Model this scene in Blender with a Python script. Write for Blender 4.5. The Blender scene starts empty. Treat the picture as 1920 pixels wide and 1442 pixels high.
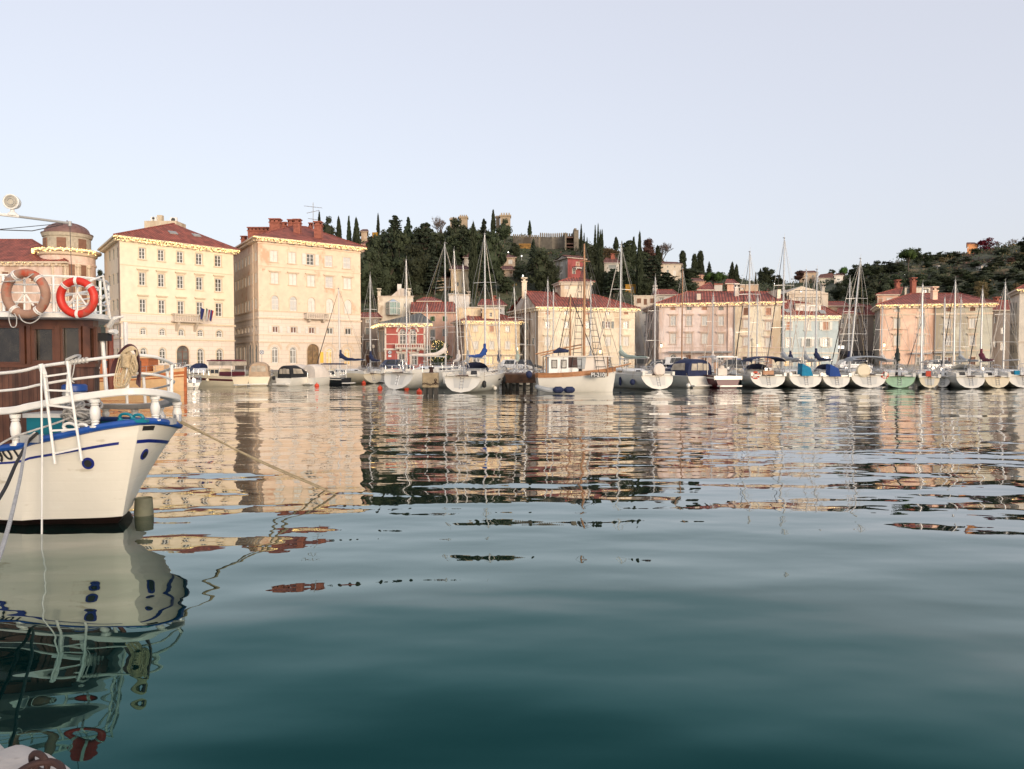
import bpy, math, random
from mathutils import Vector, Matrix
R = math.radians
rnd = random.Random(11)
SC = bpy.context.scene
COL = SC.collection

# ---------------------------------------------------------------- camera, sky, sun, exposure
F, CX, CY, EYE = 1400.0, 960.0, 721.0, 2.7
PITCH = math.atan((CY - 674.0) / F)
cam_d = bpy.data.cameras.new("camera")
cam_d.sensor_width = 36.0
cam_d.lens = 36.0 * F / 1920.0
cam_d.clip_start = 0.1
cam_d.clip_end = 6000.0
cam = bpy.data.objects.new("camera", cam_d)
cam.location = (0, 0, EYE)
cam.rotation_euler = (R(90) - PITCH, 0, 0)
COL.objects.link(cam)
SC.camera = cam

SUN_EL, SUN_AZ = R(9), R(150)          # azimuth clockwise from +Y (the view direction): sun behind the viewer
world = bpy.data.worlds.new("World")
SC.world = world
world.use_nodes = True
wt = world.node_tree
wt.nodes.clear()
sky = wt.nodes.new("ShaderNodeTexSky")
sky.sky_type = 'NISHITA'
sky.sun_disc = False
sky.sun_elevation = SUN_EL
sky.sun_rotation = SUN_AZ
sky.altitude = 0
sky.air_density = 1.0
sky.dust_density = 2.5
sky.ozone_density = 1.6
hs = wt.nodes.new("ShaderNodeHueSaturation")
hs.inputs["Saturation"].default_value = 0.62
bgn = wt.nodes.new("ShaderNodeBackground")
bgn.inputs["Strength"].default_value = 0.15
wo = wt.nodes.new("ShaderNodeOutputWorld")
wt.links.new(sky.outputs[0], hs.inputs["Color"])
mxs = wt.nodes.new("ShaderNodeMix"); mxs.data_type = 'RGBA'; mxs.inputs[0].default_value = 0.55
mxs.inputs[7].default_value = (3.98, 3.96, 4.42, 1)          # thin high cloud veiling the clear sky
wt.links.new(hs.outputs[0], mxs.inputs[6])
wt.links.new(mxs.outputs[2], bgn.inputs[0])
wt.links.new(bgn.outputs[0], wo.inputs[0])
sun_d = bpy.data.lights.new("sun", 'SUN')
sun_d.energy = 1.6
sun_d.angle = R(25)
sun_d.color = (1.0, 0.83, 0.66)
sun = bpy.data.objects.new("sun", sun_d)
COL.objects.link(sun)
sdir = Vector((math.sin(SUN_AZ) * math.cos(SUN_EL), math.cos(SUN_AZ) * math.cos(SUN_EL), math.sin(SUN_EL)))
sun.rotation_euler = sdir.to_track_quat('Z', 'Y').to_euler()
SC.view_settings.view_transform = 'Standard'
SC.view_settings.look = 'None'
SC.view_settings.exposure = 0.68
SC.view_settings.gamma = 1.0
SC.cycles.use_denoising = True
SC.cycles.max_bounces = 6
SC.cycles.glossy_bounces = 3
SC.cycles.diffuse_bounces = 3
SC.cycles.transparent_max_bounces = 8

# ---------------------------------------------------------------- measuring helpers
cP, sP = math.cos(PITCH), math.sin(PITCH)
def W(px, py, Y):
    """the point at depth Y seen at this place of the 1920 x 1442 photograph"""
    a, b = (px - CX) / F, (CY - py) / F
    d = Vector((a, cP + b * sP, -sP + b * cP))
    return Vector((0, 0, EYE)) + d * (Y / d.y)
def ZY(py, Y): return W(CX, py, Y).z
def YW(py, z=0.0):
    b = (CY - py) / F
    return (z - EYE) / (-sP + b * cP) * (cP + b * sP)
def XY(px, Y): return W(px, 680, Y).x
def PY(z, Y):
    dy, dz = Y, z - EYE
    f = dy * cP - dz * sP; u = dy * sP + dz * cP
    return CY - F * u / f
def PX(x, y, z=2.7):
    f = y * cP - (z - EYE) * sP
    return CX + F * x / f

# ---------------------------------------------------------------- materials
MATS = {}
def lin(c): return tuple((v / 12.92 if v <= 0.04045 else ((v + 0.055) / 1.055) ** 2.4) for v in c)
def mat(name, col, rough=0.7, metal=0.0, var=0.12, vscale=3.0, bump=0.0, bscale=20.0, spec=0.5, coat=0.0, stain=None, emit=None, estr=0.0, dots=None, ior=None):
    if name in MATS: return MATS[name]
    m = bpy.data.materials.new(name); m.use_nodes = True
    nt = m.node_tree; nd = nt.nodes; lk = nt.links
    b = nd["Principled BSDF"]
    b.inputs["Roughness"].default_value = rough
    b.inputs["Metallic"].default_value = metal
    b.inputs["Specular IOR Level"].default_value = spec
    if coat: b.inputs["Coat Weight"].default_value = coat; b.inputs["Coat Roughness"].default_value = 0.08
    if ior: b.inputs["IOR"].default_value = ior
    tc = nd.new("ShaderNodeTexCoord")
    cur = None
    def mixn(fac, a, bb, mode='MIX'):
        mx = nd.new("ShaderNodeMix"); mx.data_type = 'RGBA'; mx.blend_type = mode
        if isinstance(fac, float): mx.inputs[0].default_value = fac
        else: lk.new(fac, mx.inputs[0])
        for i, v in ((6, a), (7, bb)):
            if isinstance(v, tuple): mx.inputs[i].default_value = (*v, 1)
            else: lk.new(v, mx.inputs[i])
        return mx.outputs[2]
    def noise(scale, det=4, vec=None, rg=0.55):
        n = nd.new("ShaderNodeTexNoise"); n.inputs["Scale"].default_value = scale
        n.inputs["Detail"].default_value = det; n.inputs["Roughness"].default_value = rg
        lk.new(vec or tc.outputs["Object"], n.inputs["Vector"]); return n.outputs["Fac"]
    def ramp(src, lo, hi):
        r = nd.new("ShaderNodeMapRange"); r.inputs[1].default_value = lo; r.inputs[2].default_value = hi
        lk.new(src, r.inputs[0]); return r.outputs[0]
    dk = tuple(max(0, c * (1 - var * 1.6)) for c in col); lt = tuple(min(0.95, c * (1 + var)) for c in col)
    if var > 0:
        cur = mixn(ramp(noise(vscale), 0.3, 0.7), dk, lt)
        cur = mixn(ramp(noise(vscale * 0.17, 2), 0.35, 0.65), cur, mixn(0.5, cur, tuple(min(0.95, c * (1 + var * 0.6)) for c in col)))
    else: cur = None
    if stain:                                   # (colour, amount 0..1, scale, (sx,sy,sz) stretch)
        for (sc_, th, s_, st) in stain:
            mp = nd.new("ShaderNodeMapping"); lk.new(tc.outputs["Object"], mp.inputs[0]); mp.inputs["Scale"].default_value = st
            mp.inputs["Location"].default_value = (s_ * 7.3, 3.1, 1.7)
            f = ramp(noise(s_, 5, mp.outputs[0], 0.62), 1 - th - 0.02, 1 - th + 0.10)
            cur = mixn(f, cur if cur else col, sc_)
    if cur: lk.new(cur, b.inputs["Base Color"])
    else: b.inputs["Base Color"].default_value = (*col, 1)
    if bump:
        bn = nd.new("ShaderNodeBump"); bn.inputs["Strength"].default_value = 1.0; bn.inputs["Distance"].default_value = bump
        lk.new(noise(bscale, 5), bn.inputs["Height"]); lk.new(bn.outputs[0], b.inputs["Normal"])
    if emit:
        b.inputs["Emission Color"].default_value = (*emit, 1); b.inputs["Emission Strength"].default_value = estr
    MATS[name] = m
    return m
def banded(name, colA, colB, period, axis='u', duty=0.5, rough=0.8, bump=0.03, var=0.2, soft=0.15, vert=None, metal=0.0):
    """planks, tiles or louvres: bands over the mesh's metric UVs"""
    if name in MATS: return MATS[name]
    m = mat(name, colA, rough=rough, var=var, metal=metal)
    nt = m.node_tree; nd = nt.nodes; lk = nt.links; b = nd["Principled BSDF"]
    uv = nd.new("ShaderNodeUVMap"); uv.uv_map = "UVMap"
    sp = nd.new("ShaderNodeSeparateXYZ"); lk.new(uv.outputs[0], sp.inputs[0])
    def band(src, per):
        a = nd.new("ShaderNodeMath"); a.operation = 'MULTIPLY'; a.inputs[1].default_value = 1 / per; lk.new(src, a.inputs[0])
        f = nd.new("ShaderNodeMath"); f.operation = 'PINGPONG'; f.inputs[1].default_value = 0.5; lk.new(a.outputs[0], f.inputs[0])
        return f.outputs[0], a.outputs[0]
    src = sp.outputs[0 if axis == 'u' else 1]
    pp, raw = band(src, period)
    r = nd.new("ShaderNodeMapRange"); r.inputs[1].default_value = 0.5 * (1 - duty) - soft / 2; r.inputs[2].default_value = 0.5 * (1 - duty) + soft / 2
    r.inputs[3].default_value = 1; r.inputs[4].default_value = 0
    lk.new(pp, r.inputs[0])
    old = b.inputs["Base Color"].links[0].from_socket
    # a colour of its own for every band
    fl = nd.new("ShaderNodeMath"); fl.operation = 'ROUND'; lk.new(raw, fl.inputs[0])
    wn = nd.new("ShaderNodeTexWhiteNoise"); wn.noise_dimensions = '2D'
    cb = nd.new("ShaderNodeCombineXYZ"); lk.new(fl.outputs[0], cb.inputs[0])
    if vert:
        p2, raw2 = band(sp.outputs[1 if axis == 'u' else 0], vert)
        f2 = nd.new("ShaderNodeMath"); f2.operation = 'FLOOR'; lk.new(raw2, f2.inputs[0]); lk.new(f2.outputs[0], cb.inputs[1])
    lk.new(cb.outputs[0], wn.inputs["Vector"])
    mr = nd.new("ShaderNodeMapRange"); mr.inputs[3].default_value = 1 - var * 1.4; mr.inputs[4].default_value = 1 + var * 0.9; lk.new(wn.outputs[0], mr.inputs[0])
    vm = nd.new("ShaderNodeVectorMath"); vm.operation = 'SCALE'; lk.new(old, vm.inputs[0]); lk.new(mr.outputs[0], vm.inputs["Scale"])
    mx = nd.new("ShaderNodeMix"); mx.data_type = 'RGBA'; lk.new(r.outputs[0], mx.inputs[0]); lk.new(vm.outputs[0], mx.inputs[6]); mx.inputs[7].default_value = (*colB, 1)
    lk.new(mx.outputs[2], b.inputs["Base Color"])
    if bump:
        bn = nd.new("ShaderNodeBump"); bn.inputs["Distance"].default_value = bump; lk.new(pp, bn.inputs["Height"]); lk.new(bn.outputs[0], b.inputs["Normal"])
    return m

# ---------------------------------------------------------------- mesh builder
class MB:
    def __init__(s): s.v = []; s.f = []; s.m = []; s.cur = 0
    def mi(s, i): s.cur = i; return s
    def add(s, vs, fs, mi=None):
        o = len(s.v); s.v += [Vector(p) for p in vs]
        s.f += [tuple(o + i for i in f) for f in fs]; s.m += [s.cur if mi is None else mi] * len(fs); return s
    def quad(s, a, b, c, d, mi=None): return s.add([a, b, c, d], [(0, 1, 2, 3)], mi)
    def poly(s, pts, mi=None): return s.add(pts, [tuple(range(len(pts)))], mi)
    def box(s, c, size, rz=0.0, mi=None, rot=None, taper=1.0):
        hx, hy, hz = size[0] / 2, size[1] / 2, size[2] / 2
        M = rot if rot is not None else Matrix.Rotation(rz, 3, 'Z')
        vs = []
        for z in (-1, 1):
            t = taper if z > 0 else 1
            for x, y in ((-1, -1), (1, -1), (1, 1), (-1, 1)): vs.append(Vector(c) + M @ Vector((x * hx * t, y * hy * t, z * hz)))
        return s.add(vs, [(3, 2, 1, 0), (4, 5, 6, 7), (0, 1, 5, 4), (1, 2, 6, 5), (2, 3, 7, 6), (3, 0, 4, 7)], mi)
    def box2(s, p, q, w, h, mi=None):
        """a bar of rectangular section from p to q"""
        p, q = Vector(p), Vector(q); d = q - p; L = d.length
        if L < 1e-6: return s
        d.normalize(); up = Vector((0, 0, 1)) if abs(d.z) < 0.95 else Vector((0, 1, 0))
        x = d.cross(up).normalized(); z = x.cross(d)
        M = Matrix((x, d, z)).transposed()
        return s.box((p + q) / 2, (w, L, h), rot=M, mi=mi)
    def tube(s, pts, r, n=6, closed=False, mi=None, cap=True):
        pts = [Vector(p) for p in pts]; N = len(pts)
        rr = r if isinstance(r, (list, tuple)) else [r] * N
        rings = []; prev = None
        for i, p in enumerate(pts):
            a = pts[(i - 1) % N] if (closed or i > 0) else p
            b = pts[(i + 1) % N] if (closed or i < N - 1) else p
            t = (b - a)
            if t.length < 1e-9: t = Vector((0, 0, 1))
            t.normalize()
            if prev is None: x = t.cross(Vector((0, 0, 1)) if abs(t.z) < 0.9 else Vector((1, 0, 0))).normalized()
            else: x = (prev - t * prev.dot(t)); x = x.normalized() if x.length > 1e-6 else t.orthogonal().normalized()
            prev = x; y = t.cross(x)
            rings.append([p + (x * math.cos(2 * math.pi * k / n) + y * math.sin(2 * math.pi * k / n)) * rr[i] for k in range(n)])
        return s.loft(rings, closed, cap, mi)
    def loft(s, rings, closed=False, cap=True, mi=None, open_ring=False):
        n = len(rings[0]); o = len(s.v); N = len(rings)
        for r_ in rings: s.v += [Vector(p) for p in r_]
        m = s.cur if mi is None else mi
        for i in range(N if closed else N - 1):
            a, b = o + i * n, o + ((i + 1) % N) * n
            for k in range(n - 1 if open_ring else n):
                k2 = (k + 1) % n
                s.f.append((a + k, a + k2, b + k2, b + k)); s.m.append(m)
        if cap and not closed and not open_ring:
            s.f.append(tuple(o + k for k in reversed(range(n)))); s.m.append(m)
            s.f.append(tuple(o + (N - 1) * n + k for k in range(n))); s.m.append(m)
        return s
    def cyl(s, p, q, r, n=8, r2=None, mi=None): return s.tube([p, q], [r, r if r2 is None else r2], n, mi=mi)
    def lathe(s, c, prof, n=12, mi=None):
        return s.loft([[Vector(c) + Vector((r * math.cos(2 * math.pi * k / n), r * math.sin(2 * math.pi * k / n), z)) for k in range(n)] for r, z in prof], mi=mi)
    def ball(s, c, r, n=8, sc=(1, 1, 1), mi=None):
        k = max(4, n // 2 + 1)
        return s.loft([[Vector(c) + Vector((math.sin(math.pi * (i + .02) / (k + .04)) * math.cos(2 * math.pi * j / n) * r * sc[0], math.sin(math.pi * (i + .02) / (k + .04)) * math.sin(2 * math.pi * j / n) * r * sc[1], -math.cos(math.pi * (i + .02) / (k + .04)) * r * sc[2])) for j in range(n)] for i in range(k + 1)], mi=mi)
    def torus(s, c, ax, Rr, r, N=24, n=8, mi=None, ell=(1, 1)):
        ax = Vector(ax).normalized(); x = ax.cross(Vector((0, 0, 1)) if abs(ax.z) < 0.9 else Vector((1, 0, 0))).normalized(); y = ax.cross(x)
        return s.tube([Vector(c) + (x * math.cos(2 * math.pi * i / N) * ell[0] + y * math.sin(2 * math.pi * i / N) * ell[1]) * Rr for i in range(N)], r, n, closed=True, mi=mi)
    def build(s, name, mats, parent=None, smooth=False, world=False, angle=0.6):
        if not s.v: return None
        vs = s.v
        if world and parent is not None:
            Mi = (Matrix.Translation(parent.location) @ parent.rotation_euler.to_matrix().to_4x4()).inverted()
            vs = [Mi @ v for v in vs]
        me = bpy.data.meshes.new(name); me.from_pydata([tuple(v) for v in vs], [], s.f)
        if not isinstance(mats, (list, tuple)): mats = [mats]
        for m in mats: me.materials.append(m)
        me.polygons.foreach_set("material_index", s.m)
        me.update()
        uvl = me.uv_layers.new(name="UVMap"); data = uvl.data
        for p in me.polygons:
            nrm = p.normal
            if abs(nrm.z) > 0.98: t = Vector((1, 0, 0)); w = Vector((0, 1, 0))
            else: t = Vector((-nrm.y, nrm.x, 0)).normalized(); w = nrm.cross(t)
            for li in p.loop_indices:
                co = me.vertices[me.loops[li].vertex_index].co
                data[li].uv = (co.dot(t), co.dot(w))
        if smooth:
            me.polygons.foreach_set("use_smooth", [True] * len(me.polygons))
            try: me.set_sharp_from_angle(angle=angle)
            except Exception: pass
        o = bpy.data.objects.new(name, me); COL.objects.link(o)
        if parent is not None: o.parent = parent
        return o

def tag(o, label=None, cat=None, group=None, kind=None):
    if label: o["label"] = label
    if cat: o["category"] = cat
    if group: o["group"] = group
    if kind: o["kind"] = kind
    return o
def thing(name, label, cat, loc=(0, 0, 0), rz=0.0, group=None):
    o = bpy.data.objects.new(name, None); o.empty_display_size = 0.2; COL.objects.link(o)
    o.location = loc; o.rotation_euler = (0, 0, rz)
    return tag(o, label, cat, group)
def curve(pts, n=6):
    """smooth line through the points"""
    pts = [Vector(p) for p in pts]
    if len(pts) < 3: return pts
    out = []
    P = [pts[0] * 2 - pts[1]] + pts + [pts[-1] * 2 - pts[-2]]
    for i in range(1, len(P) - 2):
        for k in range(n):
            t = k / n; a, b, c, d = P[i - 1], P[i], P[i + 1], P[i + 2]
            out.append(0.5 * ((2 * b) + (c - a) * t + (2 * a - 5 * b + 4 * c - d) * t * t + (3 * b - a - 3 * c + d) * t ** 3))
    out.append(pts[-1]); return out
def sag(p, q, s, n=8):
    p, q = Vector(p), Vector(q)
    return [p.lerp(q, i / n) - Vector((0, 0, s * 4 * (i / n) * (1 - i / n))) for i in range(n + 1)]
# ---------------------------------------------------------------- water
def water_mat():
    m = bpy.data.materials.new("sea_water"); m.use_nodes = True
    nt = m.node_tree; nd = nt.nodes; lk = nt.links; nd.remove(nd["Principled BSDF"])
    geo = nd.new("ShaderNodeNewGeometry")
    def wave(scale, sx, sy, rot, dist, det=2.0, rg=0.5, w=0.0, dis=0.0):
        mp = nd.new("ShaderNodeMapping"); mp.inputs["Scale"].default_value = (sx, sy, 1); mp.inputs["Rotation"].default_value = (0, 0, rot)
        mp.inputs["Location"].default_value = (w, w * 2.3, 0)
        lk.new(geo.outputs["Position"], mp.inputs[0])
        n = nd.new("ShaderNodeTexNoise"); n.inputs["Scale"].default_value = scale; n.inputs["Detail"].default_value = det
        n.inputs["Roughness"].default_value = rg; n.inputs["Distortion"].default_value = dis; lk.new(mp.outputs[0], n.inputs["Vector"])
        mu = nd.new("ShaderNodeMath"); mu.operation = 'MULTIPLY'; mu.inputs[1].default_value = dist; lk.new(n.outputs["Fac"], mu.inputs[0])
        return mu.outputs[0], n.outputs["Fac"]
    h1, _ = wave(0.10, 0.45, 1.0, R(-8), WAVE[0], 1.0)             # long swell
    h1b, _ = wave(0.24, 0.5, 1.0, R(12), 0.075, 1.0, 0.5, 21.0)      # chop between the two
    h2, _ = wave(0.55, 0.45, 1.0, R(6), WAVE[1], 1.5, 0.45, 3.0)   # small waves
    h3, _ = wave(1.9, 0.6, 1.0, R(-4), WAVE[2], 1.5, 0.45, 9.0)   # ripples
    # wind lanes: where the ripples stand and where the water lies smooth; the bay is ruffled away from the near quay
    _, lane = wave(0.035, 0.4, 1.0, R(-10), 1.0, 2.0, 0.5, 5.0)
    sp = nd.new("ShaderNodeSeparateXYZ"); lk.new(geo.outputs["Position"], sp.inputs[0])
    far = nd.new("ShaderNodeMapRange"); far.inputs[1].default_value = 8; far.inputs[2].default_value = 34; far.inputs[3].default_value = 0.22; far.inputs[4].default_value = 1.0
    lk.new(sp.outputs[1], far.inputs[0])
    ln = nd.new("ShaderNodeMapRange"); ln.inputs[1].default_value = 0.35; ln.inputs[2].default_value = 0.6; ln.inputs[3].default_value = 0.55; ln.inputs[4].default_value = 1.0
    lk.new(lane, ln.inputs[0])
    def M2(op, a, bb):
        n = nd.new("ShaderNodeMath"); n.operation = op
        for i, v in enumerate((a, bb)):
            if isinstance(v, (int, float)): n.inputs[i].default_value = v
            else: lk.new(v, n.inputs[i])
        return n.outputs[0]
    amp = M2('MULTIPLY', far.outputs[0], ln.outputs[0])
    hgt = M2('ADD', M2('ADD', h1, M2('MULTIPLY', h1b, M2('SUBTRACT', 1.05, M2('MULTIPLY', amp, 0.55)))), M2('ADD', M2('MULTIPLY', h2, M2('SUBTRACT', 0.95, M2('MULTIPLY', amp, 0.15))), M2('MULTIPLY', h3, amp)))
    bn = nd.new("ShaderNodeBump"); bn.inputs["Strength"].default_value = 1.0; bn.inputs["Distance"].default_value = 1.0
    lk.new(hgt, bn.inputs["Height"])
    fr = nd.new("ShaderNodeFresnel"); fr.inputs["IOR"].default_value = 1.333; lk.new(bn.outputs[0], fr.inputs["Normal"])
    fc = nd.new("ShaderNodeFloatCurve"); cv = fc.mapping.curves[0]; lk.new(fr.outputs[0], fc.inputs["Value"])
    cv.points[0].location = (0.0, 0.0); cv.points[1].location = (1.0, 1.0)
    for x_, y_ in ((0.06, 0.05), (0.10, 0.13), (0.2, 0.33), (0.35, 0.52), (0.6, 0.76)): cv.points.new(x_, y_)
    fc.mapping.update()
    cr = nd.new("ShaderNodeValToRGB"); lk.new(fr.outputs[0], cr.inputs[0])      # steep rays pick up the green of the water
    e = cr.color_ramp.elements; e[0].position = 0.055; e[0].color = (0.25, 0.96, 0.92, 1); e[1].position = 0.40; e[1].color = (1, 1, 1, 1)
    k = e.new(0.16); k.color = (0.76, 0.94, 0.88, 1)
    body = nd.new("ShaderNodeBsdfDiffuse"); body.inputs["Color"].default_value = (0.0008, 0.012, 0.011, 1)
    gl = nd.new("ShaderNodeBsdfGlossy"); gl.inputs["Roughness"].default_value = 0.0; lk.new(cr.outputs[0], gl.inputs["Color"]); lk.new(bn.outputs[0], gl.inputs["Normal"])
    mx = nd.new("ShaderNodeMixShader"); lk.new(fc.outputs[0], mx.inputs[0]); lk.new(body.outputs[0], mx.inputs[1]); lk.new(gl.outputs[0], mx.inputs[2])
    lk.new(mx.outputs[0], nd["Material Output"].inputs["Surface"])
    return m
WAVE = (0.34, 0.10, 0.023)
mb = MB(); mb.quad((-700, -80, 0), (700, -80, 0), (700, 110, 0), (-700, 110, 0))
tag(mb.build("water", water_mat()), kind="structure")

# ---------------------------------------------------------------- ground, quay and hills
M_pave = mat("paving_stone", (0.26, 0.24, 0.21), 0.85, var=0.2, vscale=1.5)
M_quay = mat("quay_stone", (0.30, 0.27, 0.22), 0.9, var=0.3, vscale=2.0, bump=0.05, bscale=3, stain=[((0.05, 0.045, 0.03), 0.42, 0.8, (1, 1, 3))])
GZ = 1.25
edge = [(-700, 80), (-90, 87), (-20, 90), (10, 93), (80, 97), (700, 130)]
mb = MB()
for (x0, y0), (x1, y1) in zip(edge, edge[1:]):
    mb.quad((x0, y0, GZ), (x1, y1, GZ), (x1 * 1.3, 175, GZ), (x0 * 1.3, 175, GZ), 0)
    mb.quad((x0, y0, -2), (x1, y1, -2), (x1, y1, GZ - .25), (x0, y0, GZ - .25), 1)
    mb.box2((x0, y0 - .05 + .3, GZ - .12), (x1, y1 - .05 + .3, GZ - .12), .7, .30, 1)
tag(mb.build("promenade", [M_pave, M_quay]), kind="structure")

RIDGE = [(-600, 640), (0, 600), (190, 560), (330, 520), (440, 478), (560, 466), (650, 452), (700, 443), (800, 438), (900, 432), (960, 442), (1080, 448), (1130, 466), (1200, 480),
         (1260, 500), (1330, 514), (1450, 532), (1520, 530), (1590, 516), (1640, 500), (1700, 487), (1800, 476), (1860, 466), (1920, 458), (2100, 442), (2600, 420)]
def interp(tab, x):
    if x <= tab[0][0]: return tab[0][1]
    for (a, ya), (b, yb) in zip(tab, tab[1:]):
        if x <= b: t = (x - a) / (b - a); t = t * t * (3 - 2 * t); return ya + (yb - ya) * t
    return tab[-1][1]
def ridge_Y(px): return interp([(400, 200), (700, 230), (1100, 235), (1350, 260), (1550, 330), (2000, 380)], px)
HY0 = 128.0
def ground_z(px, Y):
    Yr = ridge_Y(px); zr = ZY(interp(RIDGE, px), Yr)
    if Y <= HY0: return 0.9
    t = (Y - HY0) / (Yr - HY0)
    if t <= 1: z = 0.9 + (zr - 0.9) * (t ** 0.85)
    else: z = zr * (1 - 0.25 * min(1, (t - 1) / 2))
    return z + (math.sin(px * 0.05 + Y * 0.11) * 0.5 + math.sin(px * 0.021 - Y * 0.07) * 0.8) * min(1, t * 3) * min(1, abs(1 - t) * 4 + .1)
def ground_Y(px, py):
    lo, hi = HY0, ridge_Y(px)
    for _ in range(24):
        m = (lo + hi) / 2
        if PY(ground_z(px, m), m) > py: lo = m
        else: hi = m
    return lo
M_hill = mat("hillside", (0.060, 0.062, 0.030), 0.95, var=0.45, vscale=0.12, bump=0.3, bscale=0.8, stain=[((0.09, 0.075, 0.045), 0.42, 0.06, (1, 1, 2.5)), ((0.03, 0.04, 0.018), 0.45, 0.2, (1, 1, 1))])
mb = MB(); rings = []
Ts = [i / 26 for i in range(27)] + [1.1, 1.3, 1.7, 2.5, 5, 14, 30]
pxs = [-900 + i * 28 for i in range(int(3900 / 28))]
for t in Ts:
    row = []
    for px in pxs:
        Y = HY0 + (ridge_Y(px) - HY0) * t
        row.append((XY(px, Y), Y, ground_z(px, Y)))
    rings.append(row)
mb.loft(rings, cap=False, open_ring=True)
o = mb.build("hills", M_hill, smooth=True, angle=3.0); tag(o, kind="structure")
# ---------------------------------------------------------------- building kit
white = (0.72, 0.70, 0.66)
M_frame = mat("window_frame_paint", (0.70, 0.68, 0.64), 0.5, var=0.05)
M_shut = mat("shutter_cream", (0.66, 0.62, 0.55), 0.6, var=0.08)
M_shutl = banded("shutter_louvre", (0.62, 0.60, 0.56), (0.35, 0.34, 0.32), 0.16, axis='v', duty=0.7, bump=0.01, var=0.05)
M_shbrown = banded("shutter_brown", (0.26, 0.13, 0.08), (0.10, 0.05, 0.03), 0.16, axis='v', duty=0.7, bump=0.01, var=0.1)
M_shgreen = banded("shutter_green", (0.05, 0.12, 0.02), (0.02, 0.05, 0.01), 0.16, axis='v', duty=0.7, bump=0.01, var=0.1)
M_shpink = banded("shutter_pink", (0.55, 0.30, 0.20), (0.30, 0.16, 0.10), 0.16, axis='v', duty=0.7, bump=0.01, var=0.1)
M_shgrey = banded("shutter_grey", (0.30, 0.31, 0.29), (0.15, 0.16, 0.15), 0.16, axis='v', duty=0.7, bump=0.01, var=0.1)
M_glass = mat("window_glass", (0.12, 0.115, 0.10), 0.08, var=0.5, vscale=0.9, spec=0.8)
M_glassw = mat("window_glass_curtained", (0.30, 0.29, 0.26), 0.15, var=0.4, vscale=1.6, spec=0.7)
M_lit = mat("lit_shop_glass", (0.30, 0.20, 0.10), 0.2, var=0.6, vscale=2.2, emit=(1.0, 0.62, 0.25), estr=0.5)
M_litw = mat("bright_shop_light", (0.8, 0.8, 0.75), 0.3, var=0.3, vscale=2.0, emit=(1.0, 0.93, 0.8), estr=1.0)
M_stone = mat("pale_stone", (0.56, 0.47, 0.37), 0.85, var=0.12, vscale=1.2)
M_iron = mat("dark_iron", (0.05, 0.05, 0.05), 0.5, var=0.1)
M_pipe = mat("downpipe_brown", (0.13, 0.08, 0.06), 0.5, var=0.1)
M_tile = banded("clay_roof_tiles", (0.34, 0.09, 0.058), (0.13, 0.04, 0.03), 0.42, duty=0.62, bump=0.10, var=0.30, soft=0.22, vert=0.9)
M_tile2 = banded("old_roof_tiles", (0.19, 0.075, 0.055), (0.08, 0.035, 0.028), 0.40, duty=0.62, bump=0.10, var=0.35, soft=0.22, vert=0.8)
M_slate = banded("grey_roof_sheet", (0.13, 0.13, 0.12), (0.06, 0.06, 0.055), 0.5, duty=0.8, bump=0.04, var=0.15)
M_brick = mat("chimney_brick", (0.30, 0.10, 0.065), 0.9, var=0.25, vscale=3, bump=0.02)
M_grey = mat("grey_metal", (0.32, 0.32, 0.31), 0.45, var=0.08)
M_wht = mat("white_paint", (0.74, 0.72, 0.68), 0.5, var=0.06)
M_bulb = mat("string_light_bulb", (0.8, 0.6, 0.3), 0.4, var=0.0, emit=(1.0, 0.66, 0.22), estr=2.6)
M_lamp = mat("lamp_glow", (0.9, 0.8, 0.6), 0.4, var=0.0, emit=(1.0, 0.80, 0.45), estr=4.0)
M_lampw = mat("lamp_glow_white", (0.9, 0.9, 0.85), 0.4, var=0.0, emit=(1.0, 0.95, 0.85), estr=4.0)
M_door = mat("brown_door_wood", (0.16, 0.07, 0.045), 0.5, var=0.2)
WK = {'sh': M_shut, 'lo': M_shutl, 'br': M_shbrown, 'gr': M_shgreen, 'pk': M_shpink, 'gy': M_shgrey}

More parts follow.
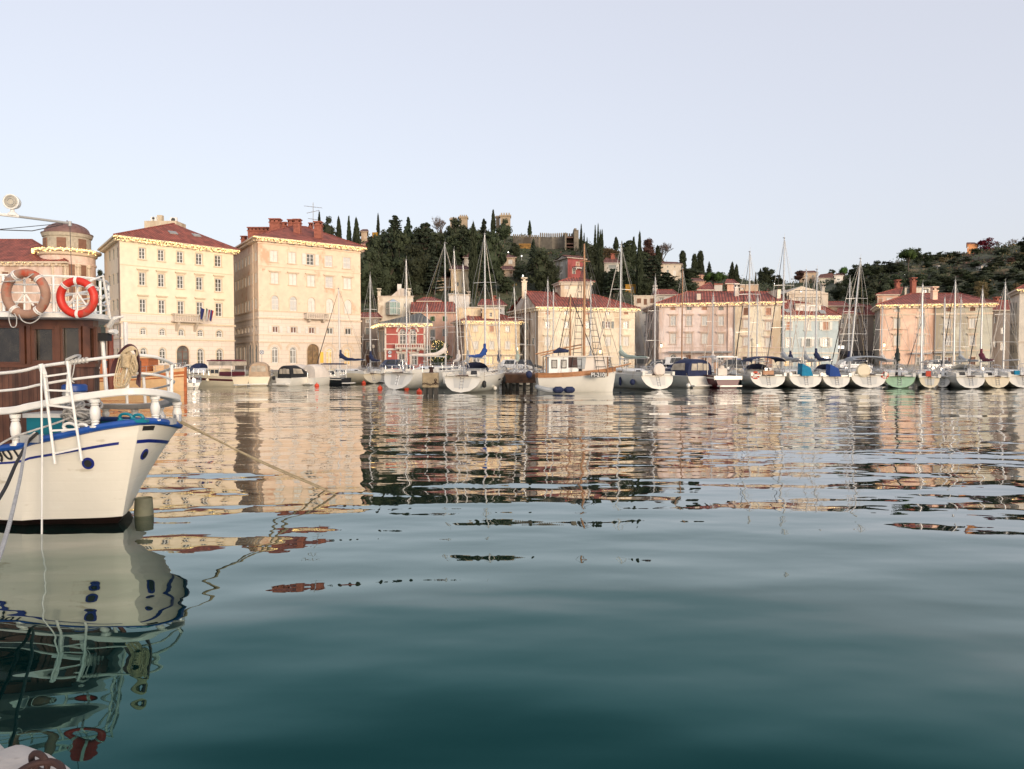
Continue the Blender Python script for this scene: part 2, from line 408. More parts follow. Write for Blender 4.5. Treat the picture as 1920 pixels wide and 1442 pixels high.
class Bldg:
    def __init__(s, name, label, A, B, D, z0=1.2, wall=None, cat="building", C=None, group=None):
        """A, B, D: (px, py of the wall top, Y or None) front left, front right and back left corners"""
        s.zt = ZY(A[1], A[2])
        def pt(c):
            if c[2] is not None: return Vector((XY(c[0], c[2]), c[2], 0))
            lo, hi = 60.0, 400.0
            for _ in range(40):
                m = (lo + hi) / 2
                if PY(s.zt, m) < c[1]: lo = m
                else: hi = m
            return Vector((XY(c[0], lo), lo, 0))
        s.A, s.B, s.D = pt(A), pt(B), pt(D)
        s.C = pt(C) if C else s.B + (s.D - s.A)
        s.z0 = z0; s.wallm = wall
        s.root = thing(name, label, cat, (s.A.x, s.A.y, z0), 0, group)
        s.faces = {'f': (s.A, s.B), 'l': (s.D, s.A), 'r': (s.B, s.C), 'b': (s.C, s.D)}
        s.open = {k: [] for k in 'flrb'}
        s.cen = (s.A + s.B + s.C + s.D) / 4
        s.split = {}
    def fr(s, k):
        a, b = s.faces[k]; d = (b - a); L = d.length; d = d.normalized(); n = Vector((d.y, -d.x, 0))
        if n.dot(a - s.cen) < 0: n = -n
        return a, d, n, L
    def hit(s, k, px, py):
        a, d, n, L = s.fr(k); ray = W(px, py, 1.0) - Vector((0, 0, EYE)); o = Vector((0, 0, EYE))
        t = n.dot(a - o) / n.dot(ray); p = o + ray * t
        return (p - a).dot(d), p.z
    def P(s, k, u, z, n_):
        a, d, n, L = s.fr(k); q = a + d * u + n * n_; return Vector((q.x, q.y, z))
    def fb(s, mb, k, u0, u1, z0, z1, n0, n1, mi=None):
        v = [s.P(k, u, z, n) for z in (z0, z1) for (u, n) in ((u0, n0), (u1, n0), (u1, n1), (u0, n1))]
        return mb.add(v, [(3, 2, 1, 0), (4, 5, 6, 7), (0, 1, 5, 4), (1, 2, 6, 5), (2, 3, 7, 6), (3, 0, 4, 7)], mi)
    def win(s, k, px, py, w, h, kind='g', arch=False, hood=0, sill=True, open_sh=None, glass=None, bars=2, frame=None, sur=True, name='window', big=0.0, label=None, depth=0.2, lintel_m=None):
        u0, _ = s.hit(k, px - w / 2, py); u1, _ = s.hit(k, px + w / 2, py); _, z1 = s.hit(k, px, py - h / 2); _, z0 = s.hit(k, px, py + h / 2)
        if u1 < u0: u0, u1 = u1, u0
        a, d, n, L = s.fr(k)
        u0 = max(u0, 0.15); u1 = min(u1, L - 0.15); z0 = max(z0, s.z0 + 0.02); z1 = min(z1, s.zt - 0.1)
        if u1 - u0 < 0.15 or z1 - z0 < 0.2: return None
        s.open[k].append((u0, u1, z0, z1, arch))
        W_ = u1 - u0; r = W_ / 2; zs = z1 - r if arch else z1
        fm = frame or M_frame
        mb = MB(); f = min(0.09, W_ * 0.12); n0, n1 = -depth, -depth + 0.07
        pane = MB()
        def disc(mbx, nn, rr, cz, base, mi=None):
            pts = [s.P(k, u0 + r - rr, base, nn), s.P(k, u0 + r + rr, base, nn)] + [s.P(k, u0 + r + rr * math.cos(t * math.pi / 10), cz + rr * math.sin(t * math.pi / 10), nn) for t in range(0, 11)]
            mbx.poly(pts, mi)
        if kind in ('g', 'door'):
            s.fb(mb, k, u0, u0 + f, z0, zs, n0, n1); s.fb(mb, k, u1 - f, u1, z0, zs, n0, n1); s.fb(mb, k, u0, u1, z0, z0 + f, n0, n1 - .002)
            if not arch: s.fb(mb, k, u0, u1, z1 - f, z1, n0, n1 - .002)
            else: s.fb(mb, k, u0, u1, zs - f / 2, zs + f / 2, n0, n1 - .002)
            if arch:
                rr = r
                for t in range(10):
                    a0, a1 = t * math.pi / 10, (t + 1) * math.pi / 10
                    q = [s.P(k, u0 + r + R_ * math.cos(aa), zs + R_ * math.sin(aa), nn) for nn in (n0, n1) for (R_, aa) in ((rr, a0), (rr, a1), (rr - f, a1), (rr - f, a0))]
                    mb.add(q, [(3, 2, 1, 0), (4, 5, 6, 7), (2, 3, 7, 6), (0, 1, 5, 4)])
                for t in (3, 5, 7):
                    aa = t * math.pi / 10
                    mb.box2(s.P(k, u0 + r, zs, n0 + .03), s.P(k, u0 + r + (rr - .02) * math.cos(aa), zs + (rr - .02) * math.sin(aa), n0 + .03), .035, .035)
            s.fb(mb, k, u0 + r - f * .55, u0 + r + f * .55, z0, zs, n0, n1 + .01)
            for i in range(1, bars + 1):
                zz = z0 + (zs - z0) * i / (bars + 1); s.fb(mb, k, u0, u1, zz - .025, zz + .025, n0, n1 - .01)
            if arch: disc(pane, n0 + .02, r - .01, zs, z0)
            else: pane.quad(s.P(k, u0, z0, n0 + .02), s.P(k, u1, z0, n0 + .02), s.P(k, u1, z1, n0 + .02), s.P(k, u0, z1, n0 + .02))
        else:                                     # closed shutters in the opening
            sm = WK[kind]; g = .02
            for (a0, a1) in ((u0 + .01, u0 + r - g / 2), (u0 + r + g / 2, u1 - .01)):
                s.fb(mb, k, a0, a1, z0 + .01, zs - .01, -.10, -.05, 1)
                for (b0, b1, c0, c1) in ((a0, a0 + .06, z0, zs), (a1 - .06, a1, z0, zs), (a0 + .061, a1 - .061, z0 + .01, z0 + .08), (a0 + .061, a1 - .061, zs - .09, zs - .01), (a0 + .061, a1 - .061, (z0 + zs) / 2 - .04, (z0 + zs) / 2 + .04)):
                    s.fb(mb, k, b0, b1, c0, c1, -.06, -.025, 0)
            if arch: disc(mb, -.07, r - .01, zs, zs, 1)
            fm = sm if kind in ('br', 'gr', 'pk', 'gy') else M_shut
        if sur:                                   # stone surround, 3 cm proud of the wall
            t_ = .13
            s.fb(mb, k, u0 - t_, u0 - .001, z0, zs, -.02, .035, 2); s.fb(mb, k, u1 + .001, u1 + t_, z0, zs, -.02, .035, 2)
            if not arch: s.fb(mb, k, u0 - t_, u1 + t_, z1 + .001, z1 + t_, -.02, .037, 2)
            else:
                for t in range(10):
                    a0, a1 = t * math.pi / 10, (t + 1) * math.pi / 10; Ro = r + t_ + big
                    q = [s.P(k, u0 + r + R_ * math.cos(aa), zs + R_ * math.sin(aa), nn) for nn in (-.02, .037) for (R_, aa) in ((r + big * .6, a0), (r + big * .6, a1), (Ro, a1), (Ro, a0))]
                    mb.add(q, [(3, 2, 1, 0), (4, 5, 6, 7), (2, 3, 7, 6), (0, 1, 5, 4)], 2)
        o = mb.build(name, [fm, WK.get(kind, M_shut), lintel_m or s.trim], s.root, world=True)
        if label: o["label"] = label
        if pane.v: pane.build("pane", glass or M_glass, o)
        if pane.v: o.children[0].location = (0, 0, 0); s._local(o.children[0])
        if sill:
            q = MB(); s.fb(q, k, u0 - .2, u1 + .2, z0 - .12, z0 - .001, -.02, .14); c = q.build("sill", s.trim, o); s._local(c)
        if hood:
            _, zh = s.hit(k, px, py - hood); q = MB(); s.fb(q, k, u0 - .32, u1 + .32, zh - .07, zh + .05, -.02, .26); s.fb(q, k, u0 - .22, u1 + .22, zh - .2, zh - .071, -.02, .14)
            c = q.build("hood", s.trim, o); s._local(c)
        if open_sh:
            for (a0, a1) in ((u0 - r - .15, u0 - .15), (u1 + .15, u1 + .15 + r)):
                q = MB(); s.fb(q, k, a0, a1, z0, zs, .05, .09); s.fb(q, k, a0 + .05, a1 - .05, z0 + .06, zs - .06, .085, .1); c = q.build("shutter", WK[open_sh], o); s._local(c)
        return o
    def _local(s, c):
        Mi = Matrix.Translation(s.root.location).inverted(); c.data.transform(Mi)
    def row(s, k, L_, R_, n, w, h, kinds='g', **kw):
        for i in range(n):
            t = i / (n - 1) if n > 1 else 0.5
            kd = kinds[i] if isinstance(kinds, (list, tuple)) else kinds
            extra = {}
            if isinstance(kd, tuple): kd, extra = kd[0], kd[1]
            if kd is None: continue
            s.win(k, L_[0] + (R_[0] - L_[0]) * t, L_[1] + (R_[1] - L_[1]) * t, w, h, kd, **{**kw, **extra})
    def walls(s, mats, splits=None, name="wall"):
        """mats: material or dict per face; splits: {face: [(px, material), ...]} paint that changes along the face"""
        for k in 'flrb':
            a, d, n, L = s.fr(k); ops = s.open[k]
            segs = [(0, L, (mats[k] if isinstance(mats, dict) and k in mats else (mats['f'] if isinstance(mats, dict) else mats)))]
            if splits and k in splits:
                segs = []; last = 0; 
                for px, m_ in splits[k]:
                    u = L if px is None else s.hit(k, px, 640)[0]; segs.append((last, u, m_)); last = u
            for (ua, ub, m_) in segs:
                mb = MB()
                us = sorted(set([ua, ub] + [u for o_ in ops for u in o_[:2] if ua < u < ub])); zs = sorted(set([s.z0, s.zt] + [z for o_ in ops for z in o_[2:4]]))
                for i in range(len(us) - 1):
                    for j in range(len(zs) - 1):
                        uc, zc = (us[i] + us[i + 1]) / 2, (zs[j] + zs[j + 1]) / 2
                        if any(o_[0] < uc < o_[1] and o_[2] < zc < o_[3] for o_ in ops): continue
                        mb.quad(s.P(k, us[i], zs[j], 0), s.P(k, us[i + 1], zs[j], 0), s.P(k, us[i + 1], zs[j + 1], 0), s.P(k, us[i], zs[j + 1], 0))
                for (u0, u1, z0, z1, arch) in ops:
                    if not (ua <= (u0 + u1) / 2 <= ub): continue
                    r = (u1 - u0) / 2; zz = z1 - r if arch else z1; dn = -.32
                    mb.quad(s.P(k, u0, z0, 0), s.P(k, u0, z0, dn), s.P(k, u0, zz, dn), s.P(k, u0, zz, 0)); mb.quad(s.P(k, u1, z0, 0), s.P(k, u1, z0, dn), s.P(k, u1, zz, dn), s.P(k, u1, zz, 0))
                    mb.quad(s.P(k, u0, z0, 0), s.P(k, u1, z0, 0), s.P(k, u1, z0, dn), s.P(k, u0, z0, dn))
                    if not arch: mb.quad(s.P(k, u0, z1, 0), s.P(k, u1, z1, 0), s.P(k, u1, z1, dn), s.P(k, u0, z1, dn))
                    else:
                        N = 10; pts = [(u0 + r + r * math.cos(t * math.pi / N), zz + r * math.sin(t * math.pi / N)) for t in range(N + 1)]
                        for t in range(N):
                            (p0, q0), (p1, q1) = pts[t], pts[t + 1]; cu = u1 if t < N / 2 else u0
                            mb.poly([s.P(k, cu, z1, 0), s.P(k, p0, q0, 0), s.P(k, p1, q1, 0)]); mb.quad(s.P(k, p0, q0, 0), s.P(k, p1, q1, 0), s.P(k, p1, q1, dn), s.P(k, p0, q0, dn))
                        mb.poly([s.P(k, u1, z1, 0), s.P(k, u0 + r, z1, 0), s.P(k, u0, z1, 0)][:2] + [s.P(k, u0, z1, 0)])
                mb.build(name, m_, s.root, world=True)
    def course(s, k, pl, pr, h=.16, pr_=.10, m=None, name="string_course", z=None, L0=0):
        a, d, n, L = s.fr(k); z = z if z is not None else (s.hit(k, *pl)[1] + s.hit(k, *pr)[1]) / 2
        mb = MB(); s.fb(mb, k, -pr_, L + pr_, z - h / 2, z + h / 2, -.03, pr_); mb.build(name, m or s.trim, s.root, world=True); return z
    def pipe(s, k, px, z0=None, z1=None, m=None):
        u, _ = s.hit(k, px, 640); mb = MB(); mb.cyl(s.P(k, u, z0 or s.z0, .14), s.P(k, u, z1 or s.zt, .14), .07, 6); mb.build("downpipe", m or M_pipe, s.root, world=True)
    def roof(s, r1, r2, over=.8, m=None, th=.22, gl=False, gr=False, cornice=True, soffit=None):
        """r1, r2: ridge ends (world); hips, or gables at the left or right end"""
        zt = s.zt; e = {}
        for nm, c, p, q in (('A', s.A, s.B, s.D), ('B', s.B, s.A, s.C), ('C', s.C, s.D, s.B), ('D', s.D, s.C, s.A)):
            v = (c - p).normalized() * over + (c - q).normalized() * over
            e[nm] = Vector((c.x + v.x, c.y + v.y, zt + th))
        eA, eB, eC, eD = e['A'], e['B'], e['C'], e['D']; r1, r2 = Vector(r1), Vector(r2)
        mb = MB()
        mb.quad(eA, eB, r2, r1); mb.quad(eC, eD, r1, r2)
        wl = MB()
        if gl:
            zA = Vector((s.A.x, s.A.y, zt)); zD = Vector((s.D.x, s.D.y, zt)); t = r1 - Vector((0, 0, .15)); wl.poly([zD, zA, t])
        else: mb.poly([eD, eA, r1])
        if gr: wl.poly([Vector((s.B.x, s.B.y, zt)), Vector((s.C.x, s.C.y, zt)), r2 - Vector((0, 0, .15))])
        else: mb.poly([eB, eC, r2])
        dn = Vector((0, 0, th))
        for p, q in ((eA, eB), (eB, eC), (eC, eD), (eD, eA)): mb.quad(p - dn, q - dn, q, p, 1)
        mb.quad(eD - dn, eC - dn, eB - dn, eA - dn, 1)
        for p, q in ((r1, r2), (eA, r1), (eB, r2)): mb.tube([p, q], .12, 5)
        o = mb.build("roof", [m or M_tile, soffit or s.trim], s.root, world=True)
        if wl.v: wl.build("gable", s.wallm, s.root, world=True)
        if cornice:
            q = MB()
            for k in 'flr':
                a, d, n, L = s.fr(k)
                s.fb(q, k, -.02, L + .02, zt - .35, zt - .001, -.03, .25)
                nb = int(L / .9)
                for i in range(nb): s.fb(q, k, (i + .35) * L / nb, (i + .65) * L / nb, zt - .33, zt - .03, .251, over * .75)
            q.build("cornice", s.trim, s.root, world=True)
        s.e = e; s.roof_o = o
        return o
    def chimney(s, px, py0, py1, w, m=None, Y=None, cap=True, holes=True, d=None, name="chimney"):
        m = m or M_brick; Y = Y or s.cen.y; p0, p1 = W(px, py1, Y), W(px, py0, Y); ww = w * Y / F; dd = d or min(ww, 1.2)
        mb = MB(); h = p1.z - p0.z
        mb.box((p0.x, p0.y, (p0.z + p1.z) / 2 - .5), (ww, dd, h + 1.0 - (.4 if cap else 0)), mi=0)
        if cap:
            mb.box((p0.x, p0.y, p1.z - .56), (ww + .2, dd + .2, .14))
            n = max(2, int(ww / .55) + 1)
            for i in range(n): mb.box((p0.x - ww / 2 + .1 + (ww - .2) * i / (n - 1), p0.y, p1.z - .3), (.18, dd, .38))
            mb.box((p0.x, p0.y, p1.z - .05), (ww + .24, dd + .24, .13))
        o = mb.build(name, m, s.root, world=True); return o
    def skylight(s, px, py, w, h, Yd):
        pass

def garland(label, pts, drop=.5, dens=13, size=.075, group="strings of warm lights under the eaves", parts=None):
    mb = MB(); pts = [Vector(p) for p in pts]
    mbw = MB()
    for a, b in zip(pts, pts[1:]):
        L = (b - a).length; n = int(L * dens)
        mbw.tube([a, b], .015, 4)
        for i in range(n):
            p = a.lerp(b, (i + rnd.random()) / n); dz = -rnd.random() ** 1.5 * drop * (0.45 + .55 * abs(math.sin((i / n) * L * 1.3)))
            s_ = size * (0.45 + .5 * rnd.random())
            q = p + Vector((rnd.uniform(-.05, .05), rnd.uniform(-.05, .05), dz))
            mb.add([q + Vector(v) * s_ for v in ((1, 0, 0), (-1, 0, 0), (0, 1, 0), (0, -1, 0), (0, 0, 1), (0, 0, -1))], [(0, 2, 4), (2, 1, 4), (1, 3, 4), (3, 0, 4), (2, 0, 5), (1, 2, 5), (3, 1, 5), (0, 3, 5)])
    root = thing("light_garland", label, "string lights", tuple(pts[0]), 0, group)
    mbw.build("cord", M_iron, root, world=True); mb.build("bulb_row", M_bulb, root, world=True)
    return root
def face_line(b, k, n_, dz, e0=0, e1=0):
    a, d, n, L = b.fr(k); return [b.P(k, -e0, b.zt + dz, n_), b.P(k, L + e1, b.zt + dz, n_)]
def plaster(name, c, **k):
    w_ = k.pop('fade', .34) * min(1, max(0, min(c) - .08) / .25); c = tuple(a * (1 - w_) + b_ * w_ for a, b_ in zip(c, (.84, .79, .72)))
    st = k.pop('stain', [((c[0] * .70, c[1] * .62, c[2] * .56), 0.50, 0.35, (1, 1, .3)), ((min(.9, c[0] * 1.15), min(.9, c[1] * 1.15), min(.9, c[2] * 1.15)), .4, .5, (1, 1, 1))])
    return mat(name, c, 0.88, var=k.pop('var', .09), vscale=1.3, stain=st, bump=.01, bscale=6)
def zpaint(name, cu, cl, z, root_z, stain=()):
    """plaster above a height, stone below it"""
    cu, cl = [tuple(a * .78 + b_ * .22 for a, b_ in zip(c_, (.88, .82, .74))) for c_ in (cu, cl)]
    m = mat(name, cu, .88, var=.07, vscale=1.2, stain=list(stain)); nt = m.node_tree; nd = nt.nodes; lk = nt.links; b = nd["Principled BSDF"]
    old = b.inputs["Base Color"].links[0].from_socket
    tc = nd.new("ShaderNodeTexCoord"); sp = nd.new("ShaderNodeSeparateXYZ"); lk.new(tc.outputs["Object"], sp.inputs[0])
    gt = nd.new("ShaderNodeMath"); gt.operation = 'LESS_THAN'; gt.inputs[1].default_value = z - root_z; lk.new(sp.outputs[2], gt.inputs[0])
    br = nd.new("ShaderNodeTexBrick"); br.inputs["Color1"].default_value = (*cl, 1); br.inputs["Color2"].default_value = (*[c * .93 for c in cl], 1); br.inputs["Mortar"].default_value = (*[c * .70 for c in cl], 1)
    br.inputs["Scale"].default_value = 1.0; br.inputs["Brick Width"].default_value = 1.3; br.inputs["Row Height"].default_value = .55; br.inputs["Mortar Size"].default_value = .018
    uv = nd.new("ShaderNodeUVMap"); uv.uv_map = "UVMap"; lk.new(uv.outputs[0], br.inputs["Vector"])
    mx = nd.new("ShaderNodeMix"); mx.data_type = 'RGBA'; lk.new(gt.outputs[0], mx.inputs[0]); lk.new(old, mx.inputs[6]); lk.new(br.outputs[0], mx.inputs[7]); lk.new(mx.outputs[2], b.inputs["Base Color"])
    return m
Bldg.trim = M_stone

def balcony(b, k, x0, x1, ytop, ybot, yb, dep=1.1, m=None, rail='stone'):
    m = m or M_stone
    u0, zt = b.hit(k, x0, ytop); u1, zb = b.hit(k, x1, ybot); _, zk = b.hit(k, (x0 + x1) / 2, yb)
    bal = MB(); b.fb(bal, k, u0, u1, zb - .001, zb + .18, .01, dep)
    o = bal.build("balcony", m, b.root, world=True)
    q = MB(); b.fb(q, k, u0, u1, zt - .12, zt, dep - .18, dep)
    for uu in (u0, u1 - .15): b.fb(q, k, uu, uu + .15, zt - .121, zt - .001, .04, dep - .181); b.fb(q, k, uu, uu + .15, zb + .181, zt - .122, dep - .17, dep - .01)
    n = max(5, int((u1 - u0) / .32))
    for i in range(1, n):
        uu = u0 + (u1 - u0) * i / n
        if rail == 'stone': q.lathe(b.P(k, uu, 0, dep - .09), [(.05, zb + .182), (.08, (zb + zt) / 2 - .1), (.04, zt - .125)], 6)
        else: q.cyl(b.P(k, uu, zb + .182, dep - .09), b.P(k, uu, zt - .125, dep - .09), .02, 4)
    c = q.build("balustrade", m if rail == 'stone' else M_iron, o); b._local(c)
    for t in (.18, .82):
        uu = u0 + (u1 - u0) * t; q = MB()
        v = [b.P(k, uu + s_ * .16, z, n_) for s_ in (-1, 1) for (z, n_) in ((zb - .002, .02), (zb - .002, dep * .8), (zb - .3, dep * .75), (zk, .02))]
        q.add(v, [(0, 1, 2, 3), (7, 6, 5, 4), (0, 4, 5, 1), (1, 5, 6, 2), (2, 6, 7, 3), (3, 7, 4, 0)]); c = q.build("bracket", m, o); b._local(c)
    return o
def flag(label, p, top, cols, n_=3, group="flags on the balcony of the yellow building", out=(0, -1)):
    """a hanging flag of coloured bands on a short slanting staff"""
    root = thing("flag", label, "flag", tuple(p), 0, group)
    mb = MB(); p = Vector(p); top = Vector(top); mb.cyl(p, top, .03, 5); mb.build("staff", M_wht, root, world=True)
    mb = MB(); k = len(cols); d = (p - top).normalized(); wv = Vector((.5, 0, 0))
    H_ = 1.5
    cols_m = [mat("flag_cloth_%d_%d_%d" % tuple(int(c * 99) for c in cc), cc, .8, var=.05) for cc in cols]
    for i in range(8):
        for j in range(k * 2):
            def q(i_, j_):
                t, u = i_ / 8, j_ / (k * 2); x = u * .52 * (1 - .35 * t) ; return top + Vector((x - .1 * t, -.1 + .12 * math.sin(u * 9 + t * 2), -t * H_ - u * .25))
            mb.quad(q(i, j), q(i + 1, j), q(i + 1, j + 1), q(i, j + 1), j // 2)
    o = mb.build("cloth", cols_m, root, world=True)
    md = o.modifiers.new("thickness", 'SOLIDIFY'); md.thickness = .01
    return root
def wall_lamp(label, p, lit=M_lamp):
    root = thing("wall_lantern", label, "lamp", tuple(p), 0, "lanterns on the house fronts"); p = Vector(p)
    mb = MB(); mb.tube([p + Vector((0, .5, .1)), p + Vector((0, .1, .45)), p + Vector((0, 0, .4))], .025, 4); mb.lathe(p + Vector((0, 0, 0)), [(.02, .42), (.2, .28), (.17, .24)], 6)
    mb.build("bracket", M_iron, root, world=True)
    mb = MB(); mb.lathe(p, [(.08, -.15), (.15, .22)], 6); mb.build("lantern", lit, root, world=True)
# ---------------------------------------------------------------- the waterfront houses, from the drum-towered one to the last on the frame's edge
# yellow palace with five floors
Y1 = ZY(588, 95)
m1 = zpaint("yellow_plaster_on_stone", (0.76, 0.62, 0.43), (0.72, 0.60, 0.49), ZY(588, 95), 1.2, [((.62, .45, .26), .3, .5, (1, 1, .4))])
m1s = plaster("yellow_plaster_side", (0.50, 0.40, 0.25))
b = Bldg("palace_building", "pale yellow five-storey palace with flags on its stone balcony", (228, 446, 95), (440, 472, None), (199, 470, None), wall=m1)
b.trim = mat("palace_trim", (0.66, 0.54, 0.38), .85, var=.08)
b.row('f', (266.6, 475.4), (408.8, 489.5), 5, 12, 21, sill=True)
b.row('f', (266.9, 523.2), (409.6, 534.9), 5, 12, 24, hood=18)
b.row('f', (267.8, 573.4), (410.5, 581), 5, 12, 25, hood=20, sill=False)
b.row('f', (268.8, 621.2), (411.3, 625.6), 5, 11, 13, arch=True, bars=1, sill=False)
b.row('f', (269.3, 667), (412, 669), 5, 12, 30, ['g', 'g', None, 'g', 'g'], arch=True, sill=False)
b.win('f', 343, 668, 23, 40, 'door', arch=True, frame=M_door, sill=False, name="door", bars=1)
for yl, yr in ((480, 474), (527, 522), (575, 571), (622, 620), (664, 664)): b.row('l', (206, yl), (221, yr), 3, 3.0, 19, 'gy', sill=False)
b.walls({'f': m1, 'l': m1, 'r': m1, 'b': m1})
b.course('f', (228, 500), (440, 512), .10, .05); zc = b.course('f', (238, 588), (439, 595), .10, .05)
b.course('f', (235, 605), (441, 610), .22, .16); b.course('f', (235, 634), (441, 640), .16, .12)
b.course('l', (200, 0), (228, 0), .22, .16, z=b.hit('f', 235, 605)[1]); b.course('l', (200, 0), (228, 0), .16, .12, z=b.hit('f', 235, 634)[1])
balcony(b, 'f', 320, 374, 588, 606, 622)
b.pipe('l', 227.3)
r1 = W(326, 419, 106); r2 = W(322, 419.5, 113)
b.roof(r1, r2)
for px, py, w_ in ((324, 437, 16), (368, 442, 14)):        # roof windows lie on the front slope
    n = (b.e['B'] - b.e['A']).cross(r1 - b.e['A']).normalized(); ray = W(px, py, 1) - Vector((0, 0, EYE)); t = n.dot(b.e['A'] - Vector((0, 0, EYE))) / n.dot(ray); p = Vector((0, 0, EYE)) + ray * t
    tx = (b.e['B'] - b.e['A']).normalized(); ty = n.cross(tx); n = n if n.z > 0 else -n
    q = MB(); q.box(p + n * .08, (1.1, .8, .12), rot=Matrix((tx, ty, n)).transposed()); o_ = q.build("skylight", M_grey, b.roof_o); b._local(o_)
    q = MB(); q.box(p + n * .15, (.9, .6, .03), rot=Matrix((tx, ty, n)).transposed()); q.build("skylight_glass", M_glassw, b.root, world=True)
q = MB(); p = W(310, 417, 108); q.box((p.x, p.y, p.z - .8), (4.6, 3, 1.5)); q.build("roof_penthouse", m1s, b.root, world=True)
b.chimney(301, 404, 420, 9, m=m1s, Y=108, cap=False)
for (px, py, w_, h_, n_) in ((289, 413, 10, 12, 2), (326, 413, 12, 10, 1)):
    p = W(px, py, 107); rt = thing("air_conditioner", "white air conditioner with %s on the yellow palace roof" % ("two stacked fans" if n_ == 2 else "a single fan"), "air conditioner", tuple(p), 0, "air conditioners on the roof")
    q = MB(); ww, hh = w_ * 107 / F, h_ * 107 / F; q.box(p, (ww, .4, hh)); q.box(p - Vector((0, 0, hh / 2 + .25)), (ww * .8, .3, .5)); q.build("case", M_wht, rt, world=True)
    for i in range(n_):
        z = p.z + (i - (n_ - 1) / 2) * hh / n_; q = MB(); q.torus((p.x, p.y - .22, z), (0, 1, 0), hh / n_ * .36, .03, 14, 4); q.cyl((p.x, p.y - .203, z), (p.x, p.y - .23, z), hh / n_ * .33, 14); q.build("fan", M_iron, rt, world=True)
garland("string of warm lights along the yellow palace eaves", [b.e['A'] - Vector((0, .06, .1)), b.e['B'] - Vector((0, .06, .1))], .65, 15, .07)
_b1 = b
for i, (px, cols, lb) in enumerate(((361, [(.02, .025, .12), (.02, .025, .12)], "dark blue flag hanging from the yellow palace balcony"), (371.5, [(.02, .10, .04), (.5, .5, .5), (.3, .03, .03)], "green white and red flag on the yellow palace balcony"), (378, [(.5, .5, .5), (.02, .03, .16), (.35, .03, .03)], "white blue and red flag at the balcony corner of the yellow palace"))):
    u, z = b.hit('f', px, 605); a = b.P('f', u, z + .2, 1.2); t = b.P('f', u + .2, z + 2.0 - i * .1, 1.9); flag(lb, a, t, cols)

# the shabby palace beside it
stn = [((0.62, 0.38, 0.25), .43, .45, (1, 1, .8)), ((0.40, 0.22, 0.13), .335, 1.1, (1, 1, 1)), ((.68, .56, .42), .35, .8, (1, 1, .5))]
m2 = zpaint("peeling_peach_plaster", (0.70, 0.50, 0.33), (0.70, 0.57, 0.45), ZY(584, 104), 1.2, stn)
b = Bldg("old_palace_building", "peeling peach-coloured palace with brick chimneys and an arched bronze doorway", (486, 447, 104), (677, 467, None), (439, 475, None), wall=m2)
b.trim = mat("old_palace_trim", (0.66, 0.52, 0.38), .88, var=.1)
b.row('f', (513, 453.4), (649, 468.3), 5, 11, 5, ['gy', 'gy', 'gy', 'br', 'sh'], sill=False, sur=False)
b.row('f', (513.4, 480.4), (650.2, 493.2), 5, 14, 21, ['sh', 'sh', ('g', dict(open_sh='sh')), 'lo', 'lo'])
b.row('f', (515, 521.4), (651.3, 531.7), 5, 14, 21, ['sh', 'sh', 'sh', 'lo', 'sh'], hood=13)
b.row('f', (515.7, 567.6), (652.3, 575.9), 5, 13, 27, ['lo', 'lo', 'sh', 'sh', 'sh'], arch=True, sill=False)
b.row('f', (516.5, 617.7), (653, 621.5), 5, 11, 12, [('g', dict(open_sh='sh', glass=M_door)), ('g', dict(open_sh='sh', glass=M_door)), ('g', dict(open_sh='sh', glass=M_door)), 'g', 'g'], bars=0, sill=False)
b.row('f', (515.7, 665), (651.5, 669), 5, 12, 31, [('g', dict(glass=M_glassw)), ('g', dict(glass=M_glassw)), None, ('g', dict(glass=M_lit)), ('g', dict(glass=M_lit))], arch=True, sill=False, bars=1, big=.5)
b.win('f', 587, 669, 22, 48, 'door', arch=True, frame=mat("bronze_door", (.16, .09, .045), .4, var=.2), glass=mat("dim_lobby_glass", (.12, .07, .035), .15, var=.7, vscale=2.5, emit=(1, .6, .25), estr=.10), sill=False, name="door", bars=3)
for (ya, yb_, hh) in ((501, 481, 17), (537, 521, 18), (583, 569, 20)): b.row('l', (443, ya), (480, yb_), 7, 3.2, hh, 'lo', sill=False)
b.row('l', (443, 623), (480, 616), 7, 3.4, 10, 'g', bars=0, sill=False)
b.row('l', (469, 664), (481, 664), 3, 3.6, 36, 'gy', arch=True, sill=False, big=.2)
b.row('l', (446, 668), (460, 667), 3, 4.2, 34, 'g', sill=False, bars=0)
b.walls(m2)
b.course('f', (487, 457), (676, 472.7), .14, .10); b.course('f', (488, 500), (676, 511), .10, .07); b.course('f', (488, 581), (676, 591), .12, .08); b.course('f', (488, 596), (676, 602), .22, .14)
b.course('f', (488, 627), (676, 632), .12, .09); b.course('f', (488, 640), (676, 645), .16, .10)
for y_ in (581, 596, 627, 640): b.course('l', (0, 0), (0, 0), .14, .10, z=b.hit('f', 488, y_)[1])
balcony(b, 'f', 569, 611, 587, 600, 605)
r1, r2 = W(551, 423.5, 116), W(574, 425.5, 118)
b.roof(r1, r2, soffit=b.trim)
for (px, y0, y1, w_, Y_) in ((517, 411, 432, 19, 113), (533, 417, 430, 9, 118), (546, 412, 428, 10, 119), (558, 411.5, 431.6, 12, 112), (597, 416, 438, 13, 112), (583, 418, 430, 6, 118), (486, 427, 440, 38, 118), (458, 443, 455, 9, 120)): b.chimney(px, y0, y1, w_, Y=Y_)
u, z = b.hit('f', 603, 670); q = MB(); b.fb(q, 'f', u - .25, u + .25, z - .8, z + .8, .02, .1); q.build("notice_board", mat("yellow_notice", (.55, .30, .03), .6, emit=(1, .55, .1), estr=.3), b.root, world=True)
garland("string of warm lights along the peeling palace eaves", [b.e['A'] - Vector((0, .06, .1)), b.e['B'] - Vector((0, .06, .1))], .5, 14, .07)
b.pipe('l', 478, m=b.trim)
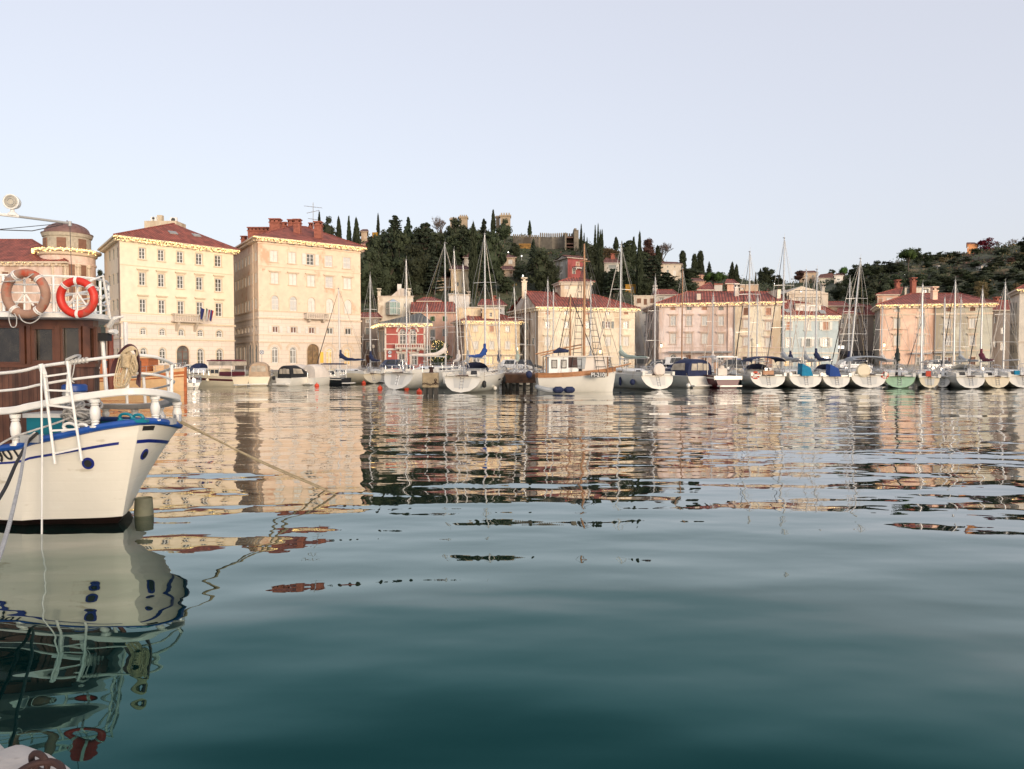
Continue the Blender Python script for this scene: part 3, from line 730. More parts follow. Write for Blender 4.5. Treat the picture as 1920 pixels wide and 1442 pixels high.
p = W(587, 418, 112); rt = thing("rooftop_aerial", "tall television aerial with crossed arms on the peeling palace roof", "aerial", tuple(p))
t = W(587, 380, 112); q = MB(); q.cyl(p - Vector((0, 0, 1)), t, .05, 5); q.build("pole", M_grey, rt, world=True)
for (y_, w_, tilt) in ((388, 1.3, .15), (397, .9, -.2), (411, .7, .1)):
    c = W(587, y_, 112); q = MB(); q.cyl(c - Vector((w_, 0, -tilt)), c + Vector((w_, 0, -tilt)), .035, 4)
    for i in range(6): x = -w_ + 2 * w_ * i / 5; q.cyl(c + Vector((x, -.3, -tilt * x / w_)), c + Vector((x, .3, -tilt * x / w_)), .02, 3)
    q.build("aerial_arm", M_grey, rt, world=True)

# pink house with a round bay and domed drum
m0 = plaster("pink_plaster", (0.66, 0.44, 0.34)); mtr = mat("rotunda_stone", (0.60, 0.48, 0.35), .85, var=.1)
b = Bldg("rotunda_building", "pink house with columned round bay and domed drum tower", (-190, 494, 101), (120, 494, 101), (-190, 500, 116), wall=m0); b.trim = mtr
for i, px in enumerate((38, 64)):
    b.win('f', px, 519, 12, 18, 'br'); b.win('f', px, 577, 12, 20, 'br')
for px in (-60, -10, 10): b.win('f', px, 519, 12, 18, 'br'); b.win('f', px, 577, 12, 20, 'br')
b.walls(m0)
b.roof(W(-150, 449, 110), W(60, 449.5, 109), over=.7)
cx, cy = XY(131, 104.5), 104.5; rr = 45.5 * 104.5 / F; z1 = ZY(484, 104.5)
q = MB(); q.lathe((cx, cy, 0), [(rr, 1.2), (rr, z1 - 1.2), (rr + .12, z1 - 1.15), (rr + .12, z1 - .9), (rr, z1 - .85), (rr, z1)], 40); q.build("bay", m0, b.root, smooth=True, world=True)
q = MB(); q.lathe((cx, cy, 0), [(rr, z1 + .002), (rr + .25, z1 + .15), (rr + .3, z1 + .5), (rr + .75, z1 + .6), (rr + .8, z1 + .85), (rr - .3, z1 + 1.1)], 40); q.build("bay_cornice", mtr, b.root, smooth=True, world=True)
zc = ZY(499, 104.5)
for i in range(7):
    a = math.pi * (1.08 + i * .14)
    for da in (0,):
        c = Vector((cx + (rr + .12) * math.cos(a), cy + (rr + .12) * math.sin(a), 0)); q = MB()
        q.lathe(c, [(.30, zc - 6.0), (.30, zc - 5.7), (.22, zc - 5.6), (.19, zc - .5), (.24, zc - .45), (.30, zc - .38), (.30, zc)], 10)
        q.ball(c + Vector((.26 * math.sin(a), -.26 * math.cos(a), zc - .3)), .16, 6); q.ball(c - Vector((.26 * math.sin(a), -.26 * math.cos(a), -(zc - .3))), .16, 6)
        q.build("column", mtr, b.root, smooth=True, world=True)
    if i < 6:
        a2 = a + math.pi * .07
        for (za, zb_) in ((zc - 2.1, zc - .1), (zc - 5.5, zc - 3.0)):
            c = Vector((cx + (rr + .02) * math.cos(a2), cy + (rr + .02) * math.sin(a2), (za + zb_) / 2)); q = MB(); rm = Matrix.Rotation(a2 + math.pi / 2, 3, 'Z')
            q.box(c, (.75, .12, zb_ - za), rot=rm, mi=0); q.box(c, (.95, .08, zb_ - za + .2), rot=rm, mi=1); q.build("window", [M_shbrown, mtr], b.root, world=True)
r3 = 38.5 * 104.5 / F; zd0, zd1 = ZY(476, 104.5) - .6, ZY(441, 104.5)
dr = MB(); dr.lathe((cx, cy, 0), [(r3, zd0), (r3, zd1 - .5), (r3 + .15, zd1 - .45), (r3 + .28, zd1)], 36); do = dr.build("drum", mat("drum_stone", (.42, .36, .27), .9, var=.2, bump=.02, stain=[((.25, .22, .17), .35, 1.2, (1, 1, .5))]), b.root, smooth=True, world=True)
for i, a in enumerate((1.30, 1.59, 1.88, 1.0)):
    a2 = math.pi * a; q = MB(); c = Vector((cx + (r3 + .01) * math.cos(a2), cy + (r3 + .01) * math.sin(a2), (zd0 + zd1) / 2)); rm = Matrix.Rotation(a2 + math.pi / 2, 3, 'Z')
    q.box(c, (1.1, .14, 1.7), rot=rm); q.box(c, (.03, .17, 1.7), rot=rm); q.build("drum_shutter", M_shbrown, b.root, world=True)
zt_ = ZY(417, 104.5); hh = zt_ - zd1
q = MB(); prof = [(r3 + .32, zd1 + .001), (r3 + .32, zd1 + .12)] + [((r3 - .1) * math.cos(t * math.pi / 2 / 9), zd1 + .2 + (hh - .3) * math.sin(t * math.pi / 2 / 9)) for t in range(9)] + [(.12, zt_ - .05), (.05, zt_ + .3)]
q.lathe((cx, cy, 0), prof, 36); do2 = q.build("dome", mat("copper_dome", (.17, .09, .075), .5, var=.2), b.root, smooth=True, world=True)
q = MB()
for i in range(20):
    a = 2 * math.pi * i / 20; q.tube([(cx + r_ * 1.005 * math.cos(a), cy + r_ * 1.005 * math.sin(a), z_ + .02) for r_, z_ in prof[2:-2]], .03, 4)
q.build("dome_rib", MATS["copper_dome"], b.root, world=True)
ang = [math.pi * (1.02 + i * .05) for i in range(20)]
garland("bright string of warm lights round the rotunda bay", [(cx + (rr + .8) * math.cos(a), cy + (rr + .8) * math.sin(a), z1 + .9) for a in ang], .8, 16, .085)
garland("sparse string of warm lights along the pink rotunda house", [b.e['A'] - Vector((0, .06, .05)), Vector((XY(64, 100.2), 100.2, b.zt + .1))], .25, 5, .05)

# red house with paired arched windows
mr = plaster("red_plaster", (0.40, 0.10, 0.08), stain=[((.30, .07, .055), .4, .5, (1, 1, .4))]); mrs = plaster("beige_side_plaster", (0.33, 0.24, 0.17))
b = Bldg("small_palace", "red Gothic house with white arched balcony windows", (722, 609, 108), (797, 609, 108), (707, 614, 116), wall=mr)
b.trim = mat("white_stone_trim", (0.68, 0.60, 0.50), .8, var=.08)
for px in (754.5, 773.7): b.win('f', px, 631, 12, 29, 'g', arch=True, big=.32, sill=False, bars=2, depth=.3)
for px in (753, 776): b.win('f', px, 674, 12, 22, 'g', hood=14, sill=False, bars=1)
b.row('l', (710, 640), (719, 640), 3, 2.6, 40, 'gy', sill=False)
b.walls({'f': mr, 'l': mrs, 'r': mr, 'b': mr})
b.course('f', (722, 627), (797, 627), .12, .06); b.course('f', (722, 655), (797, 655), .25, .16); b.course('f', (722, 645), (742, 645), .10, .05)
for px in (722.8, 796):                       # quoin strips at the corners
    u, _ = b.hit('f', px, 640); q = MB(); b.fb(q, 'f', u - .12, u + .12, 1.2, b.zt - .36, -.02, .06); q.build("corner_strip", b.trim, b.root, world=True)
balcony(b, 'f', 743, 794, 645, 654, 659, dep=.9, m=b.trim)
b.roof(W(786, 588, 113), W(789, 588, 114), over=.9, m=M_slate)
garland("yellow string of lights round the red house eaves", [b.e['D'] - Vector((0, 0, .1)), b.e['A'] - Vector((0, .05, .1)), b.e['B'] - Vector((0, .05, .1))], .5, 12, .07)
u, z = b.hit('f', 731, 664); rt = thing("road_sign", "round no-parking sign above a small white plate on the red house", "sign", tuple(b.P('f', u, z, .05)))
def sign_disc(c, r, rt):
    q = MB(); q.cyl(c, c + Vector((0, -.03, 0)), r, 20); q.build("sign_face", mat("sign_white", (.7, .7, .7), .4, var=.03), rt, world=True)
    q = MB(); q.torus(c + Vector((0, -.045, 0)), (0, 1, 0), r * .88, r * .08, 20, 4); q.box2(c + Vector((-r * .6, -.045, -r * .6)), c + Vector((r * .6, -.045, r * .6)), .03, r * .14); q.box2(c + Vector((r * .6, -.046, -r * .6)), c + Vector((-r * .6, -.046, r * .6)), .03, r * .14); q.build("sign_marking", mat("sign_dark", (.04, .05, .09), .4, var=.03), rt, world=True)
c = b.P('f', u, z + .25, .06); sign_disc(c, .30, rt); q = MB(); q.box(b.P('f', u, z - .28, .06), (.45, .03, .3)); q.build("plate", MATS["sign_white"], rt, world=True)
p = Vector((XY(491, 97), 97, GZ)); rt = thing("road_sign", "round no-stopping sign on a pole before the peeling palace", "sign", tuple(p)); q = MB(); q.cyl(p, W(491, 657, 97), .04, 6); q.build("pole", M_grey, rt, world=True); sign_disc(W(491, 660.5, 96.9), .30, rt)

def plain(name, label, x0, x1, yt, Y, roof=None, m=None, wins=(), D=None, x1y=None, z0=1.0, over=.4, gl=False, gr=False, mr_=None, cat="house", group=None, trim=None, wk='g', cornice=False, depth=9, chim=()):
    """a house facing the bay; roof = ((px,py),(px,py)) ridge ends or None for a flat parapet; wins = (px, py, w, h, kind)"""
    D = D or (x0, None, Y + depth)
    b = Bldg(name, label, (x0, yt, Y), (x1, x1y or yt, Y if x1y is None else None), D, z0=z0, wall=m, cat=cat, group=group)
    if trim: b.trim = trim
    for w_ in wins: b.win('f', w_[0], w_[1], w_[2], w_[3], w_[4] if len(w_) > 4 else wk, sill=False, bars=1, sur=w_[2] > 6)
    b.walls(m)
    if roof: b.roof(W(roof[0][0], roof[0][1], Y + depth * .45), W(roof[1][0], roof[1][1], Y + depth * .45), over=over, m=mr_, gl=gl, gr=gr, cornice=cornice, th=.15)
    else:
        q = MB()
        for k in 'flr': a, d, n, L = b.fr(k); b.fb(q, k, -.05, L + .05, b.zt - .001, b.zt + .2, -.3, .12)
        q.quad(*[Vector((c.x, c.y, b.zt - .05)) for c in (b.A, b.B, b.C, b.D)]); q.build("parapet", b.trim, b.root, world=True)
    for (px, y0, y1, w_) in chim: b.chimney(px, y0, y1, w_, m=m if w_ < 7 and m else None, Y=Y + depth * .4)
    return b
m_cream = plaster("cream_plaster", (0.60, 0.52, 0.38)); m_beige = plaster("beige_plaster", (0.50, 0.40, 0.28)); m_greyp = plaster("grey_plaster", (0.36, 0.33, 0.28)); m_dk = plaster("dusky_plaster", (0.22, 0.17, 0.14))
m_salmon = plaster("salmon_plaster", (0.62, 0.33, 0.21)); m_whitep = plaster("white_plaster", (0.62, 0.58, 0.52)); m_tan = plaster("tan_plaster", (0.45, 0.31, 0.19)); m_yel = plaster("yellow_plaster", (0.74, 0.54, 0.27))
m_ochre = plaster("ochre_plaster", (0.46, 0.25, 0.04)); m_redh = plaster("crimson_plaster", (0.30, 0.075, 0.07)); m_orange = plaster("orange_plaster", (0.60, 0.26, 0.10))
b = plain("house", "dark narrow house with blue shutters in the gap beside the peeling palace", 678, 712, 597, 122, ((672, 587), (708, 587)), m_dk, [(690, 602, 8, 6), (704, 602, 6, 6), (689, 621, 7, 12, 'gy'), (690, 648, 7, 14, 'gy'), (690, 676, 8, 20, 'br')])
b = plain("house", "cream house with a greenish glass bay and roof terrace", 709, 775, 557, 127, None, m_cream, [(760, 572, 6, 7), (766, 590, 5, 8)], chim=((711, 541, 556, 5), (767, 541, 556, 5)), depth=10)
q = MB(); p0, p1 = W(731, 557, 131), W(757, 541, 131); q.add([p0, W(757, 557, 131), p1, W(750, 541, 131)] + [v + Vector((0, 3, 0)) for v in (p0, W(757, 557, 131), p1, W(750, 541, 131))], [(0, 1, 2, 3), (7, 6, 5, 4), (0, 3, 7, 4), (3, 2, 6, 7), (1, 5, 6, 2), (0, 4, 5, 1)]); q.build("penthouse", m_whitep, b.root, world=True)
b.chimney(749, 533, 545, 7, m=m_whitep, Y=132, cap=False)
gl = MB(); M_bayg = mat("bay_glass_green", (.22, .34, .30), .12, var=.3, spec=.8); xs = [724, 732, 742, 750]; pl = [W(724, 590, 126.8), W(731, 590, 125.2), W(743, 590, 125.2), W(750, 590, 126.8)]; zt_ = ZY(566, 125.2)
for i in range(3): gl.quad(pl[i], pl[i + 1], Vector((pl[i + 1].x, pl[i + 1].y, zt_)), Vector((pl[i].x, pl[i].y, zt_)), 0)
ap = Vector((W(737, 560, 126.5).x, 126.5, ZY(560, 126.5)))
for i in range(3): gl.add([Vector((pl[i].x, pl[i].y, zt_ + .01)), Vector((pl[i + 1].x, pl[i + 1].y, zt_ + .01)), ap], [(0, 1, 2)], 1)
go = gl.build("glass_bay", [M_bayg, mat("bay_roof_blue", (.38, .47, .55), .2, var=.1)], b.root, world=True)
q = MB()
for v in pl: q.cyl(v, Vector((v.x, v.y, zt_)), .06, 4)
for z_ in (pl[0].z, (pl[0].z + zt_) / 2, zt_): q.tube([Vector((v.x, v.y, z_)) for v in pl], .05, 4)
for i in range(3):
    for t in (.33, .67): v = pl[i].lerp(pl[i + 1], t); q.cyl(v, Vector((v.x, v.y, zt_)), .035, 4)
q.build("glazing_bar", M_frame, b.root, world=True)
b = plain("house", "salmon house with green shutters behind the lit tree", 775, 858, 587, 122, ((772, 567.5), (850, 567)), m_salmon, [(811, 598, 8, 9, 'gr'), (834, 598, 7, 9, 'gr'), (811, 625, 8, 13, 'gy'), (834, 624, 7, 13, 'gy'), (803, 655, 9, 14, 'gy'), (834, 655, 8, 14, 'gy')], gl=True)
p = W(811, 635, 121.6); rt = thing("air_conditioner", "air conditioner under a window of the salmon house", "air conditioner", tuple(p)); q = MB(); q.box(p, (.8, .35, .55)); q.build("case", M_wht, rt, world=True); q = MB(); q.cyl(p - Vector((.1, .175, 0)), p - Vector((.1, .2, 0)), .2, 12); q.build("fan", M_iron, rt, world=True)
plain("house", "low tiled roofs peeping over the salmon house", 785, 824, 566, 134, ((795, 558), (812, 558)), m_tan, gr=False)
plain("house", "cream terrace house with a white chimney above the salmon roof", 842, 880, 554, 136, None, m_whitep, chim=((879, 547, 562, 5),))
b = plain("house", "white house with red roof and brick chimney behind the yellow house", 900, 946, 574, 128, ((903, 562), (938, 562)), m_whitep, [(938, 582, 4, 5)], chim=((926, 555, 572, 7.5),))
# yellow house with a lit eave
b = Bldg("house", "bright yellow house with roof dormer and shop fronts", (871, 604, 108), (975, 605, None), (853, 607, None), wall=m_yel, cat="house"); b.trim = mat("yellow_trim", (.68, .56, .40), .8, var=.08)
b.row('f', (891.7, 616), (951.7, 617), 3, 8, 11, ['sh', 'pk', 'g']); b.row('f', (892, 647.5), (951.7, 647.5), 3, 9, 15, 'sh')
b.win('f', 952, 679, 13, 22, 'g', glass=M_lit, sill=False); b.win('f', 893, 676, 13, 16, 'g', sill=False); b.win('f', 918, 676, 13, 16, 'g', glass=M_lit, sill=False)
b.win('l', 858, 620, 4, 12, 'gy')
b.walls({'f': m_yel, 'l': m_tan, 'r': m_yel, 'b': m_yel}); b.course('f', (871, 636), (975, 636), .08, .04); b.course('f', (871, 664), (975, 666), .2, .35)
b.roof(W(885, 588, 113), W(935, 589, 113), over=.5)
d = plain("roof_room", "yellow rooftop room with one window on the yellow house", 904, 937, 580, 109.5, None, m_yel, [(920, 590, 5, 8)], z0=ZY(603, 109.5), depth=4, cat="roof room")
d = plain("roof_room", "low cream rooftop terrace room with plants beside the yellow house", 855, 902, 578, 111, None, m_yel, (), z0=ZY(606, 111), depth=4, cat="roof room")
garland("string of warm lights on the yellow house eaves", [b.e['A'] - Vector((0, .05, .1)), b.e['B'] - Vector((0, .05, .1))], .4, 11, .06)
u, z = b.hit('f', 968, 655); wall_lamp("lit lantern on the yellow house corner", b.P('f', u, z, .5))
# big cream house with an attic block on its ridge
m7 = plaster("pale_cream_plaster", (0.70, 0.56, 0.36)); m7s = plaster("cream_plaster_painted_shade", (0.44, 0.36, 0.27))  # second colour: the flank's shade painted in as a darker cream
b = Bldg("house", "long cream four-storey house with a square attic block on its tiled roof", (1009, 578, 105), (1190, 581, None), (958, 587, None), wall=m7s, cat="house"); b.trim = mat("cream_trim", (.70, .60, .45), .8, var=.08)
cols = (1027, 1062, 1102, 1140, 1173.7)
for i, px in enumerate(cols):
    b.win('f', px, 586.5, 8, 6.5, 'g' if i % 2 else 'pk', sill=False, bars=0)
    b.win('f', px, 609, 9, 13, 'g', hood=11, glass=(M_door if i == 3 else None), open_sh=('gy' if i == 3 else None), bars=1)
    b.win('f', px, 640, 10, 17, 'sh', hood=12)
    b.win('f', px, 678, 10, 22, 'g', arch=True, sill=False, big=.15)
for px, py in ((989, 612), (989, 642), (1000, 640), (972, 613), (972, 642)): b.win('l', px, py, 3.5, 12, 'gy', sill=False)
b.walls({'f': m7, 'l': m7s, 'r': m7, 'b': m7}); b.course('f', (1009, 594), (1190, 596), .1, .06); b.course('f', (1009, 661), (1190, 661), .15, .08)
b.pipe('l', 994); b.pipe('l', 1006, m=M_grey); b.pipe('f', 1038.5, m=b.trim)
b.roof(W(985, 546.5, 112), W(1116, 553, 112), over=.55, gl=True)
garland("string of warm lights on the long cream house eaves", [b.e['A'] - Vector((0, .05, .1)), b.e['B'] - Vector((0, .05, .1))], .4, 12, .06)
b.chimney(983, 521, 550, 9, m=m7, Y=111)
t = Bldg("attic_block", "square cream attic block with its own tiled hip roof", (1051, 530, 110), (1108, 530, None), (1040, 532, 113.5), z0=ZY(566, 110), wall=m7, cat="roof room")
t.win('f', 1062.5, 538, 8, 8, 'sh', sill=False); t.win('f', 1098, 538, 5, 8, 'sh', sill=False); t.win('l', 1044, 538, 2, 8, 'gy', sill=False); t.win('l', 1048.5, 538, 1.6, 8, 'gy', sill=False)
t.walls(m7); t.roof(W(1066, 521.5, 112.5), W(1088, 521.5, 112.5), over=.4, th=.12)
for px, py, lb in ((1123, 660, "lit lantern on the long cream house front"),):
    u, z = b.hit('f', px, py); wall_lamp(lb, b.P('f', u, z, .5))
# narrow grey house in the gap
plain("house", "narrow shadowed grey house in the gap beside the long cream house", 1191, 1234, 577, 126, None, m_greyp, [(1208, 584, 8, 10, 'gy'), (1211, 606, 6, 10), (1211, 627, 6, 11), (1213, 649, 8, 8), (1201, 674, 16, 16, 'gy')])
plain("house", "terraced house with three brown doors above the narrow grey house", 1188, 1229, 556, 134, None, m_beige, [(1198, 564, 8, 9, 'br'), (1210, 566, 6, 11, 'br'), (1222.5, 564, 8, 9, 'br')])
plain("house", "small white house under a red roof behind the pink front", 1229, 1268, 554, 137, ((1229, 543.5), (1262, 543.5)), m_whitep, [(1240, 561, 8, 6)], gl=True, chim=((1228, 536, 552, 6),))
# long pink and yellow house
m9 = plaster("rose_plaster", (0.72, 0.54, 0.47)); m9y = plaster("pale_yellow_plaster", (0.74, 0.62, 0.40)); m9s = plaster("rose_plaster_painted_shade", (0.42, 0.33, 0.28))  # last colour: a darker rose with the left flank's shade put in
b = Bldg("house", "long house painted rose pink on one half and pale yellow on the other", (1235, 572, 108), (1463, 568, None), (1210, 582, None), wall=m9y, cat="house"); b.trim = mat("rose_trim", (.62, .47, .37), .8, var=.08)
for i, px in enumerate((1262, 1292, 1321, 1352)):
    b.win('f', px, 578.5, 9, 6, ['pk', 'gy', 'pk', 'gy'][i], sill=False); b.win('f', px, 601.7, 10, 18, 'lo', hood=12.5); b.win('f', px, 635, 10.5, 19, 'sh', hood=13)
for px, k_ in ((1262, 0), (1351, 0)): b.win('f', px, 675, 13, 22, 'g', arch=True, sill=False)
b.win('f', 1291, 671, 9, 11, 'br', sill=False); b.win('f', 1320, 674, 9, 15, 'br', sill=False)
b.win('f', 1399, 584, 10, 14, 'br', sill=False); b.win('f', 1441, 584, 9, 13, 'pk'); b.win('f', 1399, 607, 10, 15, 'sh', hood=11); b.win('f', 1441, 611, 10, 16, 'sh', hood=11.5)
b.win('f', 1399, 640, 10, 16, 'sh', hood=11); b.win('f', 1441, 642, 11, 18, 'sh', hood=11.5); b.win('f', 1396, 679, 8, 20, 'door', sill=False, frame=M_iron, name="door"); b.win('f', 1420, 679, 8, 20, 'door', sill=False, frame=M_iron, name="door"); b.win('f', 1441, 679, 12, 20, 'pk', sill=False, name="door")
for px in (1216, 1222, 1228):
    for py in (597, 627, 660): b.win('l', px, py - (1228 - px) * .05, 2.4, 15, 'gy', sill=False)
b.walls({'f': m9, 'l': m9s, 'r': m9y, 'b': m9}, splits={'f': [(1377, m9), (None, m9y)]})
b.course('f', (1235, 652), (1463, 652), .1, .05); b.course('f', (1235, 661), (1463, 661), .12, .07); b.pipe('f', 1377, m=M_grey); b.pipe('f', 1365, m=b.trim)
q = MB(); 
for (xa, xb) in ((1254, 1293), (1295, 1333), (1336, 1372)): u0, z = b.hit('f', xa, 660); u1, _ = b.hit('f', xb, 660); b.fb(q, 'f', u0, u1, z - .1, z + .1, .1, 1.0)
q.build("awning_box", M_grey, b.root, world=True)
b.roof(W(1289, 547, 113), W(1457, 547.5, 109), over=.6, gr=True)
b.chimney(1309.5, 551, 571, 7, m=m_beige, Y=108, cap=False); b.chimney(1380.5, 532, 562, 7, m=m_whitep, Y=108.5)
q = MB(); p0, p1 = W(1459, 570, 104.6), W(1466, 542, 104.6); q.box(((p0.x + p1.x) / 2, 108.5, (p0.z + p1.z) / 2), ((p1.x - p0.x), 7, p1.z - p0.z)); q.build("end_wall", m9y, b.root, world=True)
garland("string of warm lights on the long pink and yellow house", [b.e['A'] - Vector((0, .05, .1)), b.e['B'] - Vector((.6, .05, .1))], .4, 12, .06)
for px, lb in ((1240, "lit lantern on the pink house corner"), (1419, "lantern on the pale yellow house front")):
    u, z = b.hit('f', px, 649); wall_lamp(lb, b.P('f', u, z, .5))
# houses behind its roof
plain("house", "white gabled wall behind the long pink roof", 1310, 1333, 545, 124, ((1326, 531), (1333, 531)), m_whitep, [(1319, 545, 5, 5)], gr=True)
plain("house", "grey cabin-like roof room with a brick parapet behind the pink roof", 1338, 1353, 534, 128, None, m_greyp, (), trim=M_brick)
plain("house", "brick-coloured house with a stepped tiled roof on the slope", 1362, 1378, 533, 136, ((1363, 524.5), (1375, 524.5)), m_salmon, (), gl=True)
plain("house", "low brownish house behind the pale yellow roof end", 1386, 1420, 535, 140, None, m_tan, [(1392, 541, 6, 4)], trim=m_greyp)
# blue house
m10 = plaster("sea_blue_plaster", (0.43, 0.50, 0.50), fade=.05, stain=[((0.62, .36, .25), .30, .13, (1, 1, 1)), ((.5, .47, .40), .34, .8, (1, 1, .6))])
b = Bldg("house", "grey-blue house with peeling patches and lit shop windows", (1465, 594, 106), (1571, 594.5, None), (1465, 594, 117), wall=m10, cat="house"); b.trim = mat("blue_house_trim", (.66, .60, .50), .8, var=.08)
for px, k1 in ((1479, 'pk'), (1514, 'sh'), (1548, 'pk')):
    b.win('f', px, 611, 10, 15, k1, open_sh=('sh' if px > 1540 else None)); b.win('f', px, 642, 10, 16, ('g' if px != 1514 else 'gy'), open_sh=('sh' if px > 1500 else None), glass=M_glassw)
b.win('f', 1478, 679, 15, 18, 'g', glass=M_lit, sill=False); b.win('f', 1500, 679, 10, 16, 'g', glass=M_glassw, sill=False); b.win('f', 1517, 679, 11, 17, 'g', glass=M_lit, sill=False); b.win('f', 1533, 679, 8, 18, 'g', glass=M_lit, sill=False); b.win('f', 1549, 673, 14, 10, 'g', glass=M_litw, sill=False, bars=0)
b.walls(m10); b.course('f', (1465, 600), (1571, 600), .3, .04, name="frieze"); b.course('f', (1465, 662), (1571, 662), .2, .12); b.pipe('f', 1467.5, m=M_grey)
b.roof(W(1477, 563, 110), W(1541, 573, 110), over=.5)
for px in (1476, 1542):
    q = MB(); p = W(px, 585 - (2 if px < 1500 else 0), 107.0); q.box(p, (.8, .9, .12), rot=Matrix.Rotation(R(35), 3, 'X')); q.build("skylight", M_grey, b.root, world=True)
d = plain("roof_room", "white roof room with a railed terrace on the blue house", 1490, 1538, 572, 107.5, None, m_whitep, [(1500, 580, 14, 8, 'sh'), (1527, 580, 14, 8, 'sh')], z0=ZY(592, 107.5), depth=5, cat="roof room")
q = MB(); a0, a1 = W(1490, 571, 107.6), W(1539, 571, 107.6)
for zz in (.5, 1.0): q.tube([a0 + Vector((0, 0, zz)), a1 + Vector((0, 0, zz))], .03, 4)
for i in range(14): p = a0.lerp(a1, i / 13); q.cyl(p, p + Vector((0, 0, 1.0)), .025, 4)
q.tube([a0 + Vector((0, 0, 0)), a0 + Vector((0, 0, 2)), a1 + Vector((0, 0, 2)), a1], .05, 4); q.build("railing", M_iron, d.root, world=True)
garland("string of warm lights on the blue house eaves", [b.e['A'] - Vector((0, .05, .1)), b.e['B'] - Vector((0, .05, .1))], .5, 12, .06)
plain("house", "beige gabled house rising behind the blue house", 1478, 1549, 552, 120, None, m_beige, [(1502, 546, 4, 5), (1500, 560, 7, 7, 'sh'), (1532, 558, 5, 8)], depth=8)
b = Bldg("house", "broad grey gable end with a tiny attic window behind the blue house", (1474, 549, 124), (1551, 549, None), (1474, 549, 134), wall=m_beige, cat="house"); b.walls(m_beige)
q = MB(); gA, gB, gT = [W(x_, y_, 124) for x_, y_ in ((1474, 549.2), (1551, 549.2), (1503, 536.5))]; bk = Vector((0, 10, 0)); q.add([gA, gB, gT, gA + bk, gB + bk, gT + bk], [(0, 1, 2), (5, 4, 3), (0, 2, 5, 3), (2, 1, 4, 5)]); q.build("gable", m_beige, b.root, world=True)
q = MB(); q.box(W(1502, 546, 123.97), (.35, .1, .45)); q.build("window", M_glass, b.root, world=True)
b.chimney(1543, 532, 549, 5, m=m_greyp, Y=126)
# alley houses
m11 = plaster("weathered_grey_render", (0.32, 0.28, 0.22), stain=[((.16, .13, .10), .42, .5, (1, 1, .4)), ((.42, .37, .28), .4, 1.1, (1, 1, 1))])
plain("house", "weathered grey house with open shutters down the alley", 1571, 1601, 590, 124, ((1572, 578), (1600, 578)), m11, [(1579, 602, 8, 10), (1592, 602, 7, 10, 'br'), (1576, 621, 7, 12, 'br'), (1591, 621, 7, 12), (1577, 640, 9, 13), (1592, 640, 7, 13, 'gy')])
plain("house", "weathered grey house with a gabled dormer down the alley", 1602, 1637, 592, 126, ((1602, 573), (1632, 573)), m11, [(1607, 603, 6, 10, 'br'), (1622, 602.5, 8, 9), (1620, 621, 8, 12), (1608, 640, 6, 12, 'gy'), (1622, 642, 8, 12)])
d = plain("roof_room", "little gabled dormer with a window on the alley roof", 1600, 1617, 575, 126.5, ((1608.5, 570), (1608.6, 570)), m_tan, [(1608.5, 583, 7, 9)], z0=ZY(592, 126.5), depth=4, cat="dormer")
plain("house", "tan house with one brown shutter and a bright red roof behind the alley", 1547, 1586, 575, 130, ((1545, 566), (1583, 566)), m_tan, [(1576.5, 581, 7, 7, 'br')])
rt = thing("shop_sign", "plain white lit sign board in the alley mouth", "sign", tuple(W(1575, 651, 121.5))); q = MB(); q.box(W(1575, 651, 121.5), (1.3, .12, .5)); q.build("board", MATS["bright_shop_light"], rt, world=True)
q = MB(); q.cyl(W(1571, 651, 121.8), W(1571, 651, 123.9), .04, 4); q.build("bracket", M_iron, rt, world=True)
rt = thing("cafe_awning", "dark awning over the shadowed ground floor down the alley", "awning"); q = MB(); a0, a1 = W(1571, 658, 123.8), W(1636, 658, 123.8); q.add([a0, a1, a1 + Vector((0, -2.2, -.6)), a0 + Vector((0, -2.2, -.6)), a0 + Vector((0, 0, -.1)), a1 + Vector((0, 0, -.1)), a1 + Vector((0, -2.2, -.9)), a0 + Vector((0, -2.2, -.9))], [(0, 1, 2, 3), (7, 6, 5, 4), (3, 2, 6, 7), (0, 3, 7, 4), (1, 5, 6, 2), (0, 4, 5, 1)]); q.build("canvas", M_iron, rt, world=True)
# salmon and grey-green house
m13 = plaster("apricot_plaster", (0.78, 0.50, 0.35), fade=.12); m13g = plaster("sage_grey_plaster", (0.50, 0.47, 0.36), fade=.1); m13s = plaster("apricot_side_painted_shade", (0.26, 0.22, 0.18))  # last colour is darkened to stand for shade on the left flank
b = Bldg("house", "wide house painted apricot on one half and sage grey on the other", (1649, 574.5, 106), (1859, 571, None), (1639, 581, 114), wall=m13g, cat="house"); b.trim = mat("apricot_trim", (.66, .52, .38), .8, var=.08)
for px, y1_, k1 in ((1682, 580.5, 'sh'), (1728, 580.5, 'sh'), (1778, 580, 'br'), (1823.6, 579, 'br')): b.win('f', px, y1_, 10, 8, k1, sill=False)
for px in (1682, 1728, 1777.5, 1823): b.win('f', px, 606, 11, 19, 'sh', hood=12); b.win('f', px, 638.5, 11, 19, 'sh' if px < 1750 else 'lo', hood=13)
b.win('f', 1680, 680, 11, 22, 'g', sill=False); b.win('f', 1725, 681, 15, 22, 'g', glass=M_glassw, sill=False); b.win('f', 1757, 675, 12, 16, 'gy', sill=False); b.win('f', 1777, 681, 15, 23, 'g', glass=M_door, sill=False); b.win('f', 1798, 675, 12, 14, 'gy', sill=False); b.win('f', 1823, 678, 11, 17, 'br', sill=False)
b.walls({'f': m13, 'l': m13s, 'r': m13g, 'b': m13}, splits={'f': [(1752.5, m13), (None, m13g)]})
b.course('f', (1649, 590), (1859, 588), .25, .05); b.course('f', (1649, 657), (1859, 657), .14, .08); b.pipe('f', 1752.5, m=M_grey)
q = MB()
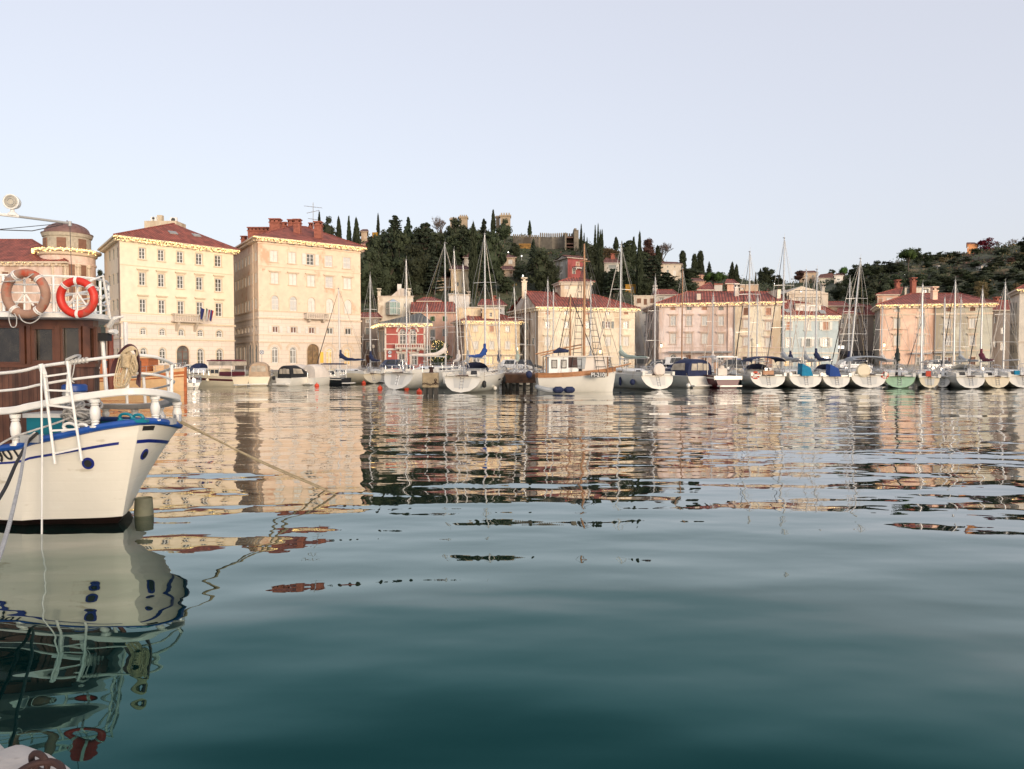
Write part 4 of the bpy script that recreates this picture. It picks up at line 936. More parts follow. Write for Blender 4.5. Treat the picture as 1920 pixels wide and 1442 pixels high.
for (xa, xb, yy) in ((1707, 1743, 663), (1749, 1804, 661)): u0, z = b.hit('f', xa, yy); u1, _ = b.hit('f', xb, yy); b.fb(q, 'f', u0, u1, z - .08, z + .12, .02, .8)
q.build("door_canopy", M_grey, b.root, world=True)
q = MB(); L = b.fr('f')[3]; b.fb(q, 'f', .0, L, 1.2, 2.0, -.02, .09); q.build("stone_base", M_quay, b.root, world=True)
b.roof(W(1708, 550.5, 111), W(1800, 550.5, 109), over=.6)
b.chimney(1751, 538, 567, 9, m=m13, Y=106.5)
garland("string of warm lights on the apricot and sage house", [b.e['A'] - Vector((0, .05, .1)), b.e['B'] - Vector((0, .05, .1))], .4, 12, .06)
u, z = b.hit('f', 1656, 648); wall_lamp("lit lantern on the apricot house corner", b.P('f', u, z, .6))
plain("house", "pinkish house with a steep mono roof behind the apricot house", 1643, 1682, 554, 121, ((1690, 539), (1692, 539)), m_salmon, [(1650, 564, 8, 8, 'pk'), (1668, 563, 10, 8, 'sh')], over=.3, chim=((1682.5, 525, 545, 7), (1712, 521, 540, 8)))
plain("house", "cream roof terrace room with dark beams behind the apricot house", 1694, 1756, 539, 125, None, m_cream, [(1706, 547, 9, 9, 'gy'), (1735, 547, 9, 8)], trim=M_iron)
# dark lane and the last house
plain("house", "deeply shaded house with dark red roof in the lane", 1859, 1893, 583, 118, ((1858, 564), (1892, 564)), plaster("lane_plaster_painted_shade", (.20, .16, .13)), [(1866, 600, 4, 12), (1880, 620, 6, 12), (1866, 645, 5, 12), (1880, 650, 7, 14)], chim=((1868.5, 557, 570, 8),))  # the lane's deep shade is painted into the wall colour
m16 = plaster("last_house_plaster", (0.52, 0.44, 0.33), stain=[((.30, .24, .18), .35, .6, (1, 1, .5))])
b = Bldg("house", "beige house with dark-windowed flank at the edge of the frame", (1909, 545, 101), (2080, 541, None), (1892, 553, 108), wall=m16, cat="house")
for px in (1896, 1901, 1905.5):
    for py, h_ in ((578, 20), (617, 20), (655, 14)): b.win('l', px, py, 2.2, h_, 'gy', sill=False)
for px in (1945, 1985, 2025):
    for py in (575, 612, 650): b.win('f', px, py, 11, 18, 'sh')
b.walls({'f': m16, 'l': m16, 'r': m16, 'b': m16}); b.course('f', (1909, 641), (2080, 641), .2, .1); b.roof(W(1960, 515, 106), W(2040, 515, 106), over=.5)
garland("string of warm lights on the beige house at the frame edge", [b.e['A'] - Vector((0, .05, .1)), b.e['B'] - Vector((0, .05, .1))], .3, 10, .06)

# ---------------------------------------------------------------- houses on the hill
def hh(label, x0, x1, yt, Y, roof, m, wins=(), chim=(), gl=False, gr=False, cat="house", depth=8, over=.4):
    Yy = Y if Y > 0 else ground_Y((x0 + x1) / 2, -Y)
    return plain("hillside_house", label, x0, x1, yt, Yy, roof, m, wins, z0=ground_z((x0 + x1) / 2, Yy + 2) - 4, depth=depth, gl=gl, gr=gr, cat=cat, over=over, mr_=M_tile2, trim=m, chim=chim, wk='gy')
hh("little pinkish house high between the cypresses", 679, 690, 435, -452, ((680, 430.5), (689, 430.5)), m_tan)
hh("orange-walled cottage among the hilltop trees", 700, 709, 437, -450, None, m_ochre)
hh("low house with pale gable below the orange cottage", 681, 704, 459, -468, ((692, 450), (693, 450)), m_salmon, [(690, 463, 4, 4)])
hh("ochre villa with a dark red roof behind the tall masts", 846, 880, 507, -550, ((848, 499), (874, 499)), m_yel, [(869, 534, 5, 8), (858, 533, 4, 7)], depth=7)
hh("grey house gable half hidden by the dark cypress column", 871, 884, 484, -510, ((877, 475), (878, 475)), m_greyp)
hh("low tiled shed beside the ochre villa", 813, 844, 523, -545, ((815, 515), (842, 515)), m_tan)
hh("beige villa with a glazed balcony on the hill", 934, 966, 484, -505, ((936, 478), (955, 478)), m_tan, [(957, 491, 8, 8, 'sh'), (944, 491, 4, 6)])
hh("small house with red roof beneath the beige villa", 941, 962, 507, -520, ((943, 499), (960, 499)), m_tan, [(958, 511, 4, 4, 'br')])
b = Bldg("hillside_house", "crimson house with a grey gable end on the hill", (1064, 484, 172), (1096, 487, None), (1041, 486, 178), z0=ground_z(1065, 172) - 5, wall=m_greyp, cat="house")
b.win('l', 1053, 495, 5, 9, 'sh', sill=False); b.win('l', 1053, 510, 5, 8, 'sh', sill=False); b.win('f', 1083, 497, 5, 10, 'pk', sill=False); b.win('f', 1076, 509, 5, 9, 'gy', sill=False)
b.walls({'f': m_redh, 'l': m_greyp, 'r': m_redh, 'b': m_greyp}); b.roof(W(1054, 478.5, 175), W(1087, 481, 175), over=.5, gl=True, m=M_tile2, cornice=False, th=.15); balcony(b, 'f', 1073, 1092, 500, 505, 508, dep=1.2, m=m_whitep, rail='iron')
hh("low dark-windowed bungalow with a red chimney between cypresses", 1132, 1160, 494, -515, ((1136, 484), (1156, 484)), m_greyp, [(1148, 500, 14, 7)], chim=((1148.5, 476, 490, 7),))
hh("ochre house wall glimpsed beneath the cedars", 1172, 1191, 535, -550, None, m_ochre, [(1186, 541, 5, 6)])
hh("second ochre wall with a window beside the tall cypress", 1206, 1219, 536, -550, None, m_tan, [(1212, 541, 6, 6)])
hh("big beige villa with a flat tiled roof beside the cedar", 1238, 1276, 496, -528, ((1242, 491), (1270, 492)), m_beige, [(1252, 510, 4, 8), (1265, 512, 5, 9, 'sh'), (1252, 500, 2, 3), (1265, 500, 2, 3)], depth=12)
hh("house with a pinkish roof below the three rounded cypresses", 1298, 1320, 528, -540, ((1296, 522), (1312, 522)), m_salmon)
hh("tiny reddish hut beside the round green pine", 1309, 1317, 517, -525, ((1309, 512.5), (1316, 512.5)), m_salmon)
hh("beige house with small windows at the hill saddle", 1497, 1530, 512, -526, ((1500, 508.5), (1527, 508)), m_tan, [(1504, 518, 3, 4), (1514, 518, 3, 4), (1524, 518, 3, 4)])
hh("long cream house with a maroon roof on the saddle", 1533, 1562, 522, -530, ((1538, 515), (1560, 512)), m_cream, [(1549, 525, 3, 3), (1558, 525, 3, 3)])
hh("pale gabled house end at the foot of the dark wood", 1562, 1578, 517, -530, ((1578, 510), (1580, 510)), m_whitep, [(1572, 524, 5, 3)])
hh("bright orange house on the far hilltop", 1809, 1828, 458.5, 345, ((1813, 455), (1827, 455)), m_orange, [(1815, 464, 2, 3, 'sh')], depth=10)
for i, (px, py, w_, h_) in enumerate(((1757, 501, 5, 3), (1837, 503, 3, 5), (1848, 498, 3, 3), (1864, 490, 5, 2.5))):
    Yy = ground_Y(px, py + 3); c = W(px, py, Yy); q = MB(); q.box(c - Vector((0, 0, .5)), (w_ * Yy / F, 2.5, h_ * Yy / F + 1)); q.box(c + Vector((0, 0, h_ * Yy / F / 2 + .1)), (w_ * Yy / F + .4, 2.9, .12)); tag(q.build("garden_shed", m_whitep), ["tiny pale shed between the round pine and the terraces", "tall narrow pale shed below the orange hilltop house", "smallest pale shed just above the crimson hilltop tree's slope", "flat pale shed highest on the terraced slope"][i], "shed", "pale sheds on the terraced hillside")

# ---------------------------------------------------------------- the castle
M_cas = mat("castle_stone", (0.21, 0.175, 0.13), .95, var=.28, vscale=.9, bump=.05, bscale=2, stain=[((.13, .10, .07), .42, .25, (1, 1, .5))])
M_cas2 = mat("castle_stone_light", (0.34, 0.26, 0.175), .95, var=.2, vscale=.9, bump=.05, bscale=2)
def tower(label, x0, x1, yt, yb, Y, n, m, notch=True):
    rt = thing("castle_tower", label, "tower", (XY((x0 + x1) / 2, Y), Y, ZY(yb, Y))); q = MB(); p0, p1 = W(x0, yb, Y), W(x1, yt, Y); w = p1.x - p0.x; mh = w * .26; p0.z -= 14
    c = ((p0.x + p1.x) / 2, Y + w / 2, (p0.z + p1.z - mh) / 2); q.box(c, (w, w, p1.z - mh - p0.z)); q.box((c[0], c[1], p1.z - mh - .25), (w + .5, w + .5, .5)); q.build("shaft", m, rt, world=True)
    q = MB()
    for sx in range(n):
        for sy in range(n):
            if 0 < sx < n - 1 and 0 < sy < n - 1: continue
            x = p0.x + w * (sx + .5) / n; y = Y + w * (sy + .5) / n; ww = w / n * .52
            q.add([(x + a * ww / 2, y + b_ * ww / 2, p1.z - mh) for a, b_ in ((-1, -1), (1, -1), (1, 1), (-1, 1))] + [(x + a * ww / 2, y + b_ * ww / 2, p1.z - mh * (0 if a else .5)) for a, b_ in ((-1, -1), (1, -1), (1, 1), (-1, 1))] + [(x, y - ww / 2, p1.z - mh * .35), (x, y + ww / 2, p1.z - mh * .35)], [(0, 1, 5, 8, 4), (2, 3, 7, 9, 6), (1, 2, 6, 5), (3, 0, 4, 7), (4, 8, 9, 7), (8, 5, 6, 9)])
    q.build("battlement", m, rt, world=True)
tower("tall square battlemented tower on the hilltop", 938, 957, 398, 432, 246, 4, M_cas2)
tower("lower battlemented stub beside the tall tower", 930, 937, 403.5, 432, 250, 3, M_cas2)
tower("broad battlemented tower behind the dark evergreens", 861, 876, 402, 432, 246, 4, M_cas2)
tower("short battlemented turret at the end of the castle row", 844, 856, 406.5, 432, 250, 4, M_cas2)
rt = thing("castle_wall", "long curving battlemented castle wall of brown stone", "wall", (XY(1010, 215), 215, ZY(480, 215)))
path = [(962, 439.5, 476, 222), (985, 441, 478, 219), (1010, 441.5, 484, 216), (1013, 439, 484, 216), (1035, 440, 490, 213), (1058, 439, 494, 212)]
q = MB()
for (a, b_) in zip(path, path[1:]):
    v = [W(a[0], a[2], a[3]), W(b_[0], b_[2], b_[3]), W(b_[0], b_[1] + 5, b_[3]), W(a[0], a[1] + 5, a[3])]; v += [p + Vector((0, 1.6, 0)) for p in v]
    q.add(v, [(0, 1, 2, 3), (7, 6, 5, 4), (3, 2, 6, 7), (0, 3, 7, 4), (1, 5, 6, 2), (0, 4, 5, 1)])
q.build("curtain_wall", M_cas, rt, world=True)
q = MB()
for i in range(27):
    px = 963 + i * 3.6; k = max(j for j in range(len(path) - 1) if path[j][0] <= px); a, b_ = path[k], path[k + 1]; t = (px - a[0]) / (b_[0] - a[0]); yy = a[1] + (b_[1] - a[1]) * t; Yy = a[3] + (b_[3] - a[3]) * t; h_ = 6 if px < 1012 else 8; w_ = 2.3 * Yy / F
    p = W(px, yy + 5.2, Yy); tp = h_ * Yy / F; q.box((p.x, p.y + .3, p.z + tp * .4), (w_, .6, tp * .8)); q.loft([[(p.x - w_ / 2, p.y, p.z + tp * .8), (p.x + w_ / 2, p.y, p.z + tp * .8), (p.x + w_ / 2, p.y + .6, p.z + tp * .8), (p.x - w_ / 2, p.y + .6, p.z + tp * .8)], [(p.x - w_ / 4, p.y, p.z + tp), (p.x + w_ / 4, p.y, p.z + tp), (p.x + w_ / 4, p.y + .6, p.z + tp), (p.x - w_ / 4, p.y + .6, p.z + tp)]])
q.build("merlon_row", M_cas, rt, world=True)
rt = thing("gate_tower", "open-backed castle tower with dark wooden galleries", "tower", (XY(1073, 208), 208, ZY(490, 208)))
q = MB(); Yt = 208
def cbox(x0, x1, y0, y1, ya, yb_, mi=None):
    a, b_ = W(x0, y1, Yt), W(x1, y0, Yt); q.box(((a.x + b_.x) / 2, (ya + yb_) / 2, (a.z + b_.z) / 2), (b_.x - a.x, yb_ - ya, b_.z - a.z), mi=mi)
cbox(1059, 1062, 436, 488, Yt, Yt + 5); cbox(1076, 1085, 431, 482, Yt, Yt + 5); cbox(1062, 1076, 438, 480, Yt + 4, Yt + 5)
for i in range(4): cbox(1059 + i * 4.4, 1061.6 + i * 4.4, 434.5 + i * .3, 443, Yt + 2, Yt + 3)
cbox(1076.5, 1081, 428, 432, Yt, Yt + 4)
q.build("shaft", M_cas, rt, world=True); q = MB()
for y_ in (444, 456, 462): cbox(1062, 1076, y_, y_ + 1.3, Yt + .5, Yt + 4)
q.build("gallery", M_door, rt, world=True)
q = MB(); c0 = W(984, 463, 216); q.box(c0, (3.4, .8, 1.8)); tag(q.build("ochre_shrub_block", mat("dim_ochre_shrub", (.24, .125, .03), .9, var=.4, vscale=1.5)), "dim ochre block standing for orange shrubs beneath the castle wall", "wall")  # plain ochre block added in place of orange shrubs; it gives no light
for i, (px, py) in enumerate(((978, 480), (1028, 499), (980, 517), (1697, 515), (1452, 532), (953, 473))):
    Yy = ground_Y(px, min(py + 14, 545)); p = W(px, py, Yy); g = ground_z(px, Yy); rt = thing("hill_lamp", ["white street lamp under the castle wall", "white street lamp below the big dark evergreen", "bright white globe lamp on the stone chimney-like pillar", "white street lamp low on the dark wooded hill", "small street lamp at the hill saddle", "small street lamp beside the conical evergreen"][i], "lamp", (p.x, p.y, g), 0, "street lamps on the hill")
    q = MB(); q.cyl((p.x, p.y, g - .5), p, .06, 5); q.build("pole", M_grey, rt, world=True); q = MB(); q.ball(p, .13 if i != 2 else .2, 8); q.build("globe", M_lampw, rt, world=True)
# ---------------------------------------------------------------- trees
def leafmat(name, c, var=.45, vs=.35, tw=None):
    m = mat(name, c, .75, var=var, vscale=vs, spec=.2); nt = m.node_tree; nd = nt.nodes; lk = nt.links; b = nd["Principled BSDF"]
    old = b.inputs["Base Color"].links[0].from_socket; oi = nd.new("ShaderNodeObjectInfo"); h = nd.new("ShaderNodeHueSaturation")
    mr = nd.new("ShaderNodeMapRange"); mr.inputs[3].default_value = .72; mr.inputs[4].default_value = 1.35; lk.new(oi.outputs["Random"], mr.inputs[0]); lk.new(mr.outputs[0], h.inputs["Value"])
    m2 = nd.new("ShaderNodeMapRange"); m2.inputs[3].default_value = .48; m2.inputs[4].default_value = .525; lk.new(oi.outputs["Random"], m2.inputs[0]); lk.new(m2.outputs[0], h.inputs["Hue"])
    lk.new(old, h.inputs["Color"]); lk.new(h.outputs[0], b.inputs["Base Color"]); return m
L_cyp = leafmat("cypress_foliage", (0.040, 0.050, 0.024)); L_con = leafmat("conifer_foliage", (0.038, 0.050, 0.030)); L_brd = leafmat("evergreen_foliage", (0.042, 0.052, 0.026))
L_olv = leafmat("olive_foliage", (0.065, 0.075, 0.045)); L_pin = leafmat("pine_foliage", (0.055, 0.095, 0.022)); L_red = leafmat("reddish_foliage", (0.085, 0.042, 0.034)); L_crim = leafmat("crimson_foliage", (0.20, 0.025, 0.04))
L_twig = leafmat("bare_twigs", (0.20, 0.155, 0.125), .3); L_tan = leafmat("dry_leaves", (0.13, 0.09, 0.045), .35); M_bark = mat("bark", (0.11, 0.085, 0.065), .95, var=.3, vscale=4)
def blob(q, c, rad, n, leaf, r, core=True, flat=1.0):
    """leaf clumps through the shell of an ellipsoid with an uneven surface"""
    c = Vector(c); ph = [r.uniform(0, 6.3) for _ in range(4)]
    if core: q.ball(c, 1.0, 7, (rad[0] * .72, rad[1] * .72, rad[2] * .72))
    for _ in range(n):
        u = r.uniform(-1, 1); a = r.uniform(0, 2 * math.pi); s_ = math.sqrt(1 - u * u)
        d = Vector((s_ * math.cos(a), s_ * math.sin(a), u))
        k = (0.74 + .34 * r.random() ** .8) * (1 + .10 * math.sin(3 * a + ph[0]) + .10 * math.sin(5 * u + ph[1]))
        p = c + Vector((d.x * rad[0], d.y * rad[1], d.z * rad[2])) * k
        x = Vector((r.gauss(0, 1), r.gauss(0, 1), r.gauss(0, .6) * flat)).normalized(); y = x.orthogonal().normalized(); y = (y + x.cross(y) * r.uniform(-1, 1)).normalized()
        l = leaf * r.uniform(.6, 1.4)
        q.add([p - x * l, p + y * l * .7, p + x * l * 1.1, p - y * l * .6], [(0, 1, 2, 3)])
PRO = {}
def proto(kind, var=0):
    key = (kind, var)
    if key in PRO: return PRO[key]
    r = random.Random(hash(kind) % 1 + len(kind) * 7 + var * 13 + sum(map(ord, kind))); q = MB(); t = MB(); m = L_brd
    t.tube([(0, 0, -.12), (.005, 0, .1), (0, .01, .5)], [.035, .026, .012], 6)
    if kind == 'cypress':
        m = L_cyp
        for i in range(22):
            z = .05 + .88 * (i / 21) ** 1.0; s_ = (z / .3) ** .5 if z < .3 else max(.02, (1 - z) / .7) ** .62
            w = .46 * min(1, s_); q.ball((r.uniform(-.04, .04) * w, r.uniform(-.04, .04) * w, z), 1, 7, (w * .78, w * .78, .05))
            blob(q, (r.uniform(-.1, .1) * w, r.uniform(-.1, .1) * w, z), (w, w, .07), 120, .055, r, core=False)
        q2 = [Vector((v.x, v.y, v.z)) for v in q.v]
    elif kind == 'round_cypress':
        m = L_cyp
        for i in range(20):
            z = .06 + .86 * i / 19; s_ = 1.0 - .45 * z; s_ *= min(1, math.sqrt(max(0.02, (1.0 - z) / .14)))
            w = .47 * s_ ; q.ball((0, 0, z), 1, 8, (w * .8, w * .8, .055)); blob(q, (0, 0, z), (w, w, .07), 130, .05, r, core=False)
    elif kind == 'conifer':
        m = L_con
        for i in range(17):
            z = .10 + .86 * i / 16; w = .5 * (1 - z) ** .75 + .02; nb = 7 if i < 12 else 4
            for j in range(nb):
                a = r.uniform(0, 6.28); l = w * r.uniform(.75, 1.12)
                for k in range(3): f = (k + .7) / 3; blob(q, (math.cos(a) * l * f * .85, math.sin(a) * l * f * .85, z - .05 * f * f + .01), (l * .25, l * .25, .022), 13, .035, r, core=(k < 2), flat=.35)
        t.tube([(0, 0, .4), (0, 0, .99)], [.02, .003], 5)
    elif kind == 'cedar':
        m = L_con
        for i in range(11):
            z = .16 + .80 * i / 10; w = .52 * (1 - z * .62) * r.uniform(.7, 1.08) * (1 if z < .9 else .6)
            for j in range(6):
                a = j * 1.05 + r.uniform(-.4, .4); l = w * r.uniform(.6, 1.1)
                t.tube([(0, 0, z - .05), (math.cos(a) * l * .8, math.sin(a) * l * .8, z)], [.012, .004], 4)
                for k in range(3): f = (k + .8) / 3; blob(q, (math.cos(a) * l * f, math.sin(a) * l * f, z + r.uniform(-.012, .012)), (l * .30, l * .30, .018), 16, .034, r, core=True, flat=.3)
        t.tube([(0, 0, .4), (0, 0, .98)], [.025, .004], 5)
    elif kind in ('broad', 'olive', 'red', 'crimson', 'tanb'):
        m = {'broad': L_brd, 'olive': L_olv, 'red': L_red, 'crimson': L_crim, 'tanb': L_tan}[kind]
        for i in range(24):
            a = r.uniform(0, 6.28); z = r.uniform(.16, .9); w = .36 * math.sin(min(1, (z - .02) / .96) * math.pi) ** .5 * r.uniform(.25, 1)
            rr = r.uniform(.11, .2); blob(q, (math.cos(a) * w, math.sin(a) * w, z), (rr, rr, rr * .62), 85, .032, r, core=kind not in ('crimson', 'tanb'))
        blob(q, (0, 0, .5), (.32, .32, .34), 120, .04, r, core=kind not in ('crimson', 'tanb'))
        for i in range(6): a = r.uniform(0, 6.28); t.tube([(0, 0, .22), (math.cos(a) * .15, math.sin(a) * .15, .45), (math.cos(a) * .28, math.sin(a) * .28, .7)], [.014, .009, .003], 4)
    elif kind == 'pine':
        m = L_pin
        for i in range(20):
            a = r.uniform(0, 6.28); w = .34 * math.sqrt(r.random()); z = .80 - .5 * w * w / .12 * .3 + r.uniform(-.08, .03); rr = r.uniform(.12, .17)
            blob(q, (math.cos(a) * w, math.sin(a) * w, z - .03), (rr, rr, rr * .9), 90, .028, r)
        for i in range(7): a = r.uniform(0, 6.28); t.tube([(0, 0, .35), (math.cos(a) * .15, math.sin(a) * .15, .58), (math.cos(a) * .27, math.sin(a) * .27, .72)], [.02, .012, .005], 4)
        t.tube([(0, 0, .1), (0, 0, .6)], [.03, .018], 6)
    elif kind == 'bare':
        m = L_twig
        def br(p, d, l, rad, dep):
            e = p + d * l; (t if dep > 2 else q).tube([p, (p + e) / 2 + Vector((r.gauss(0, .03), r.gauss(0, .03), 0)) * l, e], [rad, rad * .8, rad * .6], 4 if dep > 2 else 3, cap=False)
            if dep == 0: return
            for _ in range(3 if dep > 1 else 4):
                nd_ = (d + Vector((r.gauss(0, .5), r.gauss(0, .5), r.gauss(.1, .3)))).normalized(); br(e if r.random() < .6 else p.lerp(e, .7), nd_, l * r.uniform(.6, .85), rad * .68, dep - 1)
        br(Vector((0, 0, -.05)), Vector((0, 0, 1)), .26, .030, 6)
        mx = max(v.z for v in q.v); wx = max(max(abs(v.x), abs(v.y)) for v in q.v)
        for v in q.v + t.v: v.z /= mx; v.x *= .48 / wx; v.y *= .48 / wx
    crown = q.build("crown", m); trunk = t.build("trunk", M_bark)
    for o in (crown, trunk): COL.objects.unlink(o)
    PRO[key] = (crown, trunk); return PRO[key]
TREE_N = 0
def tree(kind, px, top, w, base, label, group=None, var=None, Y=None):
    global TREE_N; TREE_N += 1
    if var is None: var = TREE_N % (3 if kind in ('broad', 'conifer', 'cypress') else 2)
    c, t = proto(kind, var)
    Yy = Y or ground_Y(px, base); g = ground_z(px, Yy) if Yy > HY0 + 1 else GZ; h = ZY(top, Yy) - g
    if h < 1: return
    ww = w * Yy / F * (1.38 if kind == 'broad' else 1.2 if kind in ('conifer', 'cedar') else 1.0)
    names = {'cypress': "cypress_tree", 'round_cypress': "cypress_tree", 'conifer': "conifer_tree", 'cedar': "cedar_tree", 'broad': "evergreen_tree", 'olive': "olive_tree", 'red': "autumn_tree", 'crimson': "autumn_tree", 'tanb': "autumn_tree", 'pine': "pine_tree", 'bare': "bare_tree"}
    rt = thing(names[kind], label, "tree", (XY(px, Yy), Yy, g), rnd.uniform(0, 6.28), group); rt.scale = (ww, ww, h)
    for o in (c, t): k = o.copy(); COL.objects.link(k); k.parent = rt
    return rt
G1 = "tall dark trees massed on the castle hill"
C_ = 'cypress'
for a in (
 (C_, 601, 398, 10, 470, "tall cypress directly beside the brick chimneys of the peeling palace"), ('broad', 617, 404, 27, 470, "bushy dark evergreen between the two cypresses over the peeling palace roof"), (C_, 637, 406, 13, 468, "broad dark cypress above the right roof slope of the peeling palace"),
 (C_, 656, 406, 10, 468, "slim cypress next to the peeling palace's roof corner"), (C_, 670, 409, 15, 470, "full dark cypress left of the little hilltop houses"), (C_, 710.5, 400, 7, 445, "needle-thin cypress rising alone above the castle hill's dark wood"),
 ('cedar', 742, 404, 34, 455, "flat-topped cedar at the crest of the dark wood"), ('conifer', 767, 407, 42, 520, "pointed fir with drooping boughs on the crest of the dark wood"), ('cedar', 797, 418, 66, 540, "huge layered cedar in the middle of the dark wood"),
 ('broad', 795, 415, 46, 480, "rounded evergreen on the crest just right of the pointed fir"), ('bare', 827, 403, 36, 462, "leafless grey tree on the skyline between dark evergreens"), ('broad', 858, 408, 46, 480, "big rounded evergreen in front of the broad castle tower"),
 ('broad', 884, 419, 34, 480, "dark evergreen just behind the tall cypress column's tip"), (C_, 888, 420, 21, 560, "massive dark green cypress column standing before the wood"), ('conifer', 908, 410, 34, 480, "dark conifer left of the tall castle tower"),
 (C_, 925, 394, 11, 440, "tall narrow cypress beside the highest castle tower"), ('broad', 946, 409, 27, 455, "dense evergreen at the foot of the highest castle tower"), ('broad', 921, 428, 52, 548, "tallest bulky dark evergreen behind the bare mast"),
 (C_, 740, 502, 12, 556, "small brownish-green cypress low in front of the dark wood"), ('olive', 782, 524, 30, 556, "grey-green bush-like tree at the foot of the dark wood"), (C_, 993, 414, 9, 446, "lone blunt cypress on the skyline left of the castle wall"),
 ('conifer', 1000, 448, 28, 520, "dark pointed conifer in front of the castle wall"), ('broad', 965, 454, 20, 485, "small round dark evergreen below the castle wall's low end"), ('broad', 1013, 466, 44, 552, "large dark evergreen left of the crimson house"),
 ('olive', 975, 497, 32, 528, "greyish olive tree beside the beige villa"), ('broad', 1030, 487, 34, 552, "dark leafy tree touching the crimson house gable"), ('bare', 1007, 505, 32, 535, "low leafless tree under the big dark evergreens"),
 (C_, 1089, 421, 7, 478, "slender cypress right beside the open-backed castle tower"), (C_, 1094.5, 437, 5, 478, "short slim cypress next to the open-backed tower's cypress"), (C_, 1100, 445, 4, 470, "smallest needle cypress right of the castle"),
 (C_, 1115, 423, 6, 478, "thin separate cypress left of the cypress cluster"), (C_, 1120.5, 420, 6, 478, "tallest spire in the cypress cluster right of the castle"), (C_, 1124.5, 431, 6, 478, "middle spire in the cypress cluster right of the castle"), (C_, 1128, 431, 7, 478, "last spire of the cypress cluster right of the castle"),
 (C_, 1124, 448, 18, 555, "wide old cypress standing below the cypress cluster"), ('broad', 1108, 461, 28, 505, "dark evergreen just below the thin cypresses"), ('olive', 1097, 467, 28, 500, "grey-green olive behind the crimson house roof"), ('broad', 1075, 470, 16, 495, "small evergreen at the foot of the open-backed castle tower"),
 (C_, 1154, 444, 12, 470, "blunt little cypress on the skyline above the brown hedge"), ('tanb', 1143, 461, 36, 492, "brown leafless thicket above the dark-windowed bungalow"), (C_, 1165, 452, 4, 472, "tiny needle cypress behind the silver mast top"), ('broad', 1178, 449, 28, 485, "rounded evergreen right of the silver mast top"),
 (C_, 1187, 445, 12, 505, "cypress left of the tallest cypress on the right of the castle hill"), (C_, 1198, 437, 14, 555, "tallest lone cypress on the right part of the castle hill"), ('red', 1217, 448, 36, 495, "reddish-brown broad tree on the right shoulder of the castle hill"),
 ('cedar', 1222, 480, 54, 555, "dark layered cedar before the big beige villa"), (C_, 1232, 461, 18, 505, "dull green cypress before the reddish-brown tree"), ('cedar', 1150, 504, 46, 556, "layered cedar below the dark-windowed bungalow"), ('bare', 1240, 453, 40, 500, "leafless purplish tree at the hill's right edge"),
 ('round_cypress', 1278.5, 470, 18, 522, "first blunt-topped cypress beside the big beige villa"), ('round_cypress', 1300.5, 476, 15, 522, "shortest blunt-topped cypress, in the middle of the three"), ('round_cypress', 1311.5, 470, 17, 520, "blunt-topped cypress right of its shorter neighbour"),
 ('conifer', 1328, 490, 14, 520, "ragged small conifer behind the round green pine"), ('pine', 1339, 505, 50, 546, "bright green rounded pine above the pink house roof"), ('broad', 1290, 500, 44, 528, "dark evergreen under the blunt-topped cypresses"),
 (C_, 1371, 492, 14, 540, "left stem of the paired cypresses at the saddle"), (C_, 1379, 496, 14, 540, "right stem of the paired cypresses at the saddle"), ('broad', 1435, 497, 27, 535, "dark rounded tree on the saddle between two masts"), ('conifer', 1424, 503, 13, 533, "narrow conifer leaning on the rounded saddle tree"),
 ('broad', 1454, 515, 24, 540, "low evergreen behind the tallest masts"), ('cedar', 1247, 511, 56, 556, "wide dark cedar beneath the big beige villa"), ('broad', 1283, 521, 48, 560, "dark evergreen behind the pink house's roof end"), (C_, 1415, 510, 4, 535, "tiny thin cypress on the saddle"),
 ('red', 1497, 507, 24, 530, "brown-red tree beside the beige saddle house"), ('pine', 1580, 497, 20, 528, "dark umbrella pine before the cream saddle house"), ('broad', 1557, 504, 14, 525, "small dark tree behind the cream saddle house"),
 ('pine', 1700, 460, 44, 512, "great round umbrella pine alone on the right hill's skyline"), ('broad', 1718, 464, 18, 498, "smaller crown touching the great umbrella pine"), ('broad', 1736, 472, 18, 495, "dark bushy tree right of the great umbrella pine"),
 ('crimson', 1844, 446, 40, 472, "crimson-leaved tree beside the orange hilltop house"), ('bare', 1868, 451, 16, 470, "small leafless tree right of the crimson tree"), ('bare', 1893, 447, 18, 466, "pale leafless tree near the right hilltop"), ('broad', 1920, 440, 26, 478, "dark tree on the skyline at the frame edge"),
 ('tanb', 1839, 521, 32, 565, "tan autumn tree behind the sage house roof"), ('tanb', 1906, 527, 26, 565, "golden-brown tree above the dark lane"), ('broad', 1800, 540, 40, 566, "green tree behind the sage house's roof ridge")): tree(*a)
r2_ = random.Random(5)
for (px, top, w, base) in ((690, 462, 38, 565), (703, 440, 40, 550), (719, 420, 40, 530), (733, 428, 42, 540), (752, 430, 48, 545), (758, 468, 50, 556), (778, 455, 55, 556), (822, 436, 50, 520), (846, 434, 52, 520), (868, 440, 50, 500), (835, 470, 44, 540), (815, 482, 44, 552), (722, 480, 44, 560), (705, 500, 40, 570), (685, 508, 30, 570), (905, 450, 40, 548), (898, 480, 36, 555), (950, 515, 28, 552), (765, 510, 40, 560)):
    tree(r2_.choice(['broad', 'broad', 'broad', 'cedar']), px, top, w, base, "dark evergreen in the dense wood between the peeling palace and the castle towers", G1)
for (px, top, w, base) in ((1042, 520, 26, 552), (1107, 490, 28, 535), (1136, 508, 26, 552), (1172, 475, 28, 520), (1180, 500, 30, 545), (1210, 520, 28, 556), (1205, 470, 28, 520), (1262, 535, 30, 560), (1170, 462, 20, 500)):
    tree('broad', px, top, w, base, "dark evergreen in the greenery around the crimson house and the cedars", "evergreens around the crimson house")
